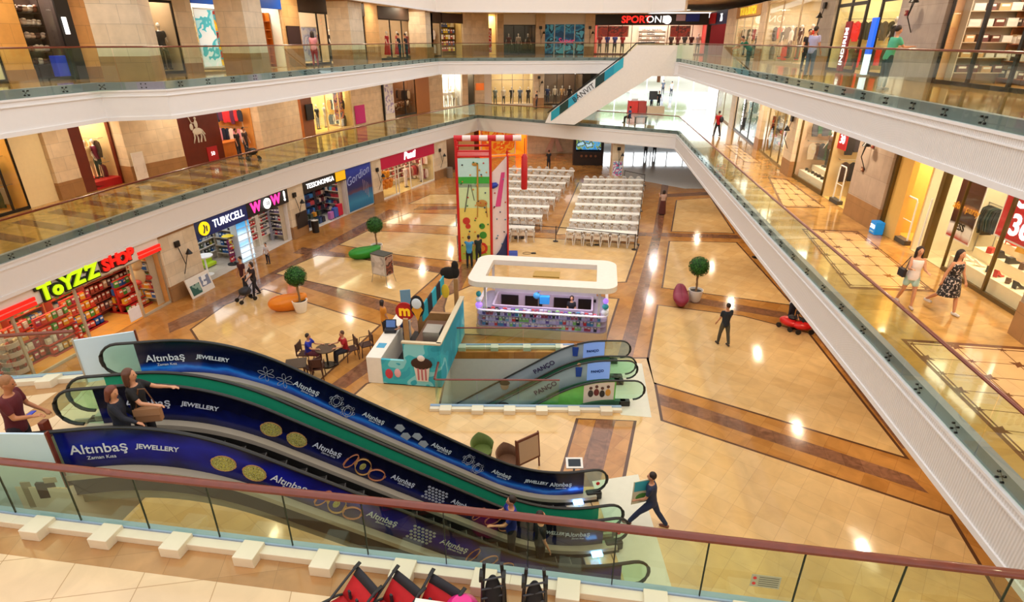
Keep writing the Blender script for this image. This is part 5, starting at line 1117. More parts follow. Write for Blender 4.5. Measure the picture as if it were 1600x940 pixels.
m_spb = mat('sport_sign_black', '1A1618', .4); sign(b, 'long black sports shop sign with red and white lettering', m_spb, 0, b.w, 2.7, 3.6, (('SPORT', .85, m_letter_red, b.w*.37, .42, {'sx': 1.1, 'off': .02}), ('ONE', .85, m_letter, b.w*.55, .42, {'sx': 1.1})))
t = b.T('sign_emblem', 'white ball emblem after the lettering of the sports shop sign', 'emblem', b.w*.645, -.2, 3.1); MB().sph((0, 0, 0), (.38, .05, .38), 16, 8, m_letter).build('disc', None, t)
t = b.T('sign_block', 'white and blue panels at the right of the sports shop sign', 'sign', b.w*.72, -.2, 2.75); MB().box(0, b.w*.08, -.03, 0, .25, .8, C('D8C8F0')).build('white_panel', None, t); MB().box(b.w*.085, b.w*.2, -.03, 0, .2, .85, C('2A48C8')).build('blue_panel', None, t)
front(b, 'wide windows of the sports shop on the far top gallery', n=8, door=(b.w*.34, b.w*.66), z1=2.7, frame=C('6A2A28'))
shelf(b, 'bright shoe wall in the middle of the sports shop', b.w*.40, b.w*.66, 3.5, 6, .3, .38, .3)
for r in range(6): goods(b, b.w*.41, b.w*.65, 3.6, .3+r*.38, 10, 'trainer', 'small pale trainer on the bright shoe wall of the sports shop', 'trainers on the shoe wall', ['E8D8C8', '8A6A58', 'C8B8A8', '4A4A50'], (.3, .2, .16), .2, cat='shoe')
for i in range(9): mannequin(b, ['first', 'second', 'third', 'fourth', 'fifth', 'sixth', 'seventh', 'eighth', 'ninth'][i]+' mannequin from the left in the sports shop windows', b.w*([.05, .12, .19, .26, .70, .76, .82, .88, .94][i]), .7, .1, ['8A1420', '2A3A90', '2A3A90', 'A81824', '4A2A30', '8A2A30', '3A3038', '5A2A30', 'D8C8C0'][i], '2A2428')
for i, (u0, u1) in enumerate(((.02, .31), (.68, .86))): poster(b, ['left', 'right'][i]+' row of red sportswear posters high in the sports shop windows', b.w*u0, b.w*u1, 1.6, 2.6, blotch('sportposter%d' % i, ['C81E28', 'E0301E', '8A1420', 'F05038'], 1.2), .3)
# second floor, right side
def R2(xa, xb): return Bay(SR2, F2, xa, xb, H2)
b = R2(1100, 1130); shell(b, 'R', '8A1A28', 'A8806A', 3, power=130); sign(b, 'red and blue angled shop sign at the corner of the top gallery', m_navy, 0, b.w, 2.6, 3.7, (('76', .9, m_letter, b.w*.7, .5),)); MB_ = MB().box(0, b.w*.4, -.05, 0, 0, .9, m_red); o = b.put(MB_.build('sign_panel'), .1, -.18, 2.7); o.name = 'red_board'; tag(o, 'red board at the left of the angled corner sign', 'sign')
b = R2(1130, 1144); pier(b, 'R', base=.8)
b = R2(1144, 1180); shell(b, 'R', 'F4DDB0', 'E0C090', 3, power=200, lc=(1, .92, .8)); sign(b, 'yellow lettered shop sign on the right of the top gallery', C('C89858'), 0, b.w, 2.9, 3.6, (('YOU & DUTCH', .7, mat('sign_yellow_letters', 'F0D020', .4, emit=.6, noise=0), b.w*.5, .35, {'off': .03}),)); front(b, 'pale windows under the yellow lettered sign', n=3, z1=2.9, frame=C('C8B8A0'))
for i in range(3): mannequin(b, ['left', 'middle', 'right'][i]+' mannequin under the yellow lettered sign', b.w*(.2+.3*i), .8, .1, ['E8E0D0', '3A2A28', 'D8A888'][i], ['5A5048', '1E1A1C', 'C83028'][i])
b = R2(1180, 1188); pier(b, 'R', base=.8)
b = R2(1188, 1268); shell(b, 'R', 'F6E4C0', 'E0C090', 3.5, power=300, lc=(1, .92, .8)); front(b, 'pale windows with pinned up trousers and red cloth on the second floor', n=3, z1=3.5, frame=C('C0A888'))
for i in range(4): mannequin(b, ['first', 'second', 'third', 'fourth'][i]+' mannequin from the left in the pale trousers window', b.w*(.12+.18*i), .8, .3, ['3A3030', 'E8E0D8', '6A5A50', 'D8382A'][i], ['C8A890', '6A4A3A', '8A7A70', 'D8382A'][i])
shelf(b, 'white rack of framed goods in the pale trousers window', b.w*.68, b.w*.95, 1.6, 4, .4, .5)
for r in range(4): goods(b, b.w*.7, b.w*.93, 1.7, .4+r*.5, 4, 'frame_card', 'small dark picture card on the white rack of the pale window', 'cards on the white rack', ['3A3430', '8A8078', '2A2A2E'], (.25, .12, .35), .1)
b = R2(1268, 1290); pier(b, 'R', wallstone('stone_grey', 'A89C90', '9E9286'), base=.6, out=.15); lamp(b, 'black lamp on the grey pier of the right top gallery', b.w*.4, 2.4, -.18)
b = R2(1290, 1385); shell(b, 'R', 'E8D8A0', 'D8B880', 4, power=240, lc=(1, .9, .68)); front(b, 'black framed glass front with a crossbar on the right top gallery', n=4, door=(b.w*.5, b.w*.72), z1=3.5, bars=(2.75,), frame=m_blkmetal, fw=.14)
t = b.T('hanging_banner', 'dark red vertical banner with white sale lettering on the top gallery', 'banner', b.w*.38, -.3, .05); MB().box(-.32, .32, 0, .05, 0, 2.0, C('8A1020')).build('banner_cloth', None, t); text('INDIRIM', .42, .01, m_letter, t, (0, -.02, 1.0), rot=(pi/2, -pi/2, 0), off=.01)
t = b.T('light_box', 'glowing blue and white upright light box on the top gallery', 'sign', b.w*.86, -.5, 0); MB().box(-.2, .2, -.05, .05, .8, 2.1, mat('lightbox_blue', '1A5AE0', .4, emit=1.2, noise=.15)).build('blue_panel', None, t); MB().box(-.2, .2, -.05, .05, .05, .8, mat('lightbox_white', 'E0ECFF', .4, emit=1.2, noise=.1)).build('white_panel', None, t); MB().box(-.25, .25, -.15, .15, 0, .05, m_steel).build('base', None, t)
for i in range(3): mannequin(b, ['mannequin in a black coat left of the red jacket on the top gallery', 'mannequin in a bright red jacket on the top gallery', 'mannequin in a dark jacket near the grey wall of the top gallery'][i], b.w*(.64+.14*i), .9, .35, ['22201E', 'E0181E', '4A2A24'][i], ['22201E', '8A1218', '2A2420'][i])
b = R2(1385, 1452); pier(b, 'R', wallstone('stone_grey2', 'AA9E96', 'A0948C'), base=0, out=.1); lamp(b, 'black swing arm lamp on the wide grey wall of the top gallery', b.w*.4, 2.6, -.12)
for i in range(2):
    t = b.T('alarm_button', ['upper', 'lower'][i]+' red alarm button on the grey wall of the top gallery', 'alarm', b.w*(.2-.04*i), -.12, 2.2-.9*i); MB().box(-.09, .09, -.05, 0, -.09, .09, C('7A2028')).build('case', None, t, bevel=.01); MB().tube([(0, -.05, 0), (0, -.07, 0)], .04, 12, C('C8A080')).build('button', None, t)
b = R2(1456, 1750); shell(b, 'R', 'D8A878', 'C89058', 4, power=520, lc=(1, .86, .66)); front(b, 'black framed front of the wood shelved shop behind the right top gallery', n=4, z1=3.5, frame=m_blkmetal, fw=.12)
for k in range(3):
    u0 = b.w*(.03+.32*k); u1 = u0+b.w*.28; shelf(b, ['left', 'middle', 'right'][k]+' wooden shelf of books and boxes on the right top gallery', u0, u1, 1.8, 6, .2, .5, .4, C('A86838'))
    for r in range(6): goods(b, u0+.05, u1-.05, 1.95, .2+r*.5, 7, 'stacked_box', 'small white or dark box on the wooden shelves of the right top gallery', 'boxes on the wooden shelves of the top gallery', ['E8E0D8', '3A2A28', '6A3A30', 'C8B8A8'], (.28, .25, .22), .1)
# ground floor far end and other shops under the gallery
GB = Line([(-8.5, 52), (-3.5, 61), (2, 64), (10.5, 66)])
b = bayAB((-7.3, 53), (-3.8, 60), 0, HG); shell(b, 'B', 'C8A070', 'B88A58', 3, power=100)
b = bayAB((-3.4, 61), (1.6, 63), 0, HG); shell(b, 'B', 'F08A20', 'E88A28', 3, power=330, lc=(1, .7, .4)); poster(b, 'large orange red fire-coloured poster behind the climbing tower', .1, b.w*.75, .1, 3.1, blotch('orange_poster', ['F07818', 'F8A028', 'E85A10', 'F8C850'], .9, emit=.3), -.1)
b = bayAB((1.6, 63), (8.5, 64), 0, HG); pier(b, 'B', base=0); 
t = b.T('drape', 'pale pink gathered drape in the far ground floor window', 'curtain', b.w*.42, -.3, .2)
mb = MB(); 
for s in (-1, 1): mb.prism([(0, 2.9), (s*.9, 2.9), (s*.3, 1.4), (s*1.0, 0), (s*.35, 0), (0, 1.3)][::s], -.1, .1, C('D8B0A0', rough=.8), 'y')
mb.build('cloth', None, t)
b = bayAB((8.5, 69.5), (34, 70.5), 0, HG); S('ground_outside', MB().box(-5, 40, 71, 110, -.05, 0, C('DEE2E4'))); area((19, 77, 3.2), 22, 9, 3800, (.9, .95, 1)); S('floor_entrance', MB().prism([(9.2, 52), (14.2, 47), (22, 47), (24, 69.5), (9, 69.5)], 0, .014, m_hfloor))  # added lamp stands in for daylight outside; pale floor sheet repeats its reflection
t = b.T('entrance_doors', 'bright glazed doors at the far end of the ground floor', 'entrance', 0, 0)
for i in range(8): MB().box(i*2.0-.05, i*2.0+.05, -.05, .05, 0, 3.3, C('E8ECEC')).build('post', None, t)
for i in range(7): MB().box(i*2+.06, i*2+1.94, -.01, .01, .05, 3.3, m_shopglass).build('window_pane', None, t)
# stocked far side walls of the shops, the ones a passer-by sees through the glass
CLO = ['2A2A30', '5A4A44', 'C8BCA8', '3A4A5A', '8A3038', 'E0D8CC', '4A5A48']
def fill(b, sd, place, cols, kind='clothes', D=2.6, rows=None, front_=0, z0=None):
    wb = bayAB(b.W(b.w-.5, D), b.W(b.w-.5, .3), b.z, b.h) if sd == 'L' else bayAB(b.W(.5, .3), b.W(.5, D), b.z, b.h)
    if kind == 'clothes':
        for r in range(rows or 2):
            z = (1.05+1.15*r) if z0 is None else z0+1.15*r
            t = wb.T('clothes_rail', '%s clothes rail on the far side wall %s' % (['lower', 'upper', 'top'][r], place), 'clothes rail', 0, .1); MB().tube([(0, 0, z), (wb.w, 0, z)], .015, 6, m_steel).build('rail', None, t)
            for u in (.05, wb.w-.05): MB().tube([(u, 0, z), (u, .3, z)], .012, 6, m_steel).build('bracket', None, t)
            goods(wb, .1, wb.w-.1, .1, z-.1, 7, 'hanging_garment', '%s garment hanging on the side wall %s' % (['lower', 'upper', 'top'][r], place), '%s row of garments %s' % (['lower', 'upper', 'top'][r], place), cols, (.30, .07, .8), .15, 'cloth', cat='clothing')
    else:
        R_ = rows or 5; nm, sz, shp = kind; z1 = .35 if z0 is None else z0
        shelf(wb, 'side wall shelf '+place, 0, wb.w, .05, R_, z1, .45, .4, C('C8B8A0'))
        for r in range(R_): goods(wb, .08, wb.w-.08, .2, z1+.45*r, 7, nm, nm.replace('_', ' ')+' on the side wall shelf '+place, nm.replace('_', ' ')+' row '+place, cols, sz, .15, shp)
fill(LB(-60, 48), 'L', 'of the far left clothes shop', ['1E1C20', '1C3A2A', '5A5048', '8A8478', '3A2A22'])
fill(LB(130, 192), 'L', 'of the dark red window shop', ['3A2A22', 'C8A060', '6A2438', '26342A', 'E8DCC0'], D=1.9)
fill(LB(276, 403), 'L', 'of the rider emblem shop', ['5A2A50', 'C83040', 'E8E0E0', '203048', 'D890A8'], rows=2, z0=1.5)
fill(LB(493, 552), 'L', 'of the portrait poster shop', ['F0ECE4', '3A3A48', 'C88A50', '8A8A98', '2A2A30'], D=2)
fill(LB(617, 651), 'L', 'of the brown shop', ['2A1E18', 'C8B090', '6A4A34'], D=2, rows=2)
fill(LB(692, 722), 'L', 'of the bright corner shop', ['D8CFC0', 'A89878', 'F0ECE0', '8A7A60'], D=2)
fill(RB(1146, 1180), 'R', 'of the vertical banner shop', CLO, D=2)
fill(RB(1183, 1226), 'R', 'of the pale yellow window shop', ['3A4A30', 'C8501E', 'B89A60', '2A2A2A', 'E8E0D0'], ('small_bag', (.34, .15, .3), 'bag'), D=2.2)
fill(RB(1238, 1283), 'R', 'of the bronze framed suit window', ['5A4030', '3A5A48', '4A4A50', 'B8A890'], D=2.2, z0=1.9)
fill(RB(1283, 1330), 'R', 'of the red hanging sign shop', ['1E1C22', '2A2630', '3A2A28', '161418'], D=2.8, z0=1.7)
fill(L2(317, 372), 'L', 'of the blue sign shop', ['E8C020', '3A9AB0', 'B8382A', 'F0F0E8', '4A8A3A'], ('gift_bag', (.3, .2, .34), 'box'), D=1.8)
fill(L2(475, 574), 'L', 'of the dark brown sign shop', ['C83A2A', '2A3A60', 'E8E0E8', '3A3A40'], D=2)
fill(L2(594, 690), 'L', 'of the red dress shop', ['B8142C', '8A1424', 'E8D8D0', 'C83040'], D=2)
fill(L2(245, 291), 'L', 'of the black suit window', ['1E1A1C', '5A4A3A', '8A7A68'], D=1.6, rows=1)
fill(R2(1144, 1180), 'R', 'under the yellow lettered sign', CLO, D=2)
fill(R2(1188, 1268), 'R', 'of the pale trousers window', ['3A3030', 'D8382A', 'C8A890', '6A5A50'], D=2.4)
fill(R2(1290, 1385), 'R', 'of the black framed shop', ['2A2A22', '4A4030', 'D8201E', '1E1E20'], D=2.6)
fill(R2(1456, 1750), 'R', 'of the wood shelved shop', ['E8E0D8', '6A3A30', '3A2A28', 'C8A070'], ('book_stack', (.3, .25, .22), 'box'), D=3, rows=6)
GBay = lambda xa, xb: Bay(SLG, 0, xa, xb, HG)
fill(GBay(-45, 268), 'L', 'at the right end of the toy shop', TOY, ('craft_box', (.26, .16, .3), 'box'), D=1.5, rows=5)
fill(GBay(321, 397), 'L', 'behind the blue display cabinet', ['2A62A8', 'C8D0D8', '1E2430', '5A6A50'], ('headset_pack', (.2, .1, .26), 'box'), D=2.0)
fill(GBay(397, 458), 'L', 'of the pink lettered shop', ['9AA0B0', '6A5A80', 'C0202C', '2A2A38'], ('tin_pack', (.2, .1, .26), 'box'), D=1.8)
fill(GBay(481, 545), 'L', 'of the luggage shop', ['A02A34', '2A3A70', 'E0C8B8', '2A2A3A', '4A90B0'], ('small_case', (.3, .18, .34), 'bag'), D=2.0)
fill(GBay(598, 679), 'L', 'of the crimson sign shop', ['B02838', 'E0B0A0', '8A2A3A', 'F0E0D8'], D=2.0, z0=1.1)
# ================================================================== ground floor things
def plc(t, x, y, rz=0, z=0.005): t.location = (x, y, z); t.rotation_euler = (0, 0, rz); return t
# potted trees
m_leaf = mat('leaf_green', '2F6A1E', .6, noise=.5, nscale=14); m_leaf2 = mat('leaf_dark', '1C4A14', .6, noise=.5, nscale=14); m_pot = C('EDE6DE', rough=.35); m_trunk = mat('bark', '8A6A48', .8, noise=.3, nscale=12)
def tree(label, x, y, s=1.0):
    t = T('potted_tree', label, 'tree', (x, y, .005))
    MB().lathe([(0, 0), (.2, 0), (.24, .05), (.33, .52), (.34, .58), (.30, .58), (.29, .5), (0, .48)], n=24, m=m_pot).build('pot', None, t, smooth=True)
    MB().cyl(0, 0, .47, .5, .28, n=20, m=C('2A2018')).build('soil', None, t)
    MB().tube([(0, 0, .48), (.02, 0, .8), (-.02, .01, 1.1), (.01, 0, 1.5)], [.05, .04, .045, .03], 8, m_trunk).tube([(.05, 0, .48), (-.03, .02, .85), (.03, 0, 1.2)], .022, 6, m_trunk).build('trunk', None, t, smooth=True)
    mb = MB(); rnd = random.Random(int(x*10)); c = Vector((0, 0, 1.72*s))
    mb.sph(c, .36*s, 14, 10, m_leaf2)
    for i in range(1500):
        v = Vector((rnd.gauss(0, 1), rnd.gauss(0, 1), rnd.gauss(0, 1))).normalized(); r = (.36+rnd.random()*.12)*s; p = c+v*r
        a = Vector((rnd.gauss(0, 1), rnd.gauss(0, 1), rnd.gauss(0, 1))).cross(v).normalized(); bb = (v+a*.5*rnd.random()).cross(a).normalized(); l = .035+.02*rnd.random()
        mb.add([tuple(p-a*l), tuple(p+bb*l*.6+v*.01), tuple(p+a*l), tuple(p-bb*l*.6+v*.01)], [(0, 1, 2, 3)], m_leaf if rnd.random() < .6 else m_leaf2)
    mb.build('foliage', None, t, fix=False)
x, y, _ = U(471, 487, 0); tree('round topiary tree in a white pot beside the orange bean bag', x, y); TX = (x, y)
x2, y2, _ = U(590, 397, 0); tree('round topiary tree in a white pot beside the green bean bag', x2, y2)
x3, y3, _ = U(1085, 470, 0); tree('round topiary tree in a white pot beside the maroon bean bag', x3, y3)
def beanbag(label, col, x, y, rz, s=1, kind=0):
    t = T('bean_bag', label, 'bean bag', (x, y, .005), rz); mb = MB()
    n, k = 20, 12; vs = []; fs = []
    for j in range(k+1):
        v = pi*j/k
        for i in range(n):
            a = 2*pi*i/n; q = sin(v); xx = .85*cos(v); r = .42*q**.8*(1+.12*sin(3*a))
            zz = r*sin(a)*.75+.30+ (.22*max(0, cos(v))**2 if kind == 0 else .35*max(0, cos(v))); yy = r*cos(a)*(1-.2*cos(v))
            vs.append((xx*s, yy*s, max(0, zz)*s))
    for j in range(k):
        for i in range(n): fs.append((j*n+i, j*n+(i+1) % n, (j+1)*n+(i+1) % n, (j+1)*n+i))
    mb.add(vs, fs, C(col, rough=.45, noise=.08)); mb.build('cushion', None, t, smooth=True)
    mb = MB(); mb.tube([(.8*s*cos(a_), 0.0, (.3+.32*sin(a_)+(.2*max(0, cos(a_))**2 if kind == 0 else .33*max(0, cos(a_))))*s+.01) for a_ in [pi*i/12 for i in range(1, 12)]], .012, 6, C(col, rough=.7)); mb.build('seam', None, t)
    return t
xo, yo, _ = U(452, 484, 0); beanbag('orange bean bag lying next to the potted tree on the cream floor', 'E8861A', xo, yo, R(12), 1.0).scale = (1, 1, 1.2)
xg, yg, _ = U(571, 403, 0); beanbag('green bean bag next to the middle potted tree', '1E8A22', xg, yg, R(20), 1.05)
xm, ym, _ = U(1062, 474, 0); t = beanbag('maroon bean bag next to the right potted tree', '8A1E3C', xm, ym, R(80), .8, 1); t.scale = (1, 1, 1.25)
# information stand
x, y, _ = U(600, 440, 0); t = T('information_stand', 'boxy notice stand on thin legs in front of the green bean bag', 'stand', (x, y, .005), R(-30))
MB().box(-.45, .45, -.3, .3, .45, 1.5, C('B8B0A4')).build('body', None, t, bevel=.01); MB().box(-.47, .47, -.32, .32, 1.5, 1.53, C('3A3C38')).build('top', None, t)
MB().box(.452, .462, -.25, .25, .5, 1.45, blotch('stand_poster', ['5A2A22', '8A4A38', '3A1E1A', 'A88878'], 2)).build('poster_panel', None, t); MB().box(-.38, .38, -.312, -.302, .5, 1.45, blotch('stand_poster2', ['D8D0C8', 'C8BEB4', 'A8A098'], 2)).build('poster_panel', None, t)
for sx_ in (-1, 1):
    for sy_ in (-1, 1): MB().tube([(sx_*.42, sy_*.27, .45), (sx_*.5, sy_*.34, 0)], .015, 6, m_steel).build('leg', None, t)
# white plastic chairs and long tables in two blocks
m_plast = C('DAD4CE', rough=.4)
def chair_parts():
    P = {}
    P['seat'] = MB().box(-.21, .21, -.2, .21, .41, .44, m_plast)
    mb = MB(); n = 9; vs = []; fs = []
    for j, z in enumerate((.44, .6, .75, .83)):
        for i in range(n):
            f = i/(n-1)*2-1; w_ = .2*(1-.12*(j == 3)); zz = z if j < 3 else .84-.09*f*f
            vs.append((f*w_, -.2-.05*(1-f*f)-(z-.44)*.18, zz))
    for j in range(3):
        for i in range(n-1):
            if j == 1 and i % 2 == 1: continue
            fs.append((j*n+i, j*n+i+1, (j+1)*n+i+1, (j+1)*n+i))
    mb.add(vs, fs, m_plast); P['backrest'] = mb
    for i, (sx_, sy_) in enumerate(((-1, -1), (1, -1), (-1, 1), (1, 1))): P['leg%d' % i] = MB().tube([(sx_*.19, sy_*.17, .42), (sx_*.24, sy_*.24, 0)], [.028, .02], 6, m_plast)
    for s in (-1, 1): P['arm%d' % (s+1)] = MB().tube([(s*.2, -.24, .64), (s*.25, 0, .65), (s*.24, .18, .62), (s*.2, .18, .43)], .02, 6, m_plast)
    return P
def solid(o, th=.012):
    md = o.modifiers.new('s', 'SOLIDIFY'); md.thickness = th
proto = T('plastic_chair', 'x', 'chair', (0, 0, 0))
for nm, mb in chair_parts().items():
    o = mb.build({'l': 'leg', 'a': 'armrest', 's': 'seat', 'b': 'backrest'}[nm[0]], None, proto)
    if nm[0] == 'b': solid(o)
whole = MB()
for nm, mb in chair_parts().items():
    bse = len(whole.v); whole.add(mb.v, mb.f, m_plast)
pw = whole.build('plastic_chair', None, None); solid(pw); tag(pw, 'x', 'chair')
m_tcloth = C('F0E9DF', rough=.6)
tabp = T('banquet_table', 'x', 'table', (0, 0, 0)); MB().box(-.6, .6, -.28, .28, .70, .735, m_tcloth).build('tabletop', None, tabp, bevel=.008)
for s in (-1, 1): MB().tube([(s*.45, -.28, 0), (s*.45, -.28, .70), ], .015, 6, m_steel).tube([(s*.45, .28, 0), (s*.45, .28, .70)], .015, 6, m_steel).tube([(s*.45, -.28, .35), (s*.45, .28, .35)], .012, 6, m_steel).build('leg_frame', None, tabp)
tabm = MB().box(-.6, .6, -.28, .28, .70, .735, m_tcloth)
for s in (-1, 1): tabm.tube([(s*.45, -.28, 0), (s*.45, -.28, .70)], .015, 5, m_steel).tube([(s*.45, .28, 0), (s*.45, .28, .70)], .015, 5, m_steel)
tabw = tabm.build('banquet_table', None, None); tag(tabw, 'x', 'table')
ptree, ttree = treeof(proto), treeof(tabp)
def block(FL, FR, BL, BR, rows, ntab, side, skip=0):
    """corners of the block on the floor: front left, front right, back left, back right"""
    for r in range(rows):
        f = r/(rows-1); f = f**1.0
        A = lerp(FL, BL, f); B = lerp(FR, BR, f); L_ = hypot(B[0]-A[0], B[1]-A[1]); an = atan2(B[1]-A[1], B[0]-A[0]); ux, uy = cos(an), sin(an); nt_ = ntab
        sc_ = L_/nt_/1.22
        for k in range(nt_):
            m = (k+.5)/nt_; px_, py_ = A[0]+(B[0]-A[0])*m, A[1]+(B[1]-A[1])*m
            if r == 0: o = dup(tabp, (px_, py_, .005), an, tree=ttree)
            else: o = tabw.copy(); COL.objects.link(o); o.location = (px_, py_, .005); o.rotation_euler = (0, 0, an)
            o.scale = (L_/nt_/1.2*.995, 1, 1)
            o['label'] = 'white rectangular banquet table in the %s seating block, %s row' % (side, 'front' if r == 0 else 'one of the rear') + (' or behind' if False else '')
            o['label'] = ('white banquet table in the front row of the %s seating block' % side) if r == 0 else 'white banquet table behind the front row of the %s seating block' % side
            o['group'] = ('front row tables, ' if r == 0 else 'rear row tables, ')+side+' block'
            for sd_ in (-1, 1):
                for cpos in (-.26, .26):
                    cx_ = px_+ux*cpos*L_/nt_+(-uy)*sd_*.56; cy_ = py_+uy*cpos*L_/nt_+ux*sd_*.56
                    rot_ = an+(0 if sd_ < 0 else pi)+random.uniform(-.12, .12)
                    if r == 0 and sd_ < 0: c = dup(proto, (cx_, cy_, .005), rot_, tree=ptree); lb = 'white plastic chair along the front edge of the %s seating block' % side; gr = 'front edge chairs, '+side+' block'
                    else:
                        c = pw.copy(); COL.objects.link(c); c.location = (cx_, cy_, .005); c.rotation_euler = (0, 0, rot_); lb = 'white plastic chair at the inner rows of the %s seating block' % side; gr = 'inner chairs, '+side+' block'
                    c['label'] = lb; c['group'] = gr
        
RFL, RFR = U(885, 358, .72)[:2], U(996, 364, .72)[:2]; RBL, RBR = U(912, 280, .72)[:2], U(1006, 281, .72)[:2]
LFL, LFR = U(700, 352, .72)[:2], U(835, 355, .72)[:2]; LBL, LBR = U(795, 263, .72)[:2], U(898, 267, .72)[:2]
LFL = lerp(LFR, LFL, .72)
block(RFL, RFR, RBL, RBR, 8, 4, 'right'); block(LFL, LFR, LBL, LBR, 8, 4, 'left')
for o in [proto]+list(proto.children)+[pw, tabp]+list(tabp.children)+[tabw]: bpy.data.objects.remove(o)
# crowd barrier ropes round the seating
m_bar = C('2A2422')
def barrier(pts, label, zt=.9):
    p0 = pts[0]; t = T('crowd_barrier', label, 'barrier', (p0[0], p0[1], .005))
    MB().tube([(p[0]-p0[0], p[1]-p0[1], zt) for p in pts], .025, 6, m_bar).build('rope', None, t)
    for p in pts: MB().cyl(p[0]-p0[0], p[1]-p0[1], 0, zt+.05, .025, m=m_bar).cyl(p[0]-p0[0], p[1]-p0[1], 0, .03, .16, n=14).build('post', m_bar, t)
barrier([U(740, 368, 0)[:2], U(868, 377, 0)[:2], U(991, 390, 0)[:2]], 'dark rope barrier along the front of the seating blocks')
barrier([U(995, 382, 0)[:2], U(1001, 330, 0)[:2], U(1006, 290, 0)[:2], U(975, 283, 0)[:2]], 'dark rope barrier along the right side of the seating')
for i, (px_, py_) in enumerate(((811, 372), (928, 383), (829, 396), (850, 409))):
    x, y, _ = U(px_, py_, 0); t = T('cable_cover', ['small dark floor box in front of the left seating block', 'pair of cable loops in front of the right seating block', 'thin cable loop on the cream floor before the kiosk', 'black floor box just behind the white kiosk canopy'][i], 'floor box', (x, y, .005))
    if i in (0, 3): MB().box(-.3, .3, -.15, .15, 0, .08 if i == 0 else .12, m_blkboard).build('lid', None, t, bevel=.01); MB().box(-.1, .1, -.17, -.15, .02, .06, m_steel).build('clip', None, t)
    else:
        MB().tube([(.25*cos(a)-.2, .18*sin(a), .02) for a in [2*pi*k/16 for k in range(16)]], .012, 6, m_blkboard, closed=True).build('cable', None, t); MB().box(.05, .3, -.08, .08, 0, .05, m_blkboard).build('plug', None, t)
# climbing tower
TA = U(719, 408, 0); x0, y0 = TA[0], TA[1]
t = T('climbing_tower', 'tall red framed climbing tower with a painted giraffe wall', 'climbing tower', (x0, y0, .005), R(2)); W_, D_, HT = 1.75, 1.6, 6.0
mr = C('C81E22', rough=.35)
for i, (a, b_) in enumerate(((0, 0), (W_, 0), (0, D_), (W_, D_), (W_+.9, .2), (W_+.9, D_))):
    MB().tube([(a, b_, 0), (a, b_, HT+.5 if i < 4 else HT-.3)], .075 if i < 2 else .05, 8, mr).build('post', None, t)
pm = MB()
pm.box(.06, W_-.06, -.02, .02, .9, HT-.9, C('EAD36A')); pm.box(.06, W_-.06, -.022, -.018, HT-1.9, HT-.4, C('BFE4E0')); pm.box(.06, W_-.06, -.024, -.018, HT-1.7, HT-1.35, C('3AAA3A')); pm.box(.06, W_-.06, -.022, -.018, HT-3.0, HT-1.7, C('CFE6B0')); pm.box(.06, W_-.06, -.022, -.018, .1, .9, C('B8C850'))
pm.build('painted_wall', None, t)
g = MB(); g.tube([(W_*.62, -.04, HT-.75), (W_*.6, -.04, HT-2.6)], .05, 6).sph((W_*.55, -.04, HT-.7), (.17, .03, .09)).sph((W_*.72, -.04, HT-2.75), (.3, .04, .2)).tube([(W_*.6, -.04, HT-2.8), (W_*.58, -.04, HT-3.5)], .03, 6).tube([(W_*.85, -.04, HT-2.8), (W_*.88, -.04, HT-3.5)], .03, 6); g.build('painted_giraffe', C('B8863A'), t)
g = MB(); g.tube([(W_*.35, -.03, HT-1.75), (W_*.2, -.03, HT-3.2)], .03, 6).tube([(W_*.4, -.03, HT-1.75), (W_*.5, -.03, HT-2.6)], .02, 6); g.build('painted_branch', C('5A5A48'), t)
for (a, z, c, r_) in ((.42, 2.3, 'C8382A', .2), (.5, 2.0, 'C8382A', .14), (1.25, 2.0, '3A8A2A', .16), (1.3, 1.5, '3A8A2A', .2), (1.2, .75, 'C83020', .34), (1.2, .75, 'E8882A', .2)): g = MB().tube([(a, -.03-.01*(c == 'E8882A'), z), (a, -.05-.012*(c == 'E8882A'), z)], r_, 10, C(c)); g.build('painted_flower', None, t)
hold = MB(); rr = random.Random(3)
for i in range(38): MB().sph((rr.uniform(.15, W_-.15), -.05, rr.uniform(.4, HT-.6)), (.045, .05, .04), 8, 6, C(rr.choice(['2A3A5A', 'B8302A', '2A6A3A', 'D8882A', '2A2A2A']))).build('climbing_hold', None, t, smooth=True)
sw = MB(); sw.prism([(0, .3), (.86, .3), (.86, HT-.4), (0, HT-1.2)], 0, .03, C('E8D8D8'), 'y'); sd = T
o = sw.build('side_wall', None, t, (W_+.04, .1, 0), (0, 0, R(20))); MB().prism([(.2, HT-3), (.5, HT-3), (.75, HT-1.2), (.55, HT-1.2)], -.02, 0, C('D84888'), 'y').build('pink_stripe', None, o)
for i in range(16): MB().sph((rr.uniform(.1, .8), -.03, rr.uniform(.5, HT-1.5)), (.04, .05, .04), 8, 6, C(rr.choice(['2A3A5A', 'B8302A', '5A8AA8', '2A2A2A']))).build('climbing_hold', None, o, smooth=True)
MB().prism([(0, 0), (.9, 0), (.9, 1.5), (.5, .6)], -.03, .08, C('1E2A5A'), 'y').build('blue_pad', None, t, (W_+.04, -.02, 0), (0, 0, R(20)))
for zz in (HT-.05, HT+.25): MB().tube([(0, 0, zz), (W_, 0, zz), (W_, D_, zz), (0, D_, zz)], .035, 6, mr, closed=True).build('guard_rail', None, t)
MB().box(-.05, W_+.05, -.05, D_+.05, HT-.35, HT-.27, mr).build('platform', None, t)
for i in range(8):
    MB().tube([(-.1+i*.43, .3, HT+.55), (.33+i*.43, .3, HT+.55)], .15, 12, C('C81E28') if i % 2 == 0 else C('F0DCD8')).build('striped_beam', None, t, smooth=True)
t = T('hanging_bag', 'long red cylindrical bag hanging beside the climbing tower', 'bag', (U(819, 240, 3.4)[0], 0, 0)); bx = UY_ = None
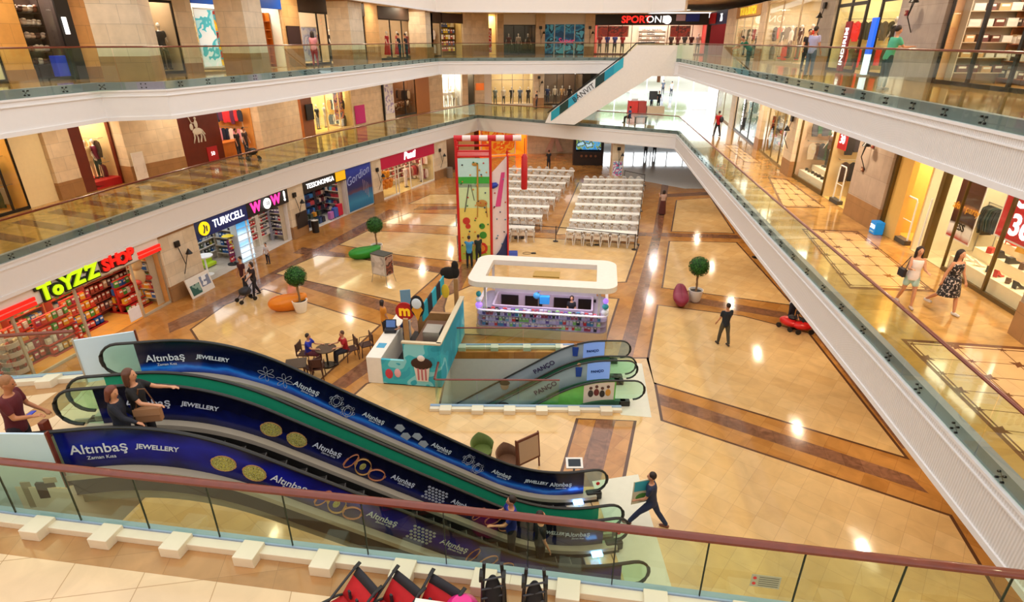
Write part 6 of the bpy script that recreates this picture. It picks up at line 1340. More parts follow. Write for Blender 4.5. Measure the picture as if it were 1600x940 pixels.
def UYf(px_, py_, Yd):
    v = (470-py_)/FPX; u = (px_-800)/FPX; Yc = cos(PITCH)+v*sin(PITCH); Z = -sin(PITCH)+v*cos(PITCH); k = Yd/Yc; return (u*k, Yd, CH+Z*k)
q = UYf(819, 296, y0+.4); q2 = UYf(819, 240, y0+.4); t.location = q; hb = q2[2]-q[2]
MB().lathe([(0, 0), (.14, .02), (.165, .08), (.165, hb-.15), (.08, hb-.02), (0, hb)], n=16, m=C('C01A22', rough=.4)).build('bag_body', None, t, smooth=True); MB().tube([(0, 0, hb), (0, 0, HT+.55-q[2])], .02, 6, m_blkmetal).build('strap', None, t)
q = UYf(818, 291, y0+.4)
q = UYf(770, 290, y0+.2); t = T('blue_float', 'blue pointed inflatable sticking out of the right side of the tower', 'inflatable', q); MB().lathe([(0, -.32), (.07, -.2), (.17, 0), (.12, .22), (0, .3)], n=14, m=C('1A3AA8', rough=.4)).build('float_body', None, t, rot=(0, R(75), 0), smooth=True); MB().tube([(-.25, 0, 0), (-.5, 0, .0)], .02, 6, m_blkmetal).build('valve', None, t)
xa, ya, _ = U(768, 403, 0); xb, yb, _ = U(808, 408, 0); t = T('foam_mat', 'blue foam mat on the floor behind the kiosk canopy', 'mat', ((xa+xb)/2, ya+.5, .005)); MB().box(-.75, .75, -.6, .6, 0, .06, C('1C3C9A')).build('mat_body', None, t, bevel=.01); MB().box(-.76, .76, -.01, .01, .055, .064, C('0E2460')).build('fold_line', None, t)
# phone accessory kiosk with the rounded white canopy
A = U(742, 522, 0); Bk = U(948, 536, 0); an = atan2(Bk[1]-A[1], Bk[0]-A[0]); KW = hypot(Bk[0]-A[0], Bk[1]-A[1]); KD = 2.7
t = T('accessory_kiosk', 'island kiosk of lit glass showcases under an open white canopy ring', 'kiosk', (A[0], A[1], .005), an)
def rrect(x0, x1, y0, y1, r, n=6):
    out = []
    for cx, cy, a0 in ((x1-r, y1-r, 0), (x0+r, y1-r, pi/2), (x0+r, y0+r, pi), (x1-r, y0+r, 3*pi/2)):
        for i in range(n+1): a = a0+pi/2*i/n; out.append((cx+r*cos(a), cy+r*sin(a)))
    return out
def ring(o, i, z0, z1, m):
    mb = MB(); n = len(o)
    vs = [(p[0], p[1], z) for z in (z0, z1) for p in o]+[(p[0], p[1], z) for z in (z0, z1) for p in i]; fs = []
    for k in range(n):
        j = (k+1) % n; fs += [(k, j, n+j, n+k), (2*n+k, 3*n+k, 3*n+j, 2*n+j), (n+k, n+j, 3*n+j, 3*n+k), (k, 2*n+k, 2*n+j, j)]
    return mb.add(vs, fs, m)
O_, I_ = rrect(0, KW, 0, KD, .35), rrect(.75, KW-.75, .75, KD-.75, .06)
ring(O_, I_, 0, .38, C('C8B090')).build('plinth', None, t, smooth=False)
m_case = glass('showcase_glass', (.93, .92, .97, 1), .10)
ring(rrect(.02, KW-.02, .02, KD-.02, .33), rrect(.04, KW-.04, .04, KD-.04, .31), .38, 1.12, m_case).build('showcase_glass', None, t); ring(rrect(.0, KW, .0, KD, .35), rrect(.12, KW-.12, .12, KD-.12, .25), 1.10, 1.13, C('E8E0EC')).build('showcase_rim', None, t)
ring(rrect(.62, KW-.62, .62, KD-.62, .1), rrect(.70, KW-.70, .70, KD-.70, .06), .38, 1.1, C('B8A8C0')).build('showcase_back', None, t)
for zz in (.40, .64, .88): ring(rrect(.06, KW-.06, .06, KD-.06, .3), rrect(.6, KW-.6, .6, KD-.6, .1), zz-.01, zz, C('A8A0BC')).build('showcase_shelf', None, t)
ring(rrect(-.25, KW+.25, -.30, KD+.15, .55, 8), rrect(.42, KW-.55, .38, KD-.45, .06, 8), 2.26, 2.48, C('E8DED2', rough=.4)).build('canopy', None, t)
for px_, py_ in ((.4, .35), (KW-.4, .35), (.4, KD-.4), (KW-.4, KD-.4)): MB().box(px_-.05, px_+.05, py_-.05, py_+.05, 1.1, 2.28, C('DAD4CE')).build('post', None, t)
MB().box(.5, KW-.5, KD-.62, KD-.45, .4, 1.65, C('C0B8C0')).build('back_counter', None, t)
for k in range(4): MB().box(.8+k*1.05+.2*(k > 1), 1.55+k*1.05+.2*(k > 1), KD-.76, KD-.71, .55, 1.0, C('181418', rough=.3)).build('black_drawer', None, t)
MB().box(KW*.42, KW*.62, 1.0, 1.6, 2.28, 2.34, mat('brass_plate', 'B8903C', .4, .3, noise=.4, nscale=30)).build('ceiling_plate', None, t)
for zz, uu in (((.62), .05), ((.62), KW-.05)): pass
lk = area((0, 0, 0), KW*.8, .3, 60, (.9, .85, 1)); lk.location = Matrix.Rotation(an, 4, 'Z') @ Vector((KW/2, .45, 2.22))+Vector((A[0], A[1], 0)); lk.rotation_euler = (0, 0, an)
kb = bayAB(A[:2], Bk[:2], .005, 2)
for r, zz in enumerate((.40, .64, .88)):
    for q_ in range(2): goods(kb, .3, KW-.3, .16+.2*q_, zz, 38-3*q_-3*r, 'phone_case', 'small bright phone case or pack in the front showcase of the island kiosk', 'phone cases in the front showcase', ['B0405A', 'C8C0E0', '6A4AA0', '2A2A38', 'D8D0E8', '4A90B8', 'D83A3A', 'C8B0D8', '90D070'], (.13, .07, .23), .15)
for i, (u, d, nm) in enumerate(((.15, 1.0, 'left'), (KW-.15, 1.0, 'right'))):
    for q_ in range(3): pass
    t2 = kb.T('display_globe', nm+' corner cluster of glowing violet display balls on the kiosk', 'display', u, .25, 1.13)
    for k in range(3): MB().sph((0, 0, .12+.24*k), (.15-.02*k, .15-.02*k, .12), 12, 8, [mat('violet_glow', 'B080FF', .3, emit=.7, noise=.3), C('E8E8F0'), C('2A9AA8')][(k+i) % 3]).build('ball', None, t2, smooth=True)
t2 = kb.T('balloon_bunch', 'silver violet toy bunch on a stand in the middle of the kiosk', 'toy', KW*.47, .85, 1.13); MB().sph((0, 0, .75), (.17, .17, .15), 12, 8, C('C8A8E8')).build('ball', None, t2, smooth=True); MB().sph((-.08, 0, .4), (.15, .12, .15), 12, 8, C('3A8AC0')).build('ball', None, t2, smooth=True); MB().box(.05, .45, -.1, .1, .08, .4, C('2A90D8')).build('box', None, t2); MB().cyl(0, 0, -.1, .6, .02, m=m_steel).build('pole', None, t2)
# drink and dessert kiosk
A = U(601, 597, 0); Bk = U(690, 603, 0); Cn = U(728, 512, 0)
t = T('dessert_kiosk', 'turquoise printed dessert kiosk with white counter and wooden trim', 'kiosk', (A[0], A[1], .005), atan2(Bk[1]-A[1], Bk[0]-A[0]))
W_ = hypot(Bk[0]-A[0], Bk[1]-A[1]); D_ = 3.9
m_turq = blotch('turquoise_print', ['1A98B0', '2AA8C0', '38B8C8', '88D4DC', '2AA8C0'], .7); m_kw = mat('kiosk_wood', 'A87C4C', .5, noise=.2)
MB().box(-.55, .0, -.1, D_-.4, 0, 1.05, C('F0E8DC', rough=.35)).build('white_counter', None, t, bevel=.02)
MB().box(.0, W_*.4, -.12, -.02, .05, 1.0, m_turq).build('low_front_panel', None, t); MB().box(W_*.4, W_, -.14, -.04, .05, 1.7, m_turq).build('high_front_panel', None, t); MB().box(W_-.04, W_+.06, -.14, D_, .05, 1.7, m_turq).build('side_panel', None, t)
MB().box(W_*.38, W_+.08, -.16, -.02, 1.7, 1.76, C('D8C8A8')).box(W_-.08, W_+.1, -.1, D_, 1.7, 1.76, C('D8C8A8')).build('top_trim', None, t)
MB().box(0, W_, -.1, D_, 0, .05, C('1E1A18')).build('plinth', None, t); MB().box(W_*.1, W_*.95, D_-.15, D_, .05, 1.0, m_kw).build('rear_wall', None, t); MB().box(W_*.35, W_*.9, .3, D_-.5, .05, .85, C('6A4428')).build('inner_counter', None, t)
MB().box(W_*.45, W_*.85, .5, 1.2, .86, .9, C('E8DCC8')).box(W_*.5, W_*.8, 1.6, 2.3, .86, 1.25, m_steel).build('machine', None, t)
MB().box(W_*.4, W_*.48, .1, .2, .05, 2.5, m_kw).build('post', None, t); MB().box(W_*.88, W_*.96, D_-.3, D_-.2, .05, 2.6, m_kw).build('post', None, t)
s_ = MB(); cx, cz = W_*.7, .75
s_.sph((cx, -.15, cz+.2), (.38, .05, .25), 14, 8, C('3A1E16')); s_.prism([(cx-.28, cz+.1), (cx+.28, cz+.1), (cx+.2, cz-.5), (cx-.2, cz-.5)], -.17, -.14, C('E8D8D0'), 'y'); s_.sph((cx, -.17, cz+.42), (.14, .05, .12), 10, 6, C('F0E0D8')); s_.build('sundae_picture', None, t)
for k in (-1, 0, 1): MB().box(cx+k*.13-.03, cx+k*.13+.03, -.18, -.165, cz-.45, cz+.08, C('C06A70')).build('cup_stripe', None, t)
MB().sph((W_*.12, -.13, .45), (.14, .03, .2), 10, 6, C('C83A4A')).sph((W_*.27, -.13, .5), (.12, .03, .18), 10, 6, C('E8B0B8')).build('milkshake_picture', None, t)
lg = MB(); lg.tube([(0, 0, 0), (0, .05, 0)], .34, 24, C('B81C1E')); o = lg.build('round_logo_sign', None, t, (W_*.30, 1.0, 2.35)); text('m', .55, .012, mat('logo_yellow', 'F8C020', .4, emit=.3, noise=0), o, (0, -.02, .02), off=.02)
MB().prism([(.0, 0), (.12, .3), (.2, .42), (.1, .62), (0, .75), (-.1, .62), (-.2, .42), (-.12, .3)], 0, .05, C('E8A028'), 'y').build('cone_sign', None, t, (W_*.55, .8, 2.1)); MB().sph((0, -.02, .68), (.18, .04, .2), 12, 8, C('D8E4EC')).build('cone_sign', None, t, (W_*.55, .8, 2.1)); MB().sph((0, .03, .55), (.26, .03, .42), 14, 8, C('1A1A20')).build('cone_sign_back', None, t, (W_*.55, .82, 2.1))
dk = MB(); dk.sph((0, 0, 0), (.36, .05, .26), 16, 8).sph((.25, 0, .32), (.14, .05, .2), 12, 8).sph((.22, 0, .05), (.2, .05, .28)); dk.build('black_topper_sign', C('17120F'), t, (W_*.8, D_-.3, 2.85))
for k in range(5): MB().prism([(0, 0), (.34, .1), (.34, .75), (0, .6)], 0, .05, C(['1A98B0', '1A1A22', '28A8C0', '1A1A22', '3AB8D0'][k]), 'y').build('menu_panel', None, t, (W_*.62+.02*k, 1.0+.55*k, 2.0), (0, 0, R(72)))
MB().box(-.2, .2, 0, .04, 0, .75, C('7AA0B8')).build('menu_panel', None, t, (W_*.0, D_-.8, 1.5), (0, 0, R(20))); MB().sph((0, 0, 0), (.16, .03, .3), 10, 6, C('E8C030')).build('yellow_sign', None, t, (W_*.75, D_-.6, 2.2))
MB().box(-.42, -.12, .6, .95, 1.05, 1.055, C('4AA0C8')).build('counter_sticker', None, t)
t2 = T('cash_register', 'dark cash register with blue screen on the white kiosk counter', 'cash register', tuple(Matrix.Translation((A[0], A[1], 1.06)) @ Matrix.Rotation(t.rotation_euler[2], 4, 'Z') @ Vector((-.28, 1.9, 0)))); MB().box(-.22, .22, -.2, .2, 0, .14, C('22222A')).build('base', None, t2, bevel=.02); MB().box(-.2, .2, -.03, .03, .12, .45, C('22222A')).build('screen_back', None, t2, rot=(R(-20), 0, 0)); MB().box(-.17, .17, -.04, -.03, .15, .42, mat('screen_blue', '5A78B0', .3, emit=.3)).build('screen', None, t2, rot=(R(-20), 0, 0))
# seating group with brown chairs
m_wick = mat('wicker_brown', '4A2A20', .6, noise=.3, nscale=30)
def cafe_chair(label, x, y, rz, seat=None, group=None):
    t = T('cafe_chair', label, 'chair', (x, y, .005), rz, group)
    MB().box(-.22, .22, -.22, .22, .42, .46, seat or m_wick).build('seat', None, t, bevel=.01)
    for sx_ in (-1, 1):
        for sy_ in (-1, 1): MB().tube([(sx_*.2, sy_*.2, .43), (sx_*.22, sy_*.23, 0)], .018, 6, m_wick).build('leg', None, t)
    MB().box(-.23, .23, -.25, -.21, .55, .88, m_wick).build('backrest', None, t, bevel=.01)
    for s in (-1, 1): MB().box(s*.21-.02, s*.21+.02, -.25, -.21, .42, .9, m_wick).build('back_post', None, t)
    for s in (-1, 1): MB().tube([(s*.23, -.2, .66), (s*.24, .15, .66), (s*.23, .2, .44)], .016, 6, m_wick).build('armrest', None, t)
    return t
P_ = lambda a, b_, z=0: U(a, b_, z)[:2]
xt, yt = P_(513, 571); t = T('cafe_table', 'round dark table between the two seated people', 'table', (xt, yt, .005)); MB().cyl(0, 0, .71, .745, .38, n=24, m=C('4A3A30', rough=.3)).build('tabletop', None, t); MB().cyl(0, 0, .05, .71, .035, m=m_blkmetal).build('pedestal', None, t); MB().cyl(0, 0, 0, .05, .25, n=20, m=m_blkmetal).build('base', None, t)
xs1, ys1 = P_(501, 562); xs1 -= .25
CH_ = [(497, 570, R(-90), 'brown cafe chair under the person in blue'), (537, 556, R(115), 'brown cafe chair under the person in red'), (545, 538, R(150), 'brown cafe chair standing behind the person in red'), (520, 578, R(20), 'brown cafe chair with a bag on its seat beside the table')]
q1 = P_(497, 573); q2 = P_(533, 563)
cafe_chair(CH_[0][3], xt-.85, yt+.15, R(-95)); cafe_chair(CH_[1][3], xt+.75, yt+.5, R(125)); cafe_chair(CH_[2][3], xt+1.25, yt+.85, R(120)); cafe_chair(CH_[3][3], xt-.1, yt-.85, R(10))
x, y = P_(484, 590); cafe_chair('brown cafe chair standing apart beside the square black table', x+.15, y+.0, R(60))
t = T('side_table', 'low square black table nearest the blue escalator', 'table', (x-.35, y-.15, .005), R(15)); MB().box(-.36, .36, -.36, .36, .66, .7, C('3A302A', rough=.3)).build('tabletop', None, t, bevel=.01)
for sx_ in (-1, 1):
    for sy_ in (-1, 1): MB().box(sx_*.3-.02, sx_*.3+.02, sy_*.3-.02, sy_*.3+.02, 0, .66, m_wick).build('leg', None, t)
t = T('handbag', 'pale spotted bag on the chair beside the round dark table', 'bag', (xt-.1, yt-.85, .47)); MB().sph((0, 0, .14), (.22, .16, .15), 14, 8, C('C8B8A8')).build('bag_body', None, t, smooth=True); MB().tube([(-.12, 0, .22), (0, 0, .36), (.12, 0, .22)], .014, 6, C('5A4038')).build('strap', None, t)
person('person in a blue shirt seated at the round dark table', (xt-.72, yt+.13, .005), R(-95)/R(1), 1.6, top='1E2A9A', bottom='5A1E2A', lleg=(85, 5, 85), rleg=(85, 5, 85), larm=(45, 10, 50), rarm=(45, 10, 50), turn=10, lean=8)
person('person in a red top seated at the far side of the round table', (xt+.62, yt+.38, .005), 125, 1.6, top='A81820', bottom='22202A', lleg=(85, 5, 80), rleg=(85, 5, 80), larm=(40, 10, 60), rarm=(40, 10, 60), lean=8, hair=HAIRBR)
# chairs and easel behind the big escalator
def wick_chair(label, px_, py_, col, z):
    x, y, _ = U(px_, py_, z); t = T('wicker_armchair', label, 'chair', (x, y, .005), R(200))
    m = mat('wicker_'+col, col, .7, noise=.35, nscale=40); mb = MB(); n = 16
    vs = []; fs = []
    for j, (z_, r_) in enumerate(((.1, .24), (.45, .3), (.8, .34))):
        for i in range(n+1): a = pi*1.15*(i/n)-pi*.075+pi; vs.append((r_*cos(a), r_*sin(a), z_ if j < 2 else z_-.15*abs(cos(a))))
    for j in range(2):
        for i in range(n): fs.append((j*(n+1)+i, j*(n+1)+i+1, (j+1)*(n+1)+i+1, (j+1)*(n+1)+i))
    mb.add(vs, fs, m); o = mb.build('backrest', None, t, smooth=True); solid(o, .03); MB().cyl(0, 0, .36, .42, .29, n=20, m=m).build('seat', None, t, bevel=.01)
    for k in range(4): a = pi/4+k*pi/2; MB().tube([(.22*cos(a), .22*sin(a), .36), (.25*cos(a), .25*sin(a), 0)], .02, 6, m_wick).build('leg', None, t)
wick_chair('green wicker armchair behind the blue escalator side', 753, 690, '5A6A2A', .7); wick_chair('brown wicker armchair partly hidden behind the escalator side', 793, 706, '6A4428', .7)
x, y, _ = U(826, 722, .3); t = T('easel_sign', 'wooden easel sign frame behind the lower escalator end', 'sign', (x, y, .005), R(35)); 
MB().tube([(-.38, 0, 0), (-.38, .1, 1.15)], .025, 6, C('6A3A24')).build('leg', None, t); MB().tube([(.38, 0, 0), (.38, .1, 1.15)], .025, 6, C('6A3A24')).build('leg', None, t); MB().box(-.38, .38, .0, .04, .35, 1.15, C('6A3A24'), rx=R(-6)).build('frame', None, t); MB().box(-.33, .33, -.01, .0, .42, 1.08, C('B89878'), rx=R(-6)).build('board', None, t); MB().tube([(0, .08, 1.1), (0, .5, 0)], .02, 6, C('6A3A24')).build('rear_leg', None, t)
x, y, _ = U(898, 735, .9); t = T('payment_terminal', 'small white framed screen standing behind the escalator end', 'screen', (x, y+.15, .005)); MB().cyl(0, 0, 0, 1.0, .03, m=m_steel).build('pole', None, t); MB().cyl(0, 0, 0, .03, .18, m=m_steel).build('base', None, t); MB().box(-.22, .22, -.15, .15, 1.0, 1.04, C('EDE8E0'), rx=R(25)).build('screen_frame', None, t); MB().box(-.16, .16, -.1, .1, 1.04, 1.05, C('1E2A34'), rx=R(25), c=(0, 0, 1.02)).build('screen', None, t)
# far ground floor booth and column
x, y, _ = U(895, 258, 0); t = T('snack_booth', 'dark booth with a bright blue menu screen at the far end', 'kiosk', (x, y, .005), R(-4)); 
MB().box(0, 2.9, 0, 2.5, 0, 1.3, C('2E2220')).build('counter', None, t); MB().box(0, .25, 0, 2.5, 1.3, 2.7, C('241C1C')).box(2.65, 2.9, 0, 2.5, 1.3, 2.7, C('241C1C')).box(.25, 2.65, 2.3, 2.5, 1.3, 2.7, C('2A2A34')).build('side_wall', None, t); MB().box(.25, 2.65, .3, .35, 1.45, 2.45, blotch('menu_screen', ['3A8ACA', '58A8E0', '88A050', '2A4A6A', 'A8D8F0'], 1.3, emit=.8)).build('menu_screen', None, t)
MB().box(-.1, 3.0, -.3, 2.6, 2.7, 2.85, C('4A4450')).build('roof', None, t)
for k in range(5): MB().box(.05+.6*k, .3+.6*k, -.5, .1, 2.86, 2.9, C('C8C0D8'), rx=R(8)).build('awning_stripe', None, t)
for k in range(4): MB().tube([(.8+.45*k, -.02, .9), (.8+.45*k, -.05, .9)], .12, 10, C('8A5A40')).build('round_picture', None, t)
cb = bayAB(U(954, 282, 0)[:2], U(972, 282, 0)[:2], 0, HG); pier(cb, 'B', out=0, dep=.9, base=0); lamp(cb, 'black lamp on the far ground floor column', cb.w*.5, 2.3)
poster(cb, 'white pink and blue poster on the far ground floor column', cb.w*.08, cb.w*.92, .4, 1.7, blotch('candy_poster', ['E8E0F0', 'D84890', '3AA8D0', 'F0E8F4'], 3), -.12)
# ================================================================== escalators
def floorline(zt, zb, s1, sl, Rr):
    s2 = s1+(zt-zb)/sl
    def F(x): return 0 if x < -Rr else (x if x > Rr else (x+Rr)**2/(4*Rr))
    return lambda s: zt-sl*(F(s-s1)-F(s-s2))
def uvstrip(mb, zf, sa, sb, w, lo, hi, m, th=.012, n=None):
    n = n or max(2, int((sb-sa)/.18)); vs = []; fs = []; uv = []
    for i in range(n+1):
        s = sa+(sb-sa)*i/n; z = zf(s); vs += [(s, -w, z+lo), (s, -w, z+hi), (s, -w+th, z+hi), (s, -w+th, z+lo)]
    for i in range(n):
        a = i*4; b = a+4; u0, u1 = (sa+(sb-sa)*i/n), (sa+(sb-sa)*(i+1)/n)
        fs += [(a, b, b+1, a+1), (a+3, a+2, b+2, b+3), (a+1, b+1, b+2, a+2), (a, a+3, b+3, b)]
        uv += [[(u0, 0), (u1, 0), (u1, 1), (u0, 1)], [(u0, 0), (u0, 1), (u1, 1), (u1, 0)], [(u0, 1)]*4, [(u0, 0)]*4]
    fs += [(0, 1, 2, 3), (n*4, n*4+3, n*4+2, n*4+1)]; uv += [[(0, 0)]*4]*2
    mb.add(vs, fs, m, uv); return mb
def handrail(zf, s0, s1, w, top=.95, r=.035, rl=.36):
    pts = []
    for i in range(11):
        a = -pi/2+pi*i/10; pts.append((s0+rl-rl*cos(a)*1.0, -w, zf(s0)+top-rl+rl*sin(a)))
    n = 60
    for i in range(1, n): s = s0+rl+(s1-s0-2*rl)*i/n; pts.append((s, -w, zf(s)+top))
    for i in range(11):
        a = pi/2-pi*i/10; pts.append((s1-rl+rl*cos(a), -w, zf(s1)+top-rl+rl*sin(a)))
    return MB().tube(pts, r, 8, m_black, sq=(1.2, .8))
m_navyp = printed('escalator_print_navy', [(0, '080E38'), (.3, '0E1860'), (.5, '070B2C'), (1, '060820')], .3, .18)
m_swoosh = printed('escalator_print_swoosh', [(0, '0A2270'), (.10, '1450C0'), (.19, '2A86F0'), (.27, '0E3C98'), (.38, '07143C'), (1, '050A24')], .16, .15)
m_navyp2 = printed('escalator_print_front', [(0, '14103C'), (.35, '101880'), (.6, '1420A0'), (1, '0C1040')], .45, .15)
m_green = mat('green_balustrade_film', '2AA880', .2, noise=.1); m_esglass = glass('escalator_glass', (.80, .93, .84, 1), .08)
m_deck = mat('escalator_deck', 'B8AC98', .4, .1); m_skirt = mat('escalator_skirt', '1A1816', .4); m_step = mat('escalator_step', '3A3632', .5, .3, noise=.2); m_truss = mat('escalator_cladding', 'A09680', .45, .1)
m_print = mat('print_white', 'DDE4F0', .5, noise=0); m_gold = mat('print_gold', 'C89858', .4, noise=.35, nscale=40); m_rose = mat('print_rose', 'C88058', .4, noise=.3, nscale=30); m_silver = mat('print_silver', 'A8ACB8', .4, noise=.45, nscale=60); m_lime = blotch('print_yellowgreen', ['C8C058', '5A5A2C', 'D8D488', '9A9440'], 28, .4)
def onpanel(t, zf, s, w, fn, v=.55):         # frame on the camera side of a balustrade, following its slope
    sl = math.atan2(zf(s+.15)-zf(s-.15), .3); o = fn(); o.parent = t; o.location = (s, -w-.012, zf(s)+v); o.rotation_euler = (0, -sl, 0); return o
def ptext(t, zf, s, w, st, size, v=.55, m=None, sx=1, off=0, shear=0):
    sl = math.atan2(zf(s+.15)-zf(s-.15), .3); o = text(st, size, .002, m or m_print, t, (s, -w-.012, zf(s)+v), (0, 0, 0), 'printed_word', sx=sx, off=off, shear=shear)
    o.rotation_mode = 'QUATERNION'; o.rotation_quaternion = (Matrix.Rotation(-sl, 3, 'Y') @ Matrix.Rotation(pi/2, 3, 'X')).to_quaternion(); return o
def brand(t, zf, s, w, size=.26, v=.56, m=None): size *= .74; ptext(t, zf, s, w, 'Altınbaş', size, v, m, off=.002); ptext(t, zf, s, w, 'Zaman Kısa', size*.36, v-size*.66, m)
def jewel(t, zf, s, w, kind, v=.5, sc=1):
    def fn():
        mb = MB(); T_ = lambda cx, cz, rx_, rz_, r, m, tilt=0, n=20: mb.tube([(cx+rx_*cos(a)*cos(tilt)-rz_*sin(a)*sin(tilt), 0, cz+rx_*cos(a)*sin(tilt)+rz_*sin(a)*cos(tilt)) for a in [2*pi*i/n for i in range(n)]], r, 5, m, closed=True, sq=(1, .25))
        if kind == 'flower':
            for cx in (-.2, .2):
                for k in range(6): a = k*pi/3; T_(cx+.1*cos(a), .1*sin(a), .08, .035, .008, m_silver, a, 12)
        elif kind == 'cuff':
            for cx, tl in ((-.26, .1), (.26, -.2)): mb.sph((cx, 0, 0), (.2, .008, .15), 14, 8, m_lime); T_(cx, 0, .2, .15, .014, m_gold, tl); [T_(cx+dx, .02, .045, .06, .008, m_gold) for dx in (-.09, 0, .09)]
        elif kind == 'rings': T_(-.3, .02, .08, .2, .022, m_rose, -.25); T_(-.02, 0, .16, .2, .03, m_gold, .5); mb.sph((-.03, 0, 0), (.06, .01, .09), 8, 6, m_lime); T_(.32, -.06, .17, .14, .03, m_rose, .3)
        elif kind == 'bangles': T_(-.36, .0, .07, .2, .016, m_rose, -.15); T_(.02, 0, .11, .2, .024, m_rose, -.5); T_(.42, -.02, .12, .2, .022, m_rose, -.7)
        elif kind == 'pave': [mb.sph((.085*i+(.04 if j % 2 else 0)-.2, 0, .07*j-.12), (.036, .008, .03), 8, 4, m_silver) for i in range(6) for j in range(5)]
        elif kind == 'stones': [mb.prism([(cx-.11, cz-.06), (cx+.09, cz-.09), (cx+.12, cz+.04), (cx, cz+.1), (cx-.1, cz+.05)], -.004, .004, m_silver, 'y') for cx, cz in ((-.36, .1), (-.12, -.04), (.12, .08), (.36, -.04))]
        elif kind == 'cluster':
            for cx, cz in ((-.18, .06), (.16, -.06)): T_(cx, cz, .12, .14, .012, m_silver, .3); T_(cx, cz, .07, .09, .01, m_silver, .3); [T_(cx+.14*cos(a), cz+.13*sin(a), .03, .04, .007, m_silver) for a in (0, 1, 2, 3, 4, 5)]
        o = mb.build('printed_jewel', None, None, fix=False); o.scale = (sc, 1, sc); return o
    onpanel(t, zf, s, w, fn, v)
def steps(t, zf, sa, sb, w0, w1):
    mb = MB(); n = int((sb-sa)/.34); 
    for i in range(n):
        a = sa+i*.34; z = zf(a+.34); mb.box(a, a+.35, -w1+.12, -w0-.12, z-.25, z+.0)
        mb.box(a+.33, a+.35, -w1+.12, -w0-.12, z-.002, z+.004, m_steel)
    mb.cur = None; return mb.build('step_band', m_step, t)
S0, S1 = .3, 11.25; ZF = floorline(F1, 0, 2.7, .70, 1.2)
org = (2.5-11.25*.987, 11.87-11.25*.160, 0); EA = math.atan2(.160, .987)
WB = (0, 1.26, 1.68, 2.93)
tops = []
def escalator(label, w0, w1, film0, film1, outer_print=None):
    t = T('escalator', label, 'escalator', org, EA)
    for k, (w, film) in enumerate(((w0, film0), (w1, film1))):
        handrail(ZF, S0, S1, w).build('handrail', None, t, smooth=True)
        sa, sb = .98, 10.62
        uvstrip(MB(), ZF, sa, sb, w, .20, .92, film).build('balustrade_panel', None, t, fix=False)
        for a, b_, sg in ((S0+.06, sa, 1), (sb, S1-.06, -1)):
            pts = []
            n = 10
            if sg == 1: pts = [(b_, ZF(b_)+.2), (b_, ZF(b_)+.93)]+[(S0+.36-.34*cos(x), ZF(S0)+.59+.34*sin(x)) for x in [pi/2-pi*i/n for i in range(n+1)]]
            else: pts = [(a, ZF(a)+.93), (a, ZF(a)+.2)]+[(S1-.36+.34*cos(x), ZF(S1)+.59+.34*sin(x)) for x in [-pi/2+pi*i/n for i in range(n+1)]]
            MB().prism(pts, -w, -w+.012, m_esglass, 'y').build('newel_glass', None, t)
        dk = MB(); uvstrip(dk, ZF, .7, 10.95, w+.16, .10, .2, m_deck, .24); uvstrip(dk, ZF, .55, 11.0, w+.15, -.2, .10, m_skirt, .2); dk.build('deck', None, t, fix=False)
        MB().box(10.7, 11.12, -w-.09, -w+.1, 0, .24, m_skirt).build('newel_base', None, t, bevel=.04)
    steps(t, ZF, .6, 10.9, w0, w1)
    tr = MB(); 
    for w in (w0-.02, w1): uvstrip(tr, ZF, .3, 10.5, w+.08, -.42, .10, m_truss, .05)
    uvstrip(tr, ZF, .3, 10.5, w1+.06, -.44, -.39, m_truss, (w1-w0)+.1); tr.build('cladding', None, t, fix=False)
    MB().box(10.3, 10.55, -w0-.3, -w0-.16, .12, .17, mat('comb_light', '6AA0FF', .4, emit=14, noise=0)).build('comb_light', None, t)
    MB().tube([(11.0, -w0-.01, .5), (11.0, -w0-.03, .5)], .05, 12, C('C82018')).build('warning_sticker', None, t)
    return t
e1 = escalator('far escalator with blue swoosh jewellery advertising and green side', WB[0], WB[1], m_swoosh, m_green)
e2 = escalator('near escalator with dark blue jewellery advertising on both sides', WB[2], WB[3], m_navyp, m_navyp2)
for t, w, lay in ((e1, 0, [('B', 1.5, .3), ('J', 2.35), ('flower', 3.55), ('B', 4.15, .24), ('cluster', 4.85), ('B', 5.5, .22), ('stones', 6.3), ('B', 7.0, .22), ('cluster', 7.75), ('B', 8.45, .22), ('J', 9.3), ('B', 10.0, .24)]),
                  (e2, WB[2], [('B', 1.8, .3), ('J', 2.6), ('cuff', 4.0), ('B', 4.75, .24), ('rings', 5.4), ('B', 6.15, .22), ('pave', 6.75), ('B', 7.35, .22), ('bangles', 8.0), ('J', 9.4), ('B', 10.0, .24)]),
                  (e2, WB[3], [('B', 1.55, .34), ('J', 2.35), ('cuff', 3.55), ('B', 4.3, .26), ('rings', 5.05), ('B', 5.8, .25), ('pave', 6.45), ('B', 7.1, .25), ('bangles', 7.75), ('B', 8.5, .2), ('J', 9.3), ('B', 10.0, .24)])):
    for q in lay:
        if q[0] == 'B': brand(t, ZF, q[1], w, q[2])
        elif q[0] == 'J': ptext(t, ZF, q[1]+.05, w, 'JEWELLERY', .125, .58, off=.003)
        else: jewel(t, ZF, q[1], w, q[0])
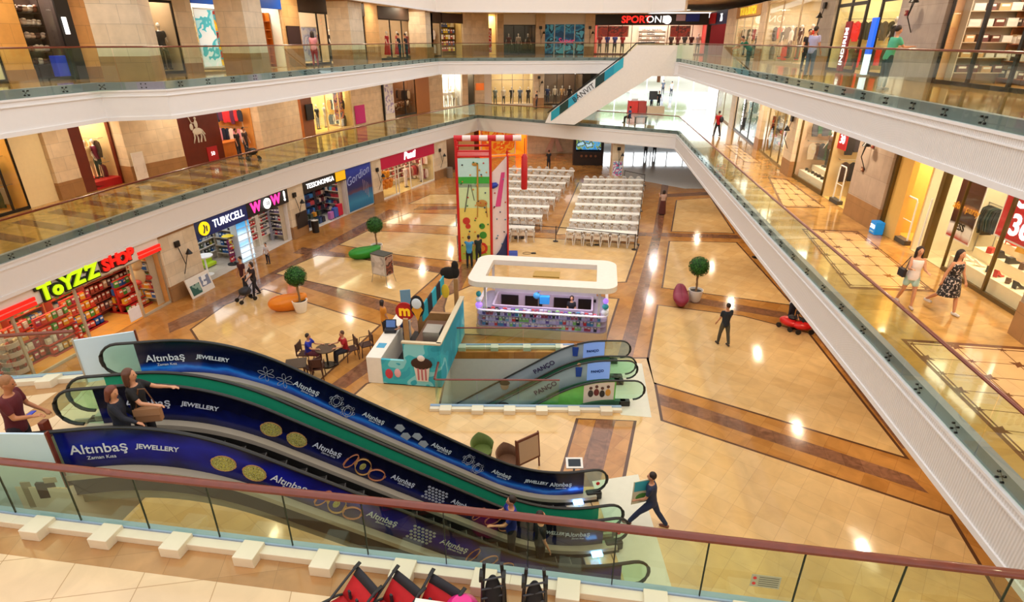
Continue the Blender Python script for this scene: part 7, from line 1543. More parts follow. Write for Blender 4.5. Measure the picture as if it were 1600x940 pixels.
# floor plate at the foot and white panels at the head of the escalators
S('floor_plate', MB().prism([U(925, 752, 0)[:2], U(997, 741, 0)[:2], U(1049, 916, 0)[:2], U(985, 935, 0)[:2]], 0, .009, mat('landing_plate', 'D8D4C0', .25, noise=.05)))
def slabpanel(label, P, Q, z0, z1, m, th=.04, name='frosted_panel'):
    a = atan2(Q[1]-P[1], Q[0]-P[0]); l = hypot(Q[0]-P[0], Q[1]-P[1]); t = T(name, label, 'panel', (P[0], P[1], 0), a)
    MB().box(.03, l-.03, 0, th, z0+.03, z1-.03, m).build('panel_sheet', None, t); MB().box(0, .03, -.01, th+.01, z0, z1, m_deck).build('panel_post', None, t); MB().box(l-.03, l, -.01, th+.01, z0, z1, m_wood).build('panel_post', None, t); return t
slabpanel('white-blue frosted panel behind the head of the far escalator', U(112, 533, 5.62)[:2], U(212, 518, 5.62)[:2], 4.62, 5.66, m_frost)
slabpanel('white-blue frosted panel at the left edge behind the near handrail', (-9.4, 7.2), U(72, 676, 5.66)[:2], 3.9, 5.66, m_frost)
t = T('rail_post', 'wooden end post beside the near escalator head', 'post', (U(80, 690, 5.3)[0], U(80, 690, 5.3)[1], 4.4)); MB().box(-.04, .04, -.06, .06, 0, 1.2, mat('pale_post', 'CDB990', .5)).build('post_body', None, t); MB().box(-.045, .045, -.065, .065, 1.0, 1.3, m_wood).build('post_cap', None, t, bevel=.01)
# escalators down to the basement
ZP = floorline(0, -4.6, 2.0, .62, 1.0)
PW = (0, 1.15, 1.45, 2.75)
def pit_esc(label, w0, w1, films):
    t = T('escalator', label, 'escalator', (4.42, 18.85, 0), pi+R(-1))
    t.scale = (1, -1, 1)
    for w, film in zip((w0, w1), films):
        handrail(ZP, 0, 11, w).build('handrail', None, t, smooth=True)
        uvstrip(MB(), ZP, .95, 10.4, w, .2, .92, film).build('balustrade_panel', None, t, fix=False)
        n = 10; pts = [(.95, ZP(.95)+.2), (.95, ZP(.95)+.93)]+[(.36-.34*cos(x), .59+.34*sin(x)) for x in [pi/2-pi*i/n for i in range(n+1)]]
        MB().prism(pts, -w, -w+.012, m_esglass, 'y').build('newel_glass', None, t)
        dk = MB(); uvstrip(dk, ZP, .6, 10.6, w+.06, .06, .2, C('2E5A44'), .14); uvstrip(dk, ZP, .5, 10.6, w+.02, -.25, .1, m_skirt, .06); dk.build('deck', None, t, fix=False)
        MB().box(.45, .8, -w-.1, -w+.1, 0, .2, m_skirt).build('newel_base', None, t, bevel=.03)
    steps(t, ZP, .9, 10.4, w0, w1); return t
m_pp = printed('pit_print', [(0, '8A98A8'), (.5, 'B8C4D0'), (1, 'A8B4C4')], .2, .3); m_pg = mat('pit_green_film', '6ABF5A', .3, noise=.2)
p1 = pit_esc('rear escalator going down with grey blue clothing adverts', PW[0], PW[1], (m_pp, C('2E6A4A')))
p2 = pit_esc('front escalator going down with a green side panel', PW[2], PW[3], (m_pp, m_pg))
for t, w in ((p1, PW[0]), (p2, PW[2])):
    mb = MB(); uvstrip(mb, ZP, .97, 1.75, w+.012, .22, .9, mat('bright_blue_print', '88A8F0', .4, emit=.3)); mb.build('blue_print', None, t, fix=False)
    for s, st, sz, mm in ((1.4, 'PANÇO', .13, m_navy), (3.2, 'PANÇO', .26, C('3A2A5A'))):
        o = text(st, sz, .002, mm, t, (s, -w-.03, ZP(s)+.55), (0, 0, 0), 'printed_word', off=.006); sl = math.atan2(ZP(s+.15)-ZP(s-.15), .3)
        o.scale = (-1, 1, 1); o.rotation_mode = 'QUATERNION'; o.rotation_quaternion = (Matrix.Rotation(-sl, 3, 'Y') @ Matrix.Rotation(pi/2, 3, 'X')).to_quaternion()
    mb = MB(); mb.sph((2.05, -w-.02, .78), (.07, .01, .08), 8, 6, C('C89878')).prism([(1.96, .3), (2.14, .3), (2.17, .68), (1.93, .68)], -w-.03, -w-.02, C('2A4AA8'), 'y'); mb.build('printed_figure', None, t)
    mb = MB(); s = 4.7; mb.sph((s, -w-.02, ZP(s)+.62), (.16, .01, .18), 12, 8, C('C09880')).sph((s, -w-.025, ZP(s)+.76), (.2, .01, .12), 12, 8, C('3A2820')); mb.build('printed_face', None, t)
mb = MB(); uvstrip(mb, ZP, 1.0, 2.0, PW[3]+.012, .22, .9, C('D8D0C4')); mb.build('photo_ground', None, p2, fix=False)
mb = MB(); [mb.sph((1.2+.19*k, -PW[3]-.02, .72-.06*(k % 2)), (.055, .01, .06), 8, 6, C('5A3A30')).sph((1.2+.19*k, -PW[3]-.02, .5-.05*(k % 2)), (.09, .01, .14), 8, 6, C(['C89038', '2A2420', '6A2A28', '3A3430'][k])) for k in range(4)]; mb.build('group_photo', None, p2)
S('floor_pit_landing', MB().prism([U(930, 560, 0)[:2], U(1003, 568, 0)[:2], U(1018, 652, 0)[:2], U(970, 648, 0)[:2]], 0, .009, mat('pit_plate', 'DAD6C4', .25, noise=.05)))
pn = Line([(-2.5, 16.02), (3.3, 15.95)]); pf = Line([(-2.5, 19.75), (3.3, 19.75)]); pl = Line([(-2.5, 19.75), (-2.5, 16.02)])
def pitrail(Ln, label, side): return balustrade(Ln, 0, label, pitch=1.5, glass_bot=.02, h=1.05, bolts=False, side=side, rail=.035)
pitrail(Line([(-2.5, 16.0), (1.55, 15.97)]), 'near glass railing of the escalator pit on the ground floor', -1); pitrail(Line([(-2.5, 19.75), (1.9, 19.75)]), 'far glass railing of the escalator pit', 1); pitrail(Line([(-2.5, 19.7), (-2.5, 16.05)]), 'left glass railing of the escalator pit beside the dessert kiosk', 1)
kerb(Line([(-2.7, 15.93), (3.6, 15.85)]), 'pale marble kerb with blocks in front of the escalator pit', 6, z=0.005, side=1, blk=.38); kerb(Line([(-2.6, 20.1), (2.5, 20.1)]), 'pale marble kerb with blocks behind the escalator pit', 4, z=0.005, side=1, blk=.3)
# escalator up from the first to the second floor at the far end
A = (3.7, 50.8); Bq = (9.9, 49.6); an = atan2(Bq[1]-A[1], Bq[0]-A[0]); LL = hypot(Bq[0]-A[0], Bq[1]-A[1])
t = T('escalator', 'far white clad escalator rising to the right between the upper floors', 'escalator', (A[0], A[1], F1), an); m_wc = C('EFE9E2', rough=.4)
MB().prism([(-.9, .1), (-.5, .95), (5.35, 5.3), (6.3, 6.15), (10.6, 6.15), (10.6, 3.9), (7.6, 3.9), (6.9, 3.4), (1.6, .0)], 0, .12, m_wc, 'y').build('side_cladding', None, t)
MB().prism([(-.9, .1), (-.5, .95), (5.35, 5.3), (6.3, 6.15), (10.6, 6.15), (10.6, 3.9), (7.6, 3.9), (6.9, 3.4), (1.6, .0)], 1.5, 1.62, m_wc, 'y').build('side_cladding', None, t); MB().prism([(1.6, .0), (6.9, 3.4), (7.6, 3.9), (10.6, 3.9), (10.6, 4.3), (7.4, 4.3), (1.2, .2)], .12, 1.5, m_wc, 'y').build('underside', None, t)
mt = [C('1E9AB0'), C('1A3A30'), C('28A0C0'), C('E8ECF0'), C('E8ECF0'), C('1A3A3A'), C('1E9AB8'), C('30B0C8')]
for k in range(8):
    f0, f1 = k/8, (k+1)/8; p = lambda f, dz: (-.4+5.7*f, .15+4.28*f+dz); MB().prism([p(f0, .1), p(f1, .1), p(f1, .85), p(f0, .85)], -.03, 0, mt[k], 'y').build('side_advert', None, t)
o = text('BANVIT', .6, .01, C('22242C'), t, (2.25, -.05, 2.55), (pi/2, -math.atan2(4.28, 5.7), 0), 'lettering'); MB().tube([(-.7, .06, .9), (-.45, .06, 1.12), (5.35, .06, 5.45), (6.2, .06, 6.3), (7.6, .06, 6.35)], .05, 6, m_black).build('handrail', None, t)
for k in range(14): MB().box(.2+.42*k, .65+.42*k, .14, 1.48, .1+.315*k, .4+.315*k, m_step).build('step', None, t)
# ================================================================== near walkway: strollers, notice
m_sfab = mat('stroller_red', 'C0101A', .7, noise=.2); m_sfr = C('1A181C', rough=.4)
def stroller(label, x, y, rz):
    t = T('stroller', label, 'stroller', (x, y, F1+.005), rz); W2 = .25; t.scale = (.95, .8, .52)
    for s in (-1, 1):
        MB().tube([(s*W2, -.55, .16), (s*W2, -.1, .55), (s*W2, .35, .98)], .02, 8, m_sfr).tube([(s*W2, .45, .12), (s*W2, 0, .5), (s*W2, -.35, .62)], .02, 8, m_sfr).build('side_frame', None, t, smooth=True)
        MB().tube([(s*W2, .33, .96), (s*(W2+.01), .45, 1.02)], .028, 8, m_black).build('handle', None, t)
        for yy in (-.52, .45):
            for d in (-.03, .03): MB().tube([(s*W2+d-.012, yy, .09), (s*W2+d+.012, yy, .09)], .085, 16, m_black).build('wheel', None, t)
    MB().tube([(-W2, -.35, .35), (W2, -.35, .35)], .014, 6, m_sfr).tube([(-W2, .3, .3), (W2, .3, .3)], .014, 6, m_sfr).tube([(-W2, -.3, .62), (0, -.42, .64), (W2, -.3, .62)], .016, 6, C('C8C0C0')).build('crossbar', None, t)
    n = 8
    def sag(x0, x1, ys, zs, d, m, nm):
        vs = []; fs = []
        for j in range(len(ys)):
            for i in range(n+1): f = i/n; vs.append((x0+(x1-x0)*f, ys[j], zs[j]-d*sin(pi*f)))
        for j in range(len(ys)-1):
            for i in range(n): fs.append((j*(n+1)+i, j*(n+1)+i+1, (j+1)*(n+1)+i+1, (j+1)*(n+1)+i))
        o = MB().add(vs, fs, m).build(nm, None, t, smooth=True); solid(o, .015)
    sag(-W2, W2, (-.28, -.12, .02, .1), (.52, .45, .42, .44), .07, m_sfab, 'seat_cloth'); sag(-W2, W2, (.08, .18, .3, .36), (.45, .62, .8, .9), .05, m_sfab, 'backrest_cloth'); sag(-W2, W2, (.3, .36, .4), (.80, .9, .94), -.02, C('26242A', rough=.8), 'hood'); sag(-W2*.8, W2*.8, (-.2, .25), (.22, .2), .06, C('1E1C22', rough=.9), 'basket')
    for s in (-1, 1): MB().box(s*.09-.02, s*.09+.02, .1, .13, .5, .75, C('26242A')).build('harness', None, t)
    return t
for i, (px_, py_, rz) in enumerate(((540, 932, -45), (608, 938, -40), (672, 944, -34))): x, y, _ = U(px_, py_, F1+.45); stroller(['leftmost', 'middle', 'rightmost'][i]+' of the three red and black strollers beside the near kerb', x, y, R(rz))
for i, (px_, py_) in enumerate(((771, 925), (835, 934))):
    x, y, _ = U(px_, py_, F1+.5); t = T('stroller', ['left', 'right'][i]+' black folded stroller standing upright before the near glass railing', 'stroller', (x, y-.02, F1+.005), R(-4))
    for s in (-1, 1): MB().tube([(s*.15, .02, .05), (s*.13, .03, .55), (s*.1, 0, 1.0)], .022, 8, m_sfr).tube([(s*.13, -.07, .1), (s*.12, -.05, .8)], .018, 8, m_sfr).build('side_frame', None, t, smooth=True)
    for s in (-1, 1):
        for zz in (.09, .85): MB().tube([(s*.13-.02, -.05, zz), (s*.13+.02, -.05, zz)], .075, 14, m_black).build('wheel', None, t)
    MB().sph((0, -.02, .45), (.11, .08, .38), 12, 10, C('1E1C20', rough=.9)).build('folded_cloth', None, t, smooth=True)
    for k in range(5): MB().tube([(-.13, -.08, .2+.15*k), (.13, -.06, .27+.15*k)], .012, 6, C('3A3A40')).build('brace', None, t)
x, y, _ = U(722, 936, F1+.5); t = T('ride_on_car', 'bright pink ride-on toy shell at the bottom picture edge', 'toy car', (x, y-.05, F1+.005), R(-5)); MB().lathe([(0, .5), (.12, .5), (.2, .42), (.24, .25), (.25, .05), (0, .05)], n=24, m=C('E8288A', rough=.35)).build('shell', None, t, smooth=True); MB().sph((.03, -.18, .36), (.1, .06, .05), 12, 6, C('5A1030')).build('grip_hole', None, t)
for s in (-1, 1): MB().tube([(s*.2-.03, 0, .06), (s*.2+.03, 0, .06)], .06, 12, m_black).build('wheel', None, t)
x, y, _ = U(700, 938, F1+.75); t = T('rental_desk', 'edge of a white desk top at the bottom picture edge', 'desk', (x, y-.33, F1+.005), R(-9)); MB().box(-.42, .42, -.3, .3, .72, .75, C('F0E6D8')).build('desktop', None, t); 
for s in (-1, 1): MB().box(s*.38-.02, s*.38+.02, -.28, .28, 0, .72, m_sfr).build('side_panel', None, t)
# notice on the near glass
P_ = U(1194, 893, 5.12); s = NR.px(1194, 5.1); q = NR.at(s); ang = atan2(4.28-5.47, 7.75)
t = T('glass_sticker', 'small grey warning notice with red symbols stuck on the near glass', 'notice', (q[0], q[1]-.03, 5.12), ang)
MB().box(-.17, .17, -.004, 0, -.1, .1, C('A8B098')).build('sheet', None, t)
for k in range(5): MB().box(-.08, .15, -.006, -.004, -.075+.034*k, -.065+.034*k, C('5A6458')).build('text_line', None, t)
for k in range(2): MB().tube([(-.13, -.004, -.045+.09*k), (-.13, -.008, -.045+.09*k)], .022, 12, C('C83838')).build('symbol', None, t)
# ================================================================== people in the place
def esc_pt(s, w):    # a point standing on the big escalators
    c, q = cos(EA), sin(EA); return (org[0]+s*c+w*q, org[1]+s*q-w*c, ZF(s)+.01)
def foot(px_, py_, z=0): x, y, _ = U(px_, py_, z); return (x, y, z+.01)
PD = 180/pi
person('woman in black with wavy brown hair raising her arm on the escalator', esc_pt(2.02, (WB[2]+WB[3])/2+.06), -85, 1.62, top='141214', bottom='1A181C', hair=HAIRBR, hairlen=.18, fem=True, larm=(55, 25, 25), rarm=(35, 15, 45), lleg=(5, 3, 5), rleg=(-5, 3, 0), vox=.016, sleeve=1)
x, y, z = esc_pt(1.85, WB[3]-.24); person('woman with reddish hair in dark navy on the escalator, nearest the front side', (x, y, z), -75, 1.5, top='161A28', bottom='1A1C26', hair=mat('hair_auburn', '6A3424', .55, noise=.4, nscale=40), hairlen=.18, fem=True, larm=(10, 10, 20), rarm=(30, 10, 30), turn=-25, nod=15, sleeve=2, vox=.016)
x, y, z = esc_pt(2.2, WB[3]-.42); t = T('shoulder_bag', 'tan leather shoulder bag hanging between the two women on the escalator', 'bag', (x, y, z+.78), EA); MB().box(-.2, .2, -.06, .06, 0, .26, C('A87850', rough=.5)).build('bag_body', None, t, bevel=.02); MB().tube([(-.17, 0, .25), (-.05, 0, .62), (.05, 0, .62), (.17, 0, .25)], .012, 6, C('6A4428')).build('strap', None, t); MB().box(-.2, .2, -.07, -.06, .14, .27, C('B88860')).build('flap', None, t)
x, y, z = foot(12, 745, F1); x, y, _ = U(8, 610, F1+1.6); person('man in a maroon shirt holding a blue phone at the left picture edge', (x-.05, y, F1+.005), -75, 1.78, top='5A141C', bottom='241A20', hair=mat('hair_fair', '9A6A44', .6, noise=.3, nscale=40), larm=(15, 10, 30), rarm=(20, 5, 75), lean=6, nod=15, vox=.018, skin=mat('skin_tan', 'B87850', .55, noise=.05))
x2_, y2_, z2_ = U(47, 647, F1+1.05); t = T('phone', 'blue phone held by the man in maroon', 'phone', (x2_, y2_, F1+1.05)); MB().box(-.04, .04, -.09, .09, 0, .012, C('3038B8')).build('phone_body', None, t, bevel=.004); MB().box(-.034, .034, -.08, .08, .012, .014, C('5A68D8')).build('phone_screen', None, t)
for i, (s, w, c, nm) in enumerate(((8.35, 2.15, '1E2E8A', 'person in a bright blue shirt riding down the near escalator'), (8.95, 2.35, '14141A', 'person in black low on the near escalator'))):
    person(nm, esc_pt(s, w), -80 if i else 100, 1.7, top=c, bottom='16161C', larm=(40, 15, 60) if not i else (8, 8, 15), rarm=(30, 15, 50) if not i else (8, 8, 15), vox=.022)
a = foot(1128, 538); person('man in a dark shirt standing on the big cream floor panel', a, 10, 1.76, top='1E2630', bottom='4A4638', larm=(10, 8, 20), rarm=(12, 8, 60), lleg=(8, 5, 5), rleg=(-12, 5, 5), vox=.02)
a = foot(1013, 822); t, wr = person('man in a navy vest striding while carrying a printed board', a, 70, 1.74, top='26304A', bottom='26304C', sleeve=1, larm=(20, 8, 45), rarm=(10, 6, 40), lleg=(38, 3, 8), rleg=(-24, 3, 12), lean=6, vox=.02, shoe=C('7A4430'))
x, y, z = U(1003, 768, 1.05); t = T('printed_board', 'turquoise and green printed board carried by the striding man', 'board', (x, y-.02, .72), R(12)); MB().prism([(-.26, 0), (.26, .04), (.28, .74), (-.24, .70)], -.012, .012, C('E0D8B8'), 'y').build('board_sheet', None, t); MB().box(-.22, .24, -.018, -.012, .40, .69, C('38A8B8')).build('print_block', None, t); MB().box(-.22, .24, .012, .018, .40, .69, C('38A8B8')).build('print_block', None, t); MB().sph((0, -.016, .2), (.17, .006, .13), 12, 6, C('4A8A3A')).sph((0, .016, .2), (.17, .006, .13), 12, 6, C('4A8A3A')).build('print_leaves', None, t)
person('woman in a dark top pushing a stroller near the blue phone shop', foot(401, 462), 140, 1.66, top='2A1E22', bottom='1E1A20', hairlen=.12, fem=True, larm=(40, 8, 20), rarm=(40, 8, 20), lleg=(15, 3, 5), rleg=(-12, 3, 10))
person('man in a dark red shirt beside the woman with the stroller', foot(385, 456), 150, 1.75, top='4A1A20', bottom='22222A', lleg=(12, 3, 5), rleg=(-12, 3, 5))
x, y, _ = foot(386, 470); t = T('pushchair', 'dark pushchair in front of the couple near the phone shop', 'pushchair', (x, y, .005), R(140)); MB().sph((0, 0, .5), (.24, .3, .2), 12, 8, C('22222A')).build('seat', None, t, smooth=True); MB().tube([(-.22, -.4, 1.0), (.22, -.4, 1.0)], .02, 6, m_sfr).tube([(-.22, -.4, 1.0), (-.22, .35, .1)], .02, 6, m_sfr).tube([(.22, -.4, 1.0), (.22, .35, .1)], .02, 6, m_sfr).build('frame', None, t)
for s in (-1, 1):
    for yy in (-.3, .35): MB().tube([(s*.22-.02, yy, .1), (s*.22+.02, yy, .1)], .1, 14, m_black).build('wheel', None, t)
person('small child in white and dark clothes before the pink lettered shop', foot(420, 412), 160, 1.15, top='D8D0D0', bottom='2A2A34')
person('person in a blue shirt with arms up at the foot of the climbing tower', foot(734, 418), 0, 1.72, top='3A8AC0', bottom='1E1E26', larm=(60, 20, 30), rarm=(50, 15, 40))
person('person in dark clothes beside the climbing tower attendant', foot(748, 412), 30, 1.6, top='1A2A26', bottom='26262A')
x, y, _ = foot(742, 420); t = T('metal_stool', 'bright metal folding seat at the foot of the climbing tower', 'stool', (x+.4, y, .005)); MB().box(-.25, .25, -.2, .2, .5, .53, C('D8D0C8')).build('seat', None, t); MB().tube([(-.22, -.18, 0), (.22, -.18, .5)], .015, 6, m_steel).tube([(.22, .18, 0), (-.22, .18, .5)], .015, 6, m_steel).tube([(-.22, .18, 0), (.22, .18, .5)], .015, 6, m_steel).build('leg_frame', None, t)
person('woman in a white top and long brown skirt on the far walkway strip', foot(1034, 335), 0, 1.66, top='C8A898', bottom=None, skirt=(.9, .24, '5A2A24'), hairlen=.15, fem=True, larm=(40, 15, 90), rarm=(40, 15, 90))
person('person in dark clothes behind the left seating block', foot(857, 264), 20, 1.7, top='26262C', bottom='1E2230')
for i, (px_, py_) in enumerate(((1008, 245), (1022, 243))): person(['left', 'right'][i]+' dark figure at the bright far ground floor entrance', foot(px_, py_), 0, 1.75, top='3A4048', bottom='2A2E34', vox=.035)
a = foot(1240, 510); person('person in a white shirt bending over the red ride-on toys', (a[0], a[1]+.4, .005), -150, 1.7, top='C8C4D0', bottom='2A2A34', lean=35, larm=(50, 10, 20), rarm=(50, 10, 20))
for i, (px_, py_, nm) in enumerate(((1232, 506, 'left'), (1254, 512, 'right'))):
    x, y, _ = U(px_, py_, .2); t = T('ride_on_car', nm+' red ride-on toy under the right gallery edge', 'toy car', (x, y, .005), R(30+60*i)); MB().sph((0, 0, .32), (.28, .42, .2), 14, 8, C('D81C1C', rough=.35)).build('shell', None, t, smooth=True); MB().sph((0, -.1, .55), (.14, .18, .1), 12, 6, C('1E1E24')).build('seat', None, t, smooth=True)
    for s in (-1, 1):
        for yy in (-.27, .27): MB().tube([(s*.24-.03, yy, .11), (s*.24+.03, yy, .11)], .11, 14, m_black).build('wheel', None, t)
person('child in black riding between the red ride-on toys', (U(1244, 500, .5)[0], U(1244, 500, .5)[1], .3), -120, 1.05, top='1E1E24', bottom='2A2A34', lleg=(80, 10, 70), rleg=(80, 10, 70))
person('dark figure on a chair under the right gallery beyond the potted tree', foot(1180, 402), -90, 1.6, top='3A1E24', bottom='1E1A20', lleg=(80, 5, 80), rleg=(80, 5, 80), vox=.03)
x, y, _ = foot(1180, 402); t = T('plain_stool', 'dark stool under the seated figure beneath the right gallery', 'stool', (x, y, .005)); MB().cyl(0, 0, .38, .42, .2, n=16, m=m_blkboard).build('seat', None, t); MB().cyl(0, 0, 0, .38, .04, m=m_blkmetal).cyl(0, 0, 0, .03, .18, m=m_blkmetal).build('stem', None, t)
# people behind the counters
c = Matrix.Translation((U(601, 597, 0)[0], U(601, 597, 0)[1], 0)) @ Matrix.Rotation(atan2(U(690, 603, 0)[1]-U(601, 597, 0)[1], U(690, 603, 0)[0]-U(601, 597, 0)[0]), 4, 'Z')
q = c @ Vector((.28, 2.0, .05)); person('kiosk worker in a navy shirt behind the white counter', tuple(q), 80, 1.7, top='1E3058', bottom='1E1E26', larm=(40, 10, 30), rarm=(30, 10, 30), nod=15)
q = c @ Vector((-1.0, 3.2, .005)); person('customer in an orange top at the rear end of the white counter', tuple(q), -60, 1.68, top='D88A2A', bottom='2A2A34', hairlen=.12, fem=True)
q = kb.W(KW*.72, 1.1); person('seller in black behind the showcase of the island kiosk', (q[0], q[1], .005), 170, 1.45, top='16141C', bottom='1E1E26', hairlen=.15, fem=True)
# first floor
a = foot(1412, 478, F1); person('woman in a white top and pale shorts walking on the right walkway', a, 165, 1.62, top='E8DCD8', bottom='B8D8D0', shorts=True, hairlen=.3, fem=True, larm=(20, 10, 70), rarm=(25, 10, 80), lleg=(14, 3, 10), rleg=(-10, 3, 20), sleeve=0, vox=.018, shoe=C('C8B0A0'))
t = T('shoulder_bag', 'dark strap bag on the side of the woman in pale shorts', 'bag', (a[0]-.28, a[1]+.05, F1+.85)); MB().box(-.05, .05, -.12, .12, 0, .22, C('2A2428')).build('bag_body', None, t, bevel=.02); MB().tube([(0, -.1, .2), (.12, 0, .55), (0, .1, .2)], .012, 6, C('2A2428')).build('strap', None, t)
a = foot(1472, 487, F1); person('woman in a black dress with small white flowers on the right walkway', a, -170, 1.68, top=None, bottom=None, dressm=blotch('floral_dress', ['18161A', '1A181C', '18161A', '18161A', 'C8B8B0'], 22), skirt=(.42, .27, '18161A'), hairlen=.3, fem=True, larm=(8, 12, 15), rarm=(-10, 12, 10), lleg=(20, 3, 10), rleg=(-22, 3, 25), sleeve=0, vox=.018, shoe=C('D8D0C8'))
person('person in a red shirt with a dark backpack on the right walkway', foot(1119, 213, F1), 20, 1.76, top='B81428', bottom='1E1A20', lleg=(12, 3, 5), rleg=(-12, 3, 10))
x, y, _ = foot(1123, 213, F1); t = T('backpack', 'dark backpack worn by the person in the red shirt', 'bag', (x-.02, y-.2, F1+1.0)); MB().sph((0, 0, .22), (.15, .12, .22), 12, 8, C('2A2838')).build('bag_body', None, t, smooth=True); MB().tube([(-.08, .05, .4), (-.1, .16, .42), (-.08, .1, .1)], .015, 6, C('1E1C28')).build('strap', None, t)
for i, (px_, py_, c1, nm) in enumerate(((1017, 172, '2A5A90', 'person in blue beside the red kiosk in the white hall'), (1028, 170, '2A3038', 'person in dark clothes beside the red kiosk in the white hall'), (1035, 147, '4A5058', 'dark figure walking out through the bright entrance'), (1048, 150, '9A9A9A', 'pale figure in the bright entrance'), (838, 170, '2A2228', 'person in black walking before the menswear shop'))): person(nm, foot(px_, py_, F1), [30, 200, 0, 10, 100][i], 1.7, top=c1, bottom='26262E', vox=.035)
for i, (px_, py_, c1, nm) in enumerate(((376, 248, '26181C', 'left of two dark dressed people at the orange counter'), (388, 245, '3A2A28', 'right of two dark dressed people at the orange counter'))): person(nm, foot(px_, py_, F1), -100, 1.7, top=c1, bottom='3A3A48')
x, y, _ = foot(396, 250, F1); t = T('pushchair', 'dark pushchair beside the two people at the orange counter', 'pushchair', (x, y, F1+.005), R(-60)); MB().sph((0, 0, .5), (.24, .32, .22), 12, 8, C('26242A')).build('seat', None, t, smooth=True); MB().tube([(-.22, -.4, 1.0), (.22, -.4, 1.0)], .02, 6, m_sfr).tube([(-.22, -.4, 1.0), (-.22, .35, .1)], .02, 6, m_sfr).tube([(.22, -.4, 1.0), (.22, .35, .1)], .02, 6, m_sfr).build('frame', None, t)
for s in (-1, 1):
    for yy in (-.3, .35): MB().tube([(s*.22-.02, yy, .1), (s*.22+.02, yy, .1)], .1, 14, m_black).build('wheel', None, t)
x, y, _ = foot(995, 176, F1); t = T('promotion_stand', 'red and white promotion stand in the bright hall', 'stand', (x, y, F1+.005)); MB().box(-.9, 0, -.4, .4, 0, 1.1, C('C83028')).build('red_cube', None, t); MB().box(.05, .8, -.4, .4, 0, 1.1, C('A84038')).build('red_cube', None, t); MB().box(-.6, .0, -.02, .02, 1.1, 1.3, C('E8E8E8')).build('top_card', None, t); MB().box(.9, 2.6, -.4, .4, 0, .6, C('D8C0A0')).build('low_counter', None, t); MB().box(1.1, 1.9, .1, .15, 1.2, 2.0, C('3A3E40')).build('screen', None, t); MB().tube([(1.5, .12, .6), (1.5, .12, 1.2)], .03, 6, m_steel).build('screen_post', None, t)
x, y, _ = foot(983, 192, F1); person('person in blue sitting at a small table behind the far railing', (x, y, F1+.005), 60, 1.7, top='1E4A88', bottom='2A2A38', lleg=(85, 5, 85), rleg=(85, 5, 85), vox=.03); t = T('bench_table', 'small dark table beside the seated person behind the far railing', 'table', (x+.95, y-.1, F1+.005)); MB().box(-.55, .55, -.3, .3, .5, .54, C('5A6068')).build('tabletop', None, t)
for s in (-1, 1): MB().box(s*.45-.02, s*.45+.02, -.25, .25, 0, .5, m_blkmetal).build('leg_panel', None, t)
t = T('plain_stool', 'dark stool under the person in blue behind the far railing', 'stool', (x, y, F1+.005)); MB().box(-.2, .2, -.2, .2, .38, .42, m_blkboard).build('seat', None, t); MB().cyl(0, 0, 0, .38, .04, m=m_blkmetal).build('stem', None, t)
# second floor
def up(px_, dist, Ln=EL2, z=F2, d=.9):
    s = Ln.px(px_, z); q = Ln.off(d).at(s); return (q[0], q[1], z+.005)
person('person in teal leaning on the left upper railing', up(434, 0, d=.7), 90, 1.65, top='1E7080', bottom='1E2A30', lean=25, larm=(60, 10, 30), rarm=(60, 10, 30))
for i, (px_, c1, nm) in enumerate(((645, '18181E', 'left of two people in black behind the left upper railing'), (655, '202026', 'right of two people in black behind the left upper railing'))): person(nm, up(px_, 0), 90, 1.7, top=c1, bottom='16161A', lean=8, vox=.03)
person('person in pink walking past the column with the dark brown sign', up(535, 0, d=1.5), 0, 1.68, top='D8909A', bottom='8A2A38', hairlen=.2, fem=True, vox=.03); person('person in a pale top before the red dress windows', up(597, 0, d=1.3), 20, 1.68, top='E0B8A8', bottom='3A3A48', vox=.03); person('person in dark clothes between the last columns of the top gallery', up(722, 0, d=1.0), 90, 1.7, top='2A2A30', bottom='22222A', vox=.03)
def upr(px_, d=.9): s = ER2.px(px_, F2); q = ER2.off(d).at(s); return (q[0], q[1], F2+.005)
person('person in a bright green and teal top at the right upper railing', upr(1336, .7), -90, 1.62, top='58B890', bottom='1E3A40', lean=10, larm=(40, 10, 60), rarm=(40, 10, 60)); person('person in a lilac shirt standing at the right upper railing', upr(1228, .8), -60, 1.72, top='B8B4D8', bottom='5A6880'); person('person in green crouching over the right upper railing', upr(1148, .6), 90, 1.6, top='1E6A50', bottom='2A4A48', lean=45, larm=(80, 10, 10), rarm=(80, 10, 10)); person('person in dark clothes in front of the yellow lettered shop', upr(1172, 2.4), 180, 1.7, top='2A2228', bottom='1E1E26', vox=.03)
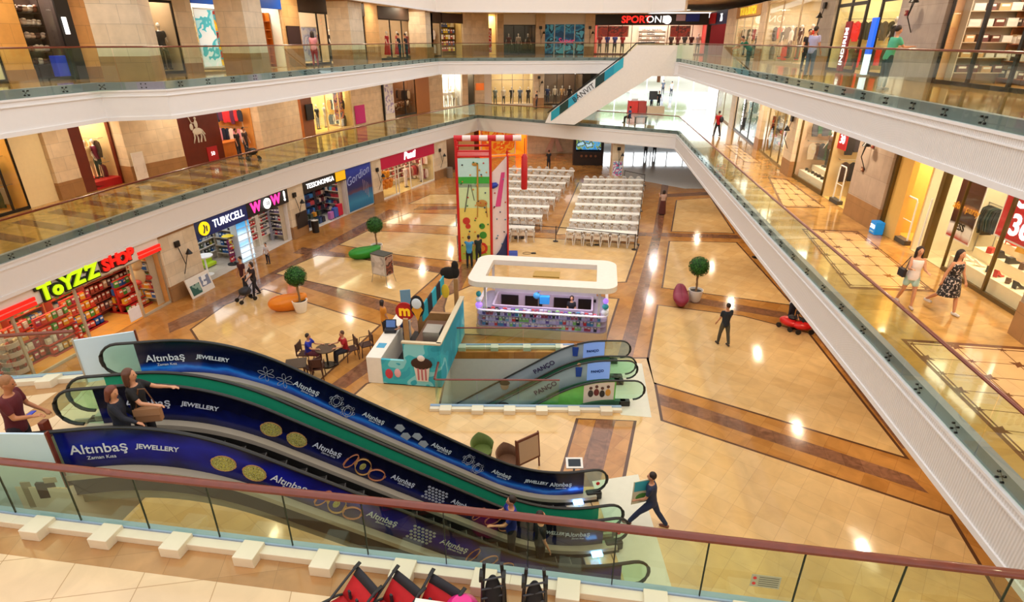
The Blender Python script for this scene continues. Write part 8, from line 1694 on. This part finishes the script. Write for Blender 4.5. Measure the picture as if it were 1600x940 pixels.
# stone benches
x, y, _ = U(105, 400, F1)
bpy.data.scenes.remove(TMP)
# ------------------------------------------------------------------ light
w = bpy.data.worlds.new('daylight'); SC.world = w; w.use_nodes = True
w.node_tree.nodes['Background'].inputs[0].default_value = (1, .975, .945, 1); w.node_tree.nodes['Background'].inputs[1].default_value = 1.7
WARM = (1, .80, .56); NEUT = (1, .92, .82)
def gallery_lights(Ln, z, off, n, power, col, label, a=0, b=None, ly=.5):
    L_ = Ln.off(off); b = L_.L if b is None else b
    for i in range(n):
        s = a+(b-a)*(i+.5)/n; q = L_.at(s); q2 = L_.at(min(L_.L, s+.2)); an = atan2(q2[1]-q[1], q2[0]-q[0])
        t = T('ceiling_light', label, 'ceiling light', (q[0], q[1], z), an, label)
        MB().box(-.9, .9, -.18, .18, -.05, 0, C('E8E4DC')).build('housing', None, t); MB().box(-.86, .86, -.15, .15, -.056, -.05, m_emit).build('diffuser', None, t)
        area((q[0], q[1], z-.08), .5, .16, power, col, (0, 0, an))
gallery_lights(EL1, 8.65, 2.0, 9, 95, WARM, 'long ceiling light over the left first floor walkway')
gallery_lights(ER1, 8.65, 2.2, 8, 120, WARM, 'long ceiling light over the right first floor walkway')
gallery_lights(EB1, 8.65, 5.0, 4, 170, NEUT, 'ceiling light over the far first floor gallery')
gallery_lights(EL2, 13.45, 1.4, 8, 70, WARM, 'long ceiling light over the left top gallery')
gallery_lights(ER2, 14.2, 2.2, 8, 100, WARM, 'long ceiling light over the right top gallery')
gallery_lights(EB2, 13.45, 4.0, 3, 150, NEUT, 'ceiling light over the far top gallery')
gallery_lights(ER1, 3.3, 2.0, 7, 70, WARM, 'ceiling light under the right first floor walkway')
area((3, 57, 3.2), 12, 4, 260, NEUT)
area((15, 72, 3.2), 10, 8, 200, (.9, .95, 1)) if False else None
sun = bpy.data.lights.new('pit_lamp', 'AREA'); sun.size = 3; sun.energy = 60; o = bpy.data.objects.new('pit_lamp', sun); COL.objects.link(o); o.location = (5.5, 18, -.6)
# daylight through the roof glazing over the hall
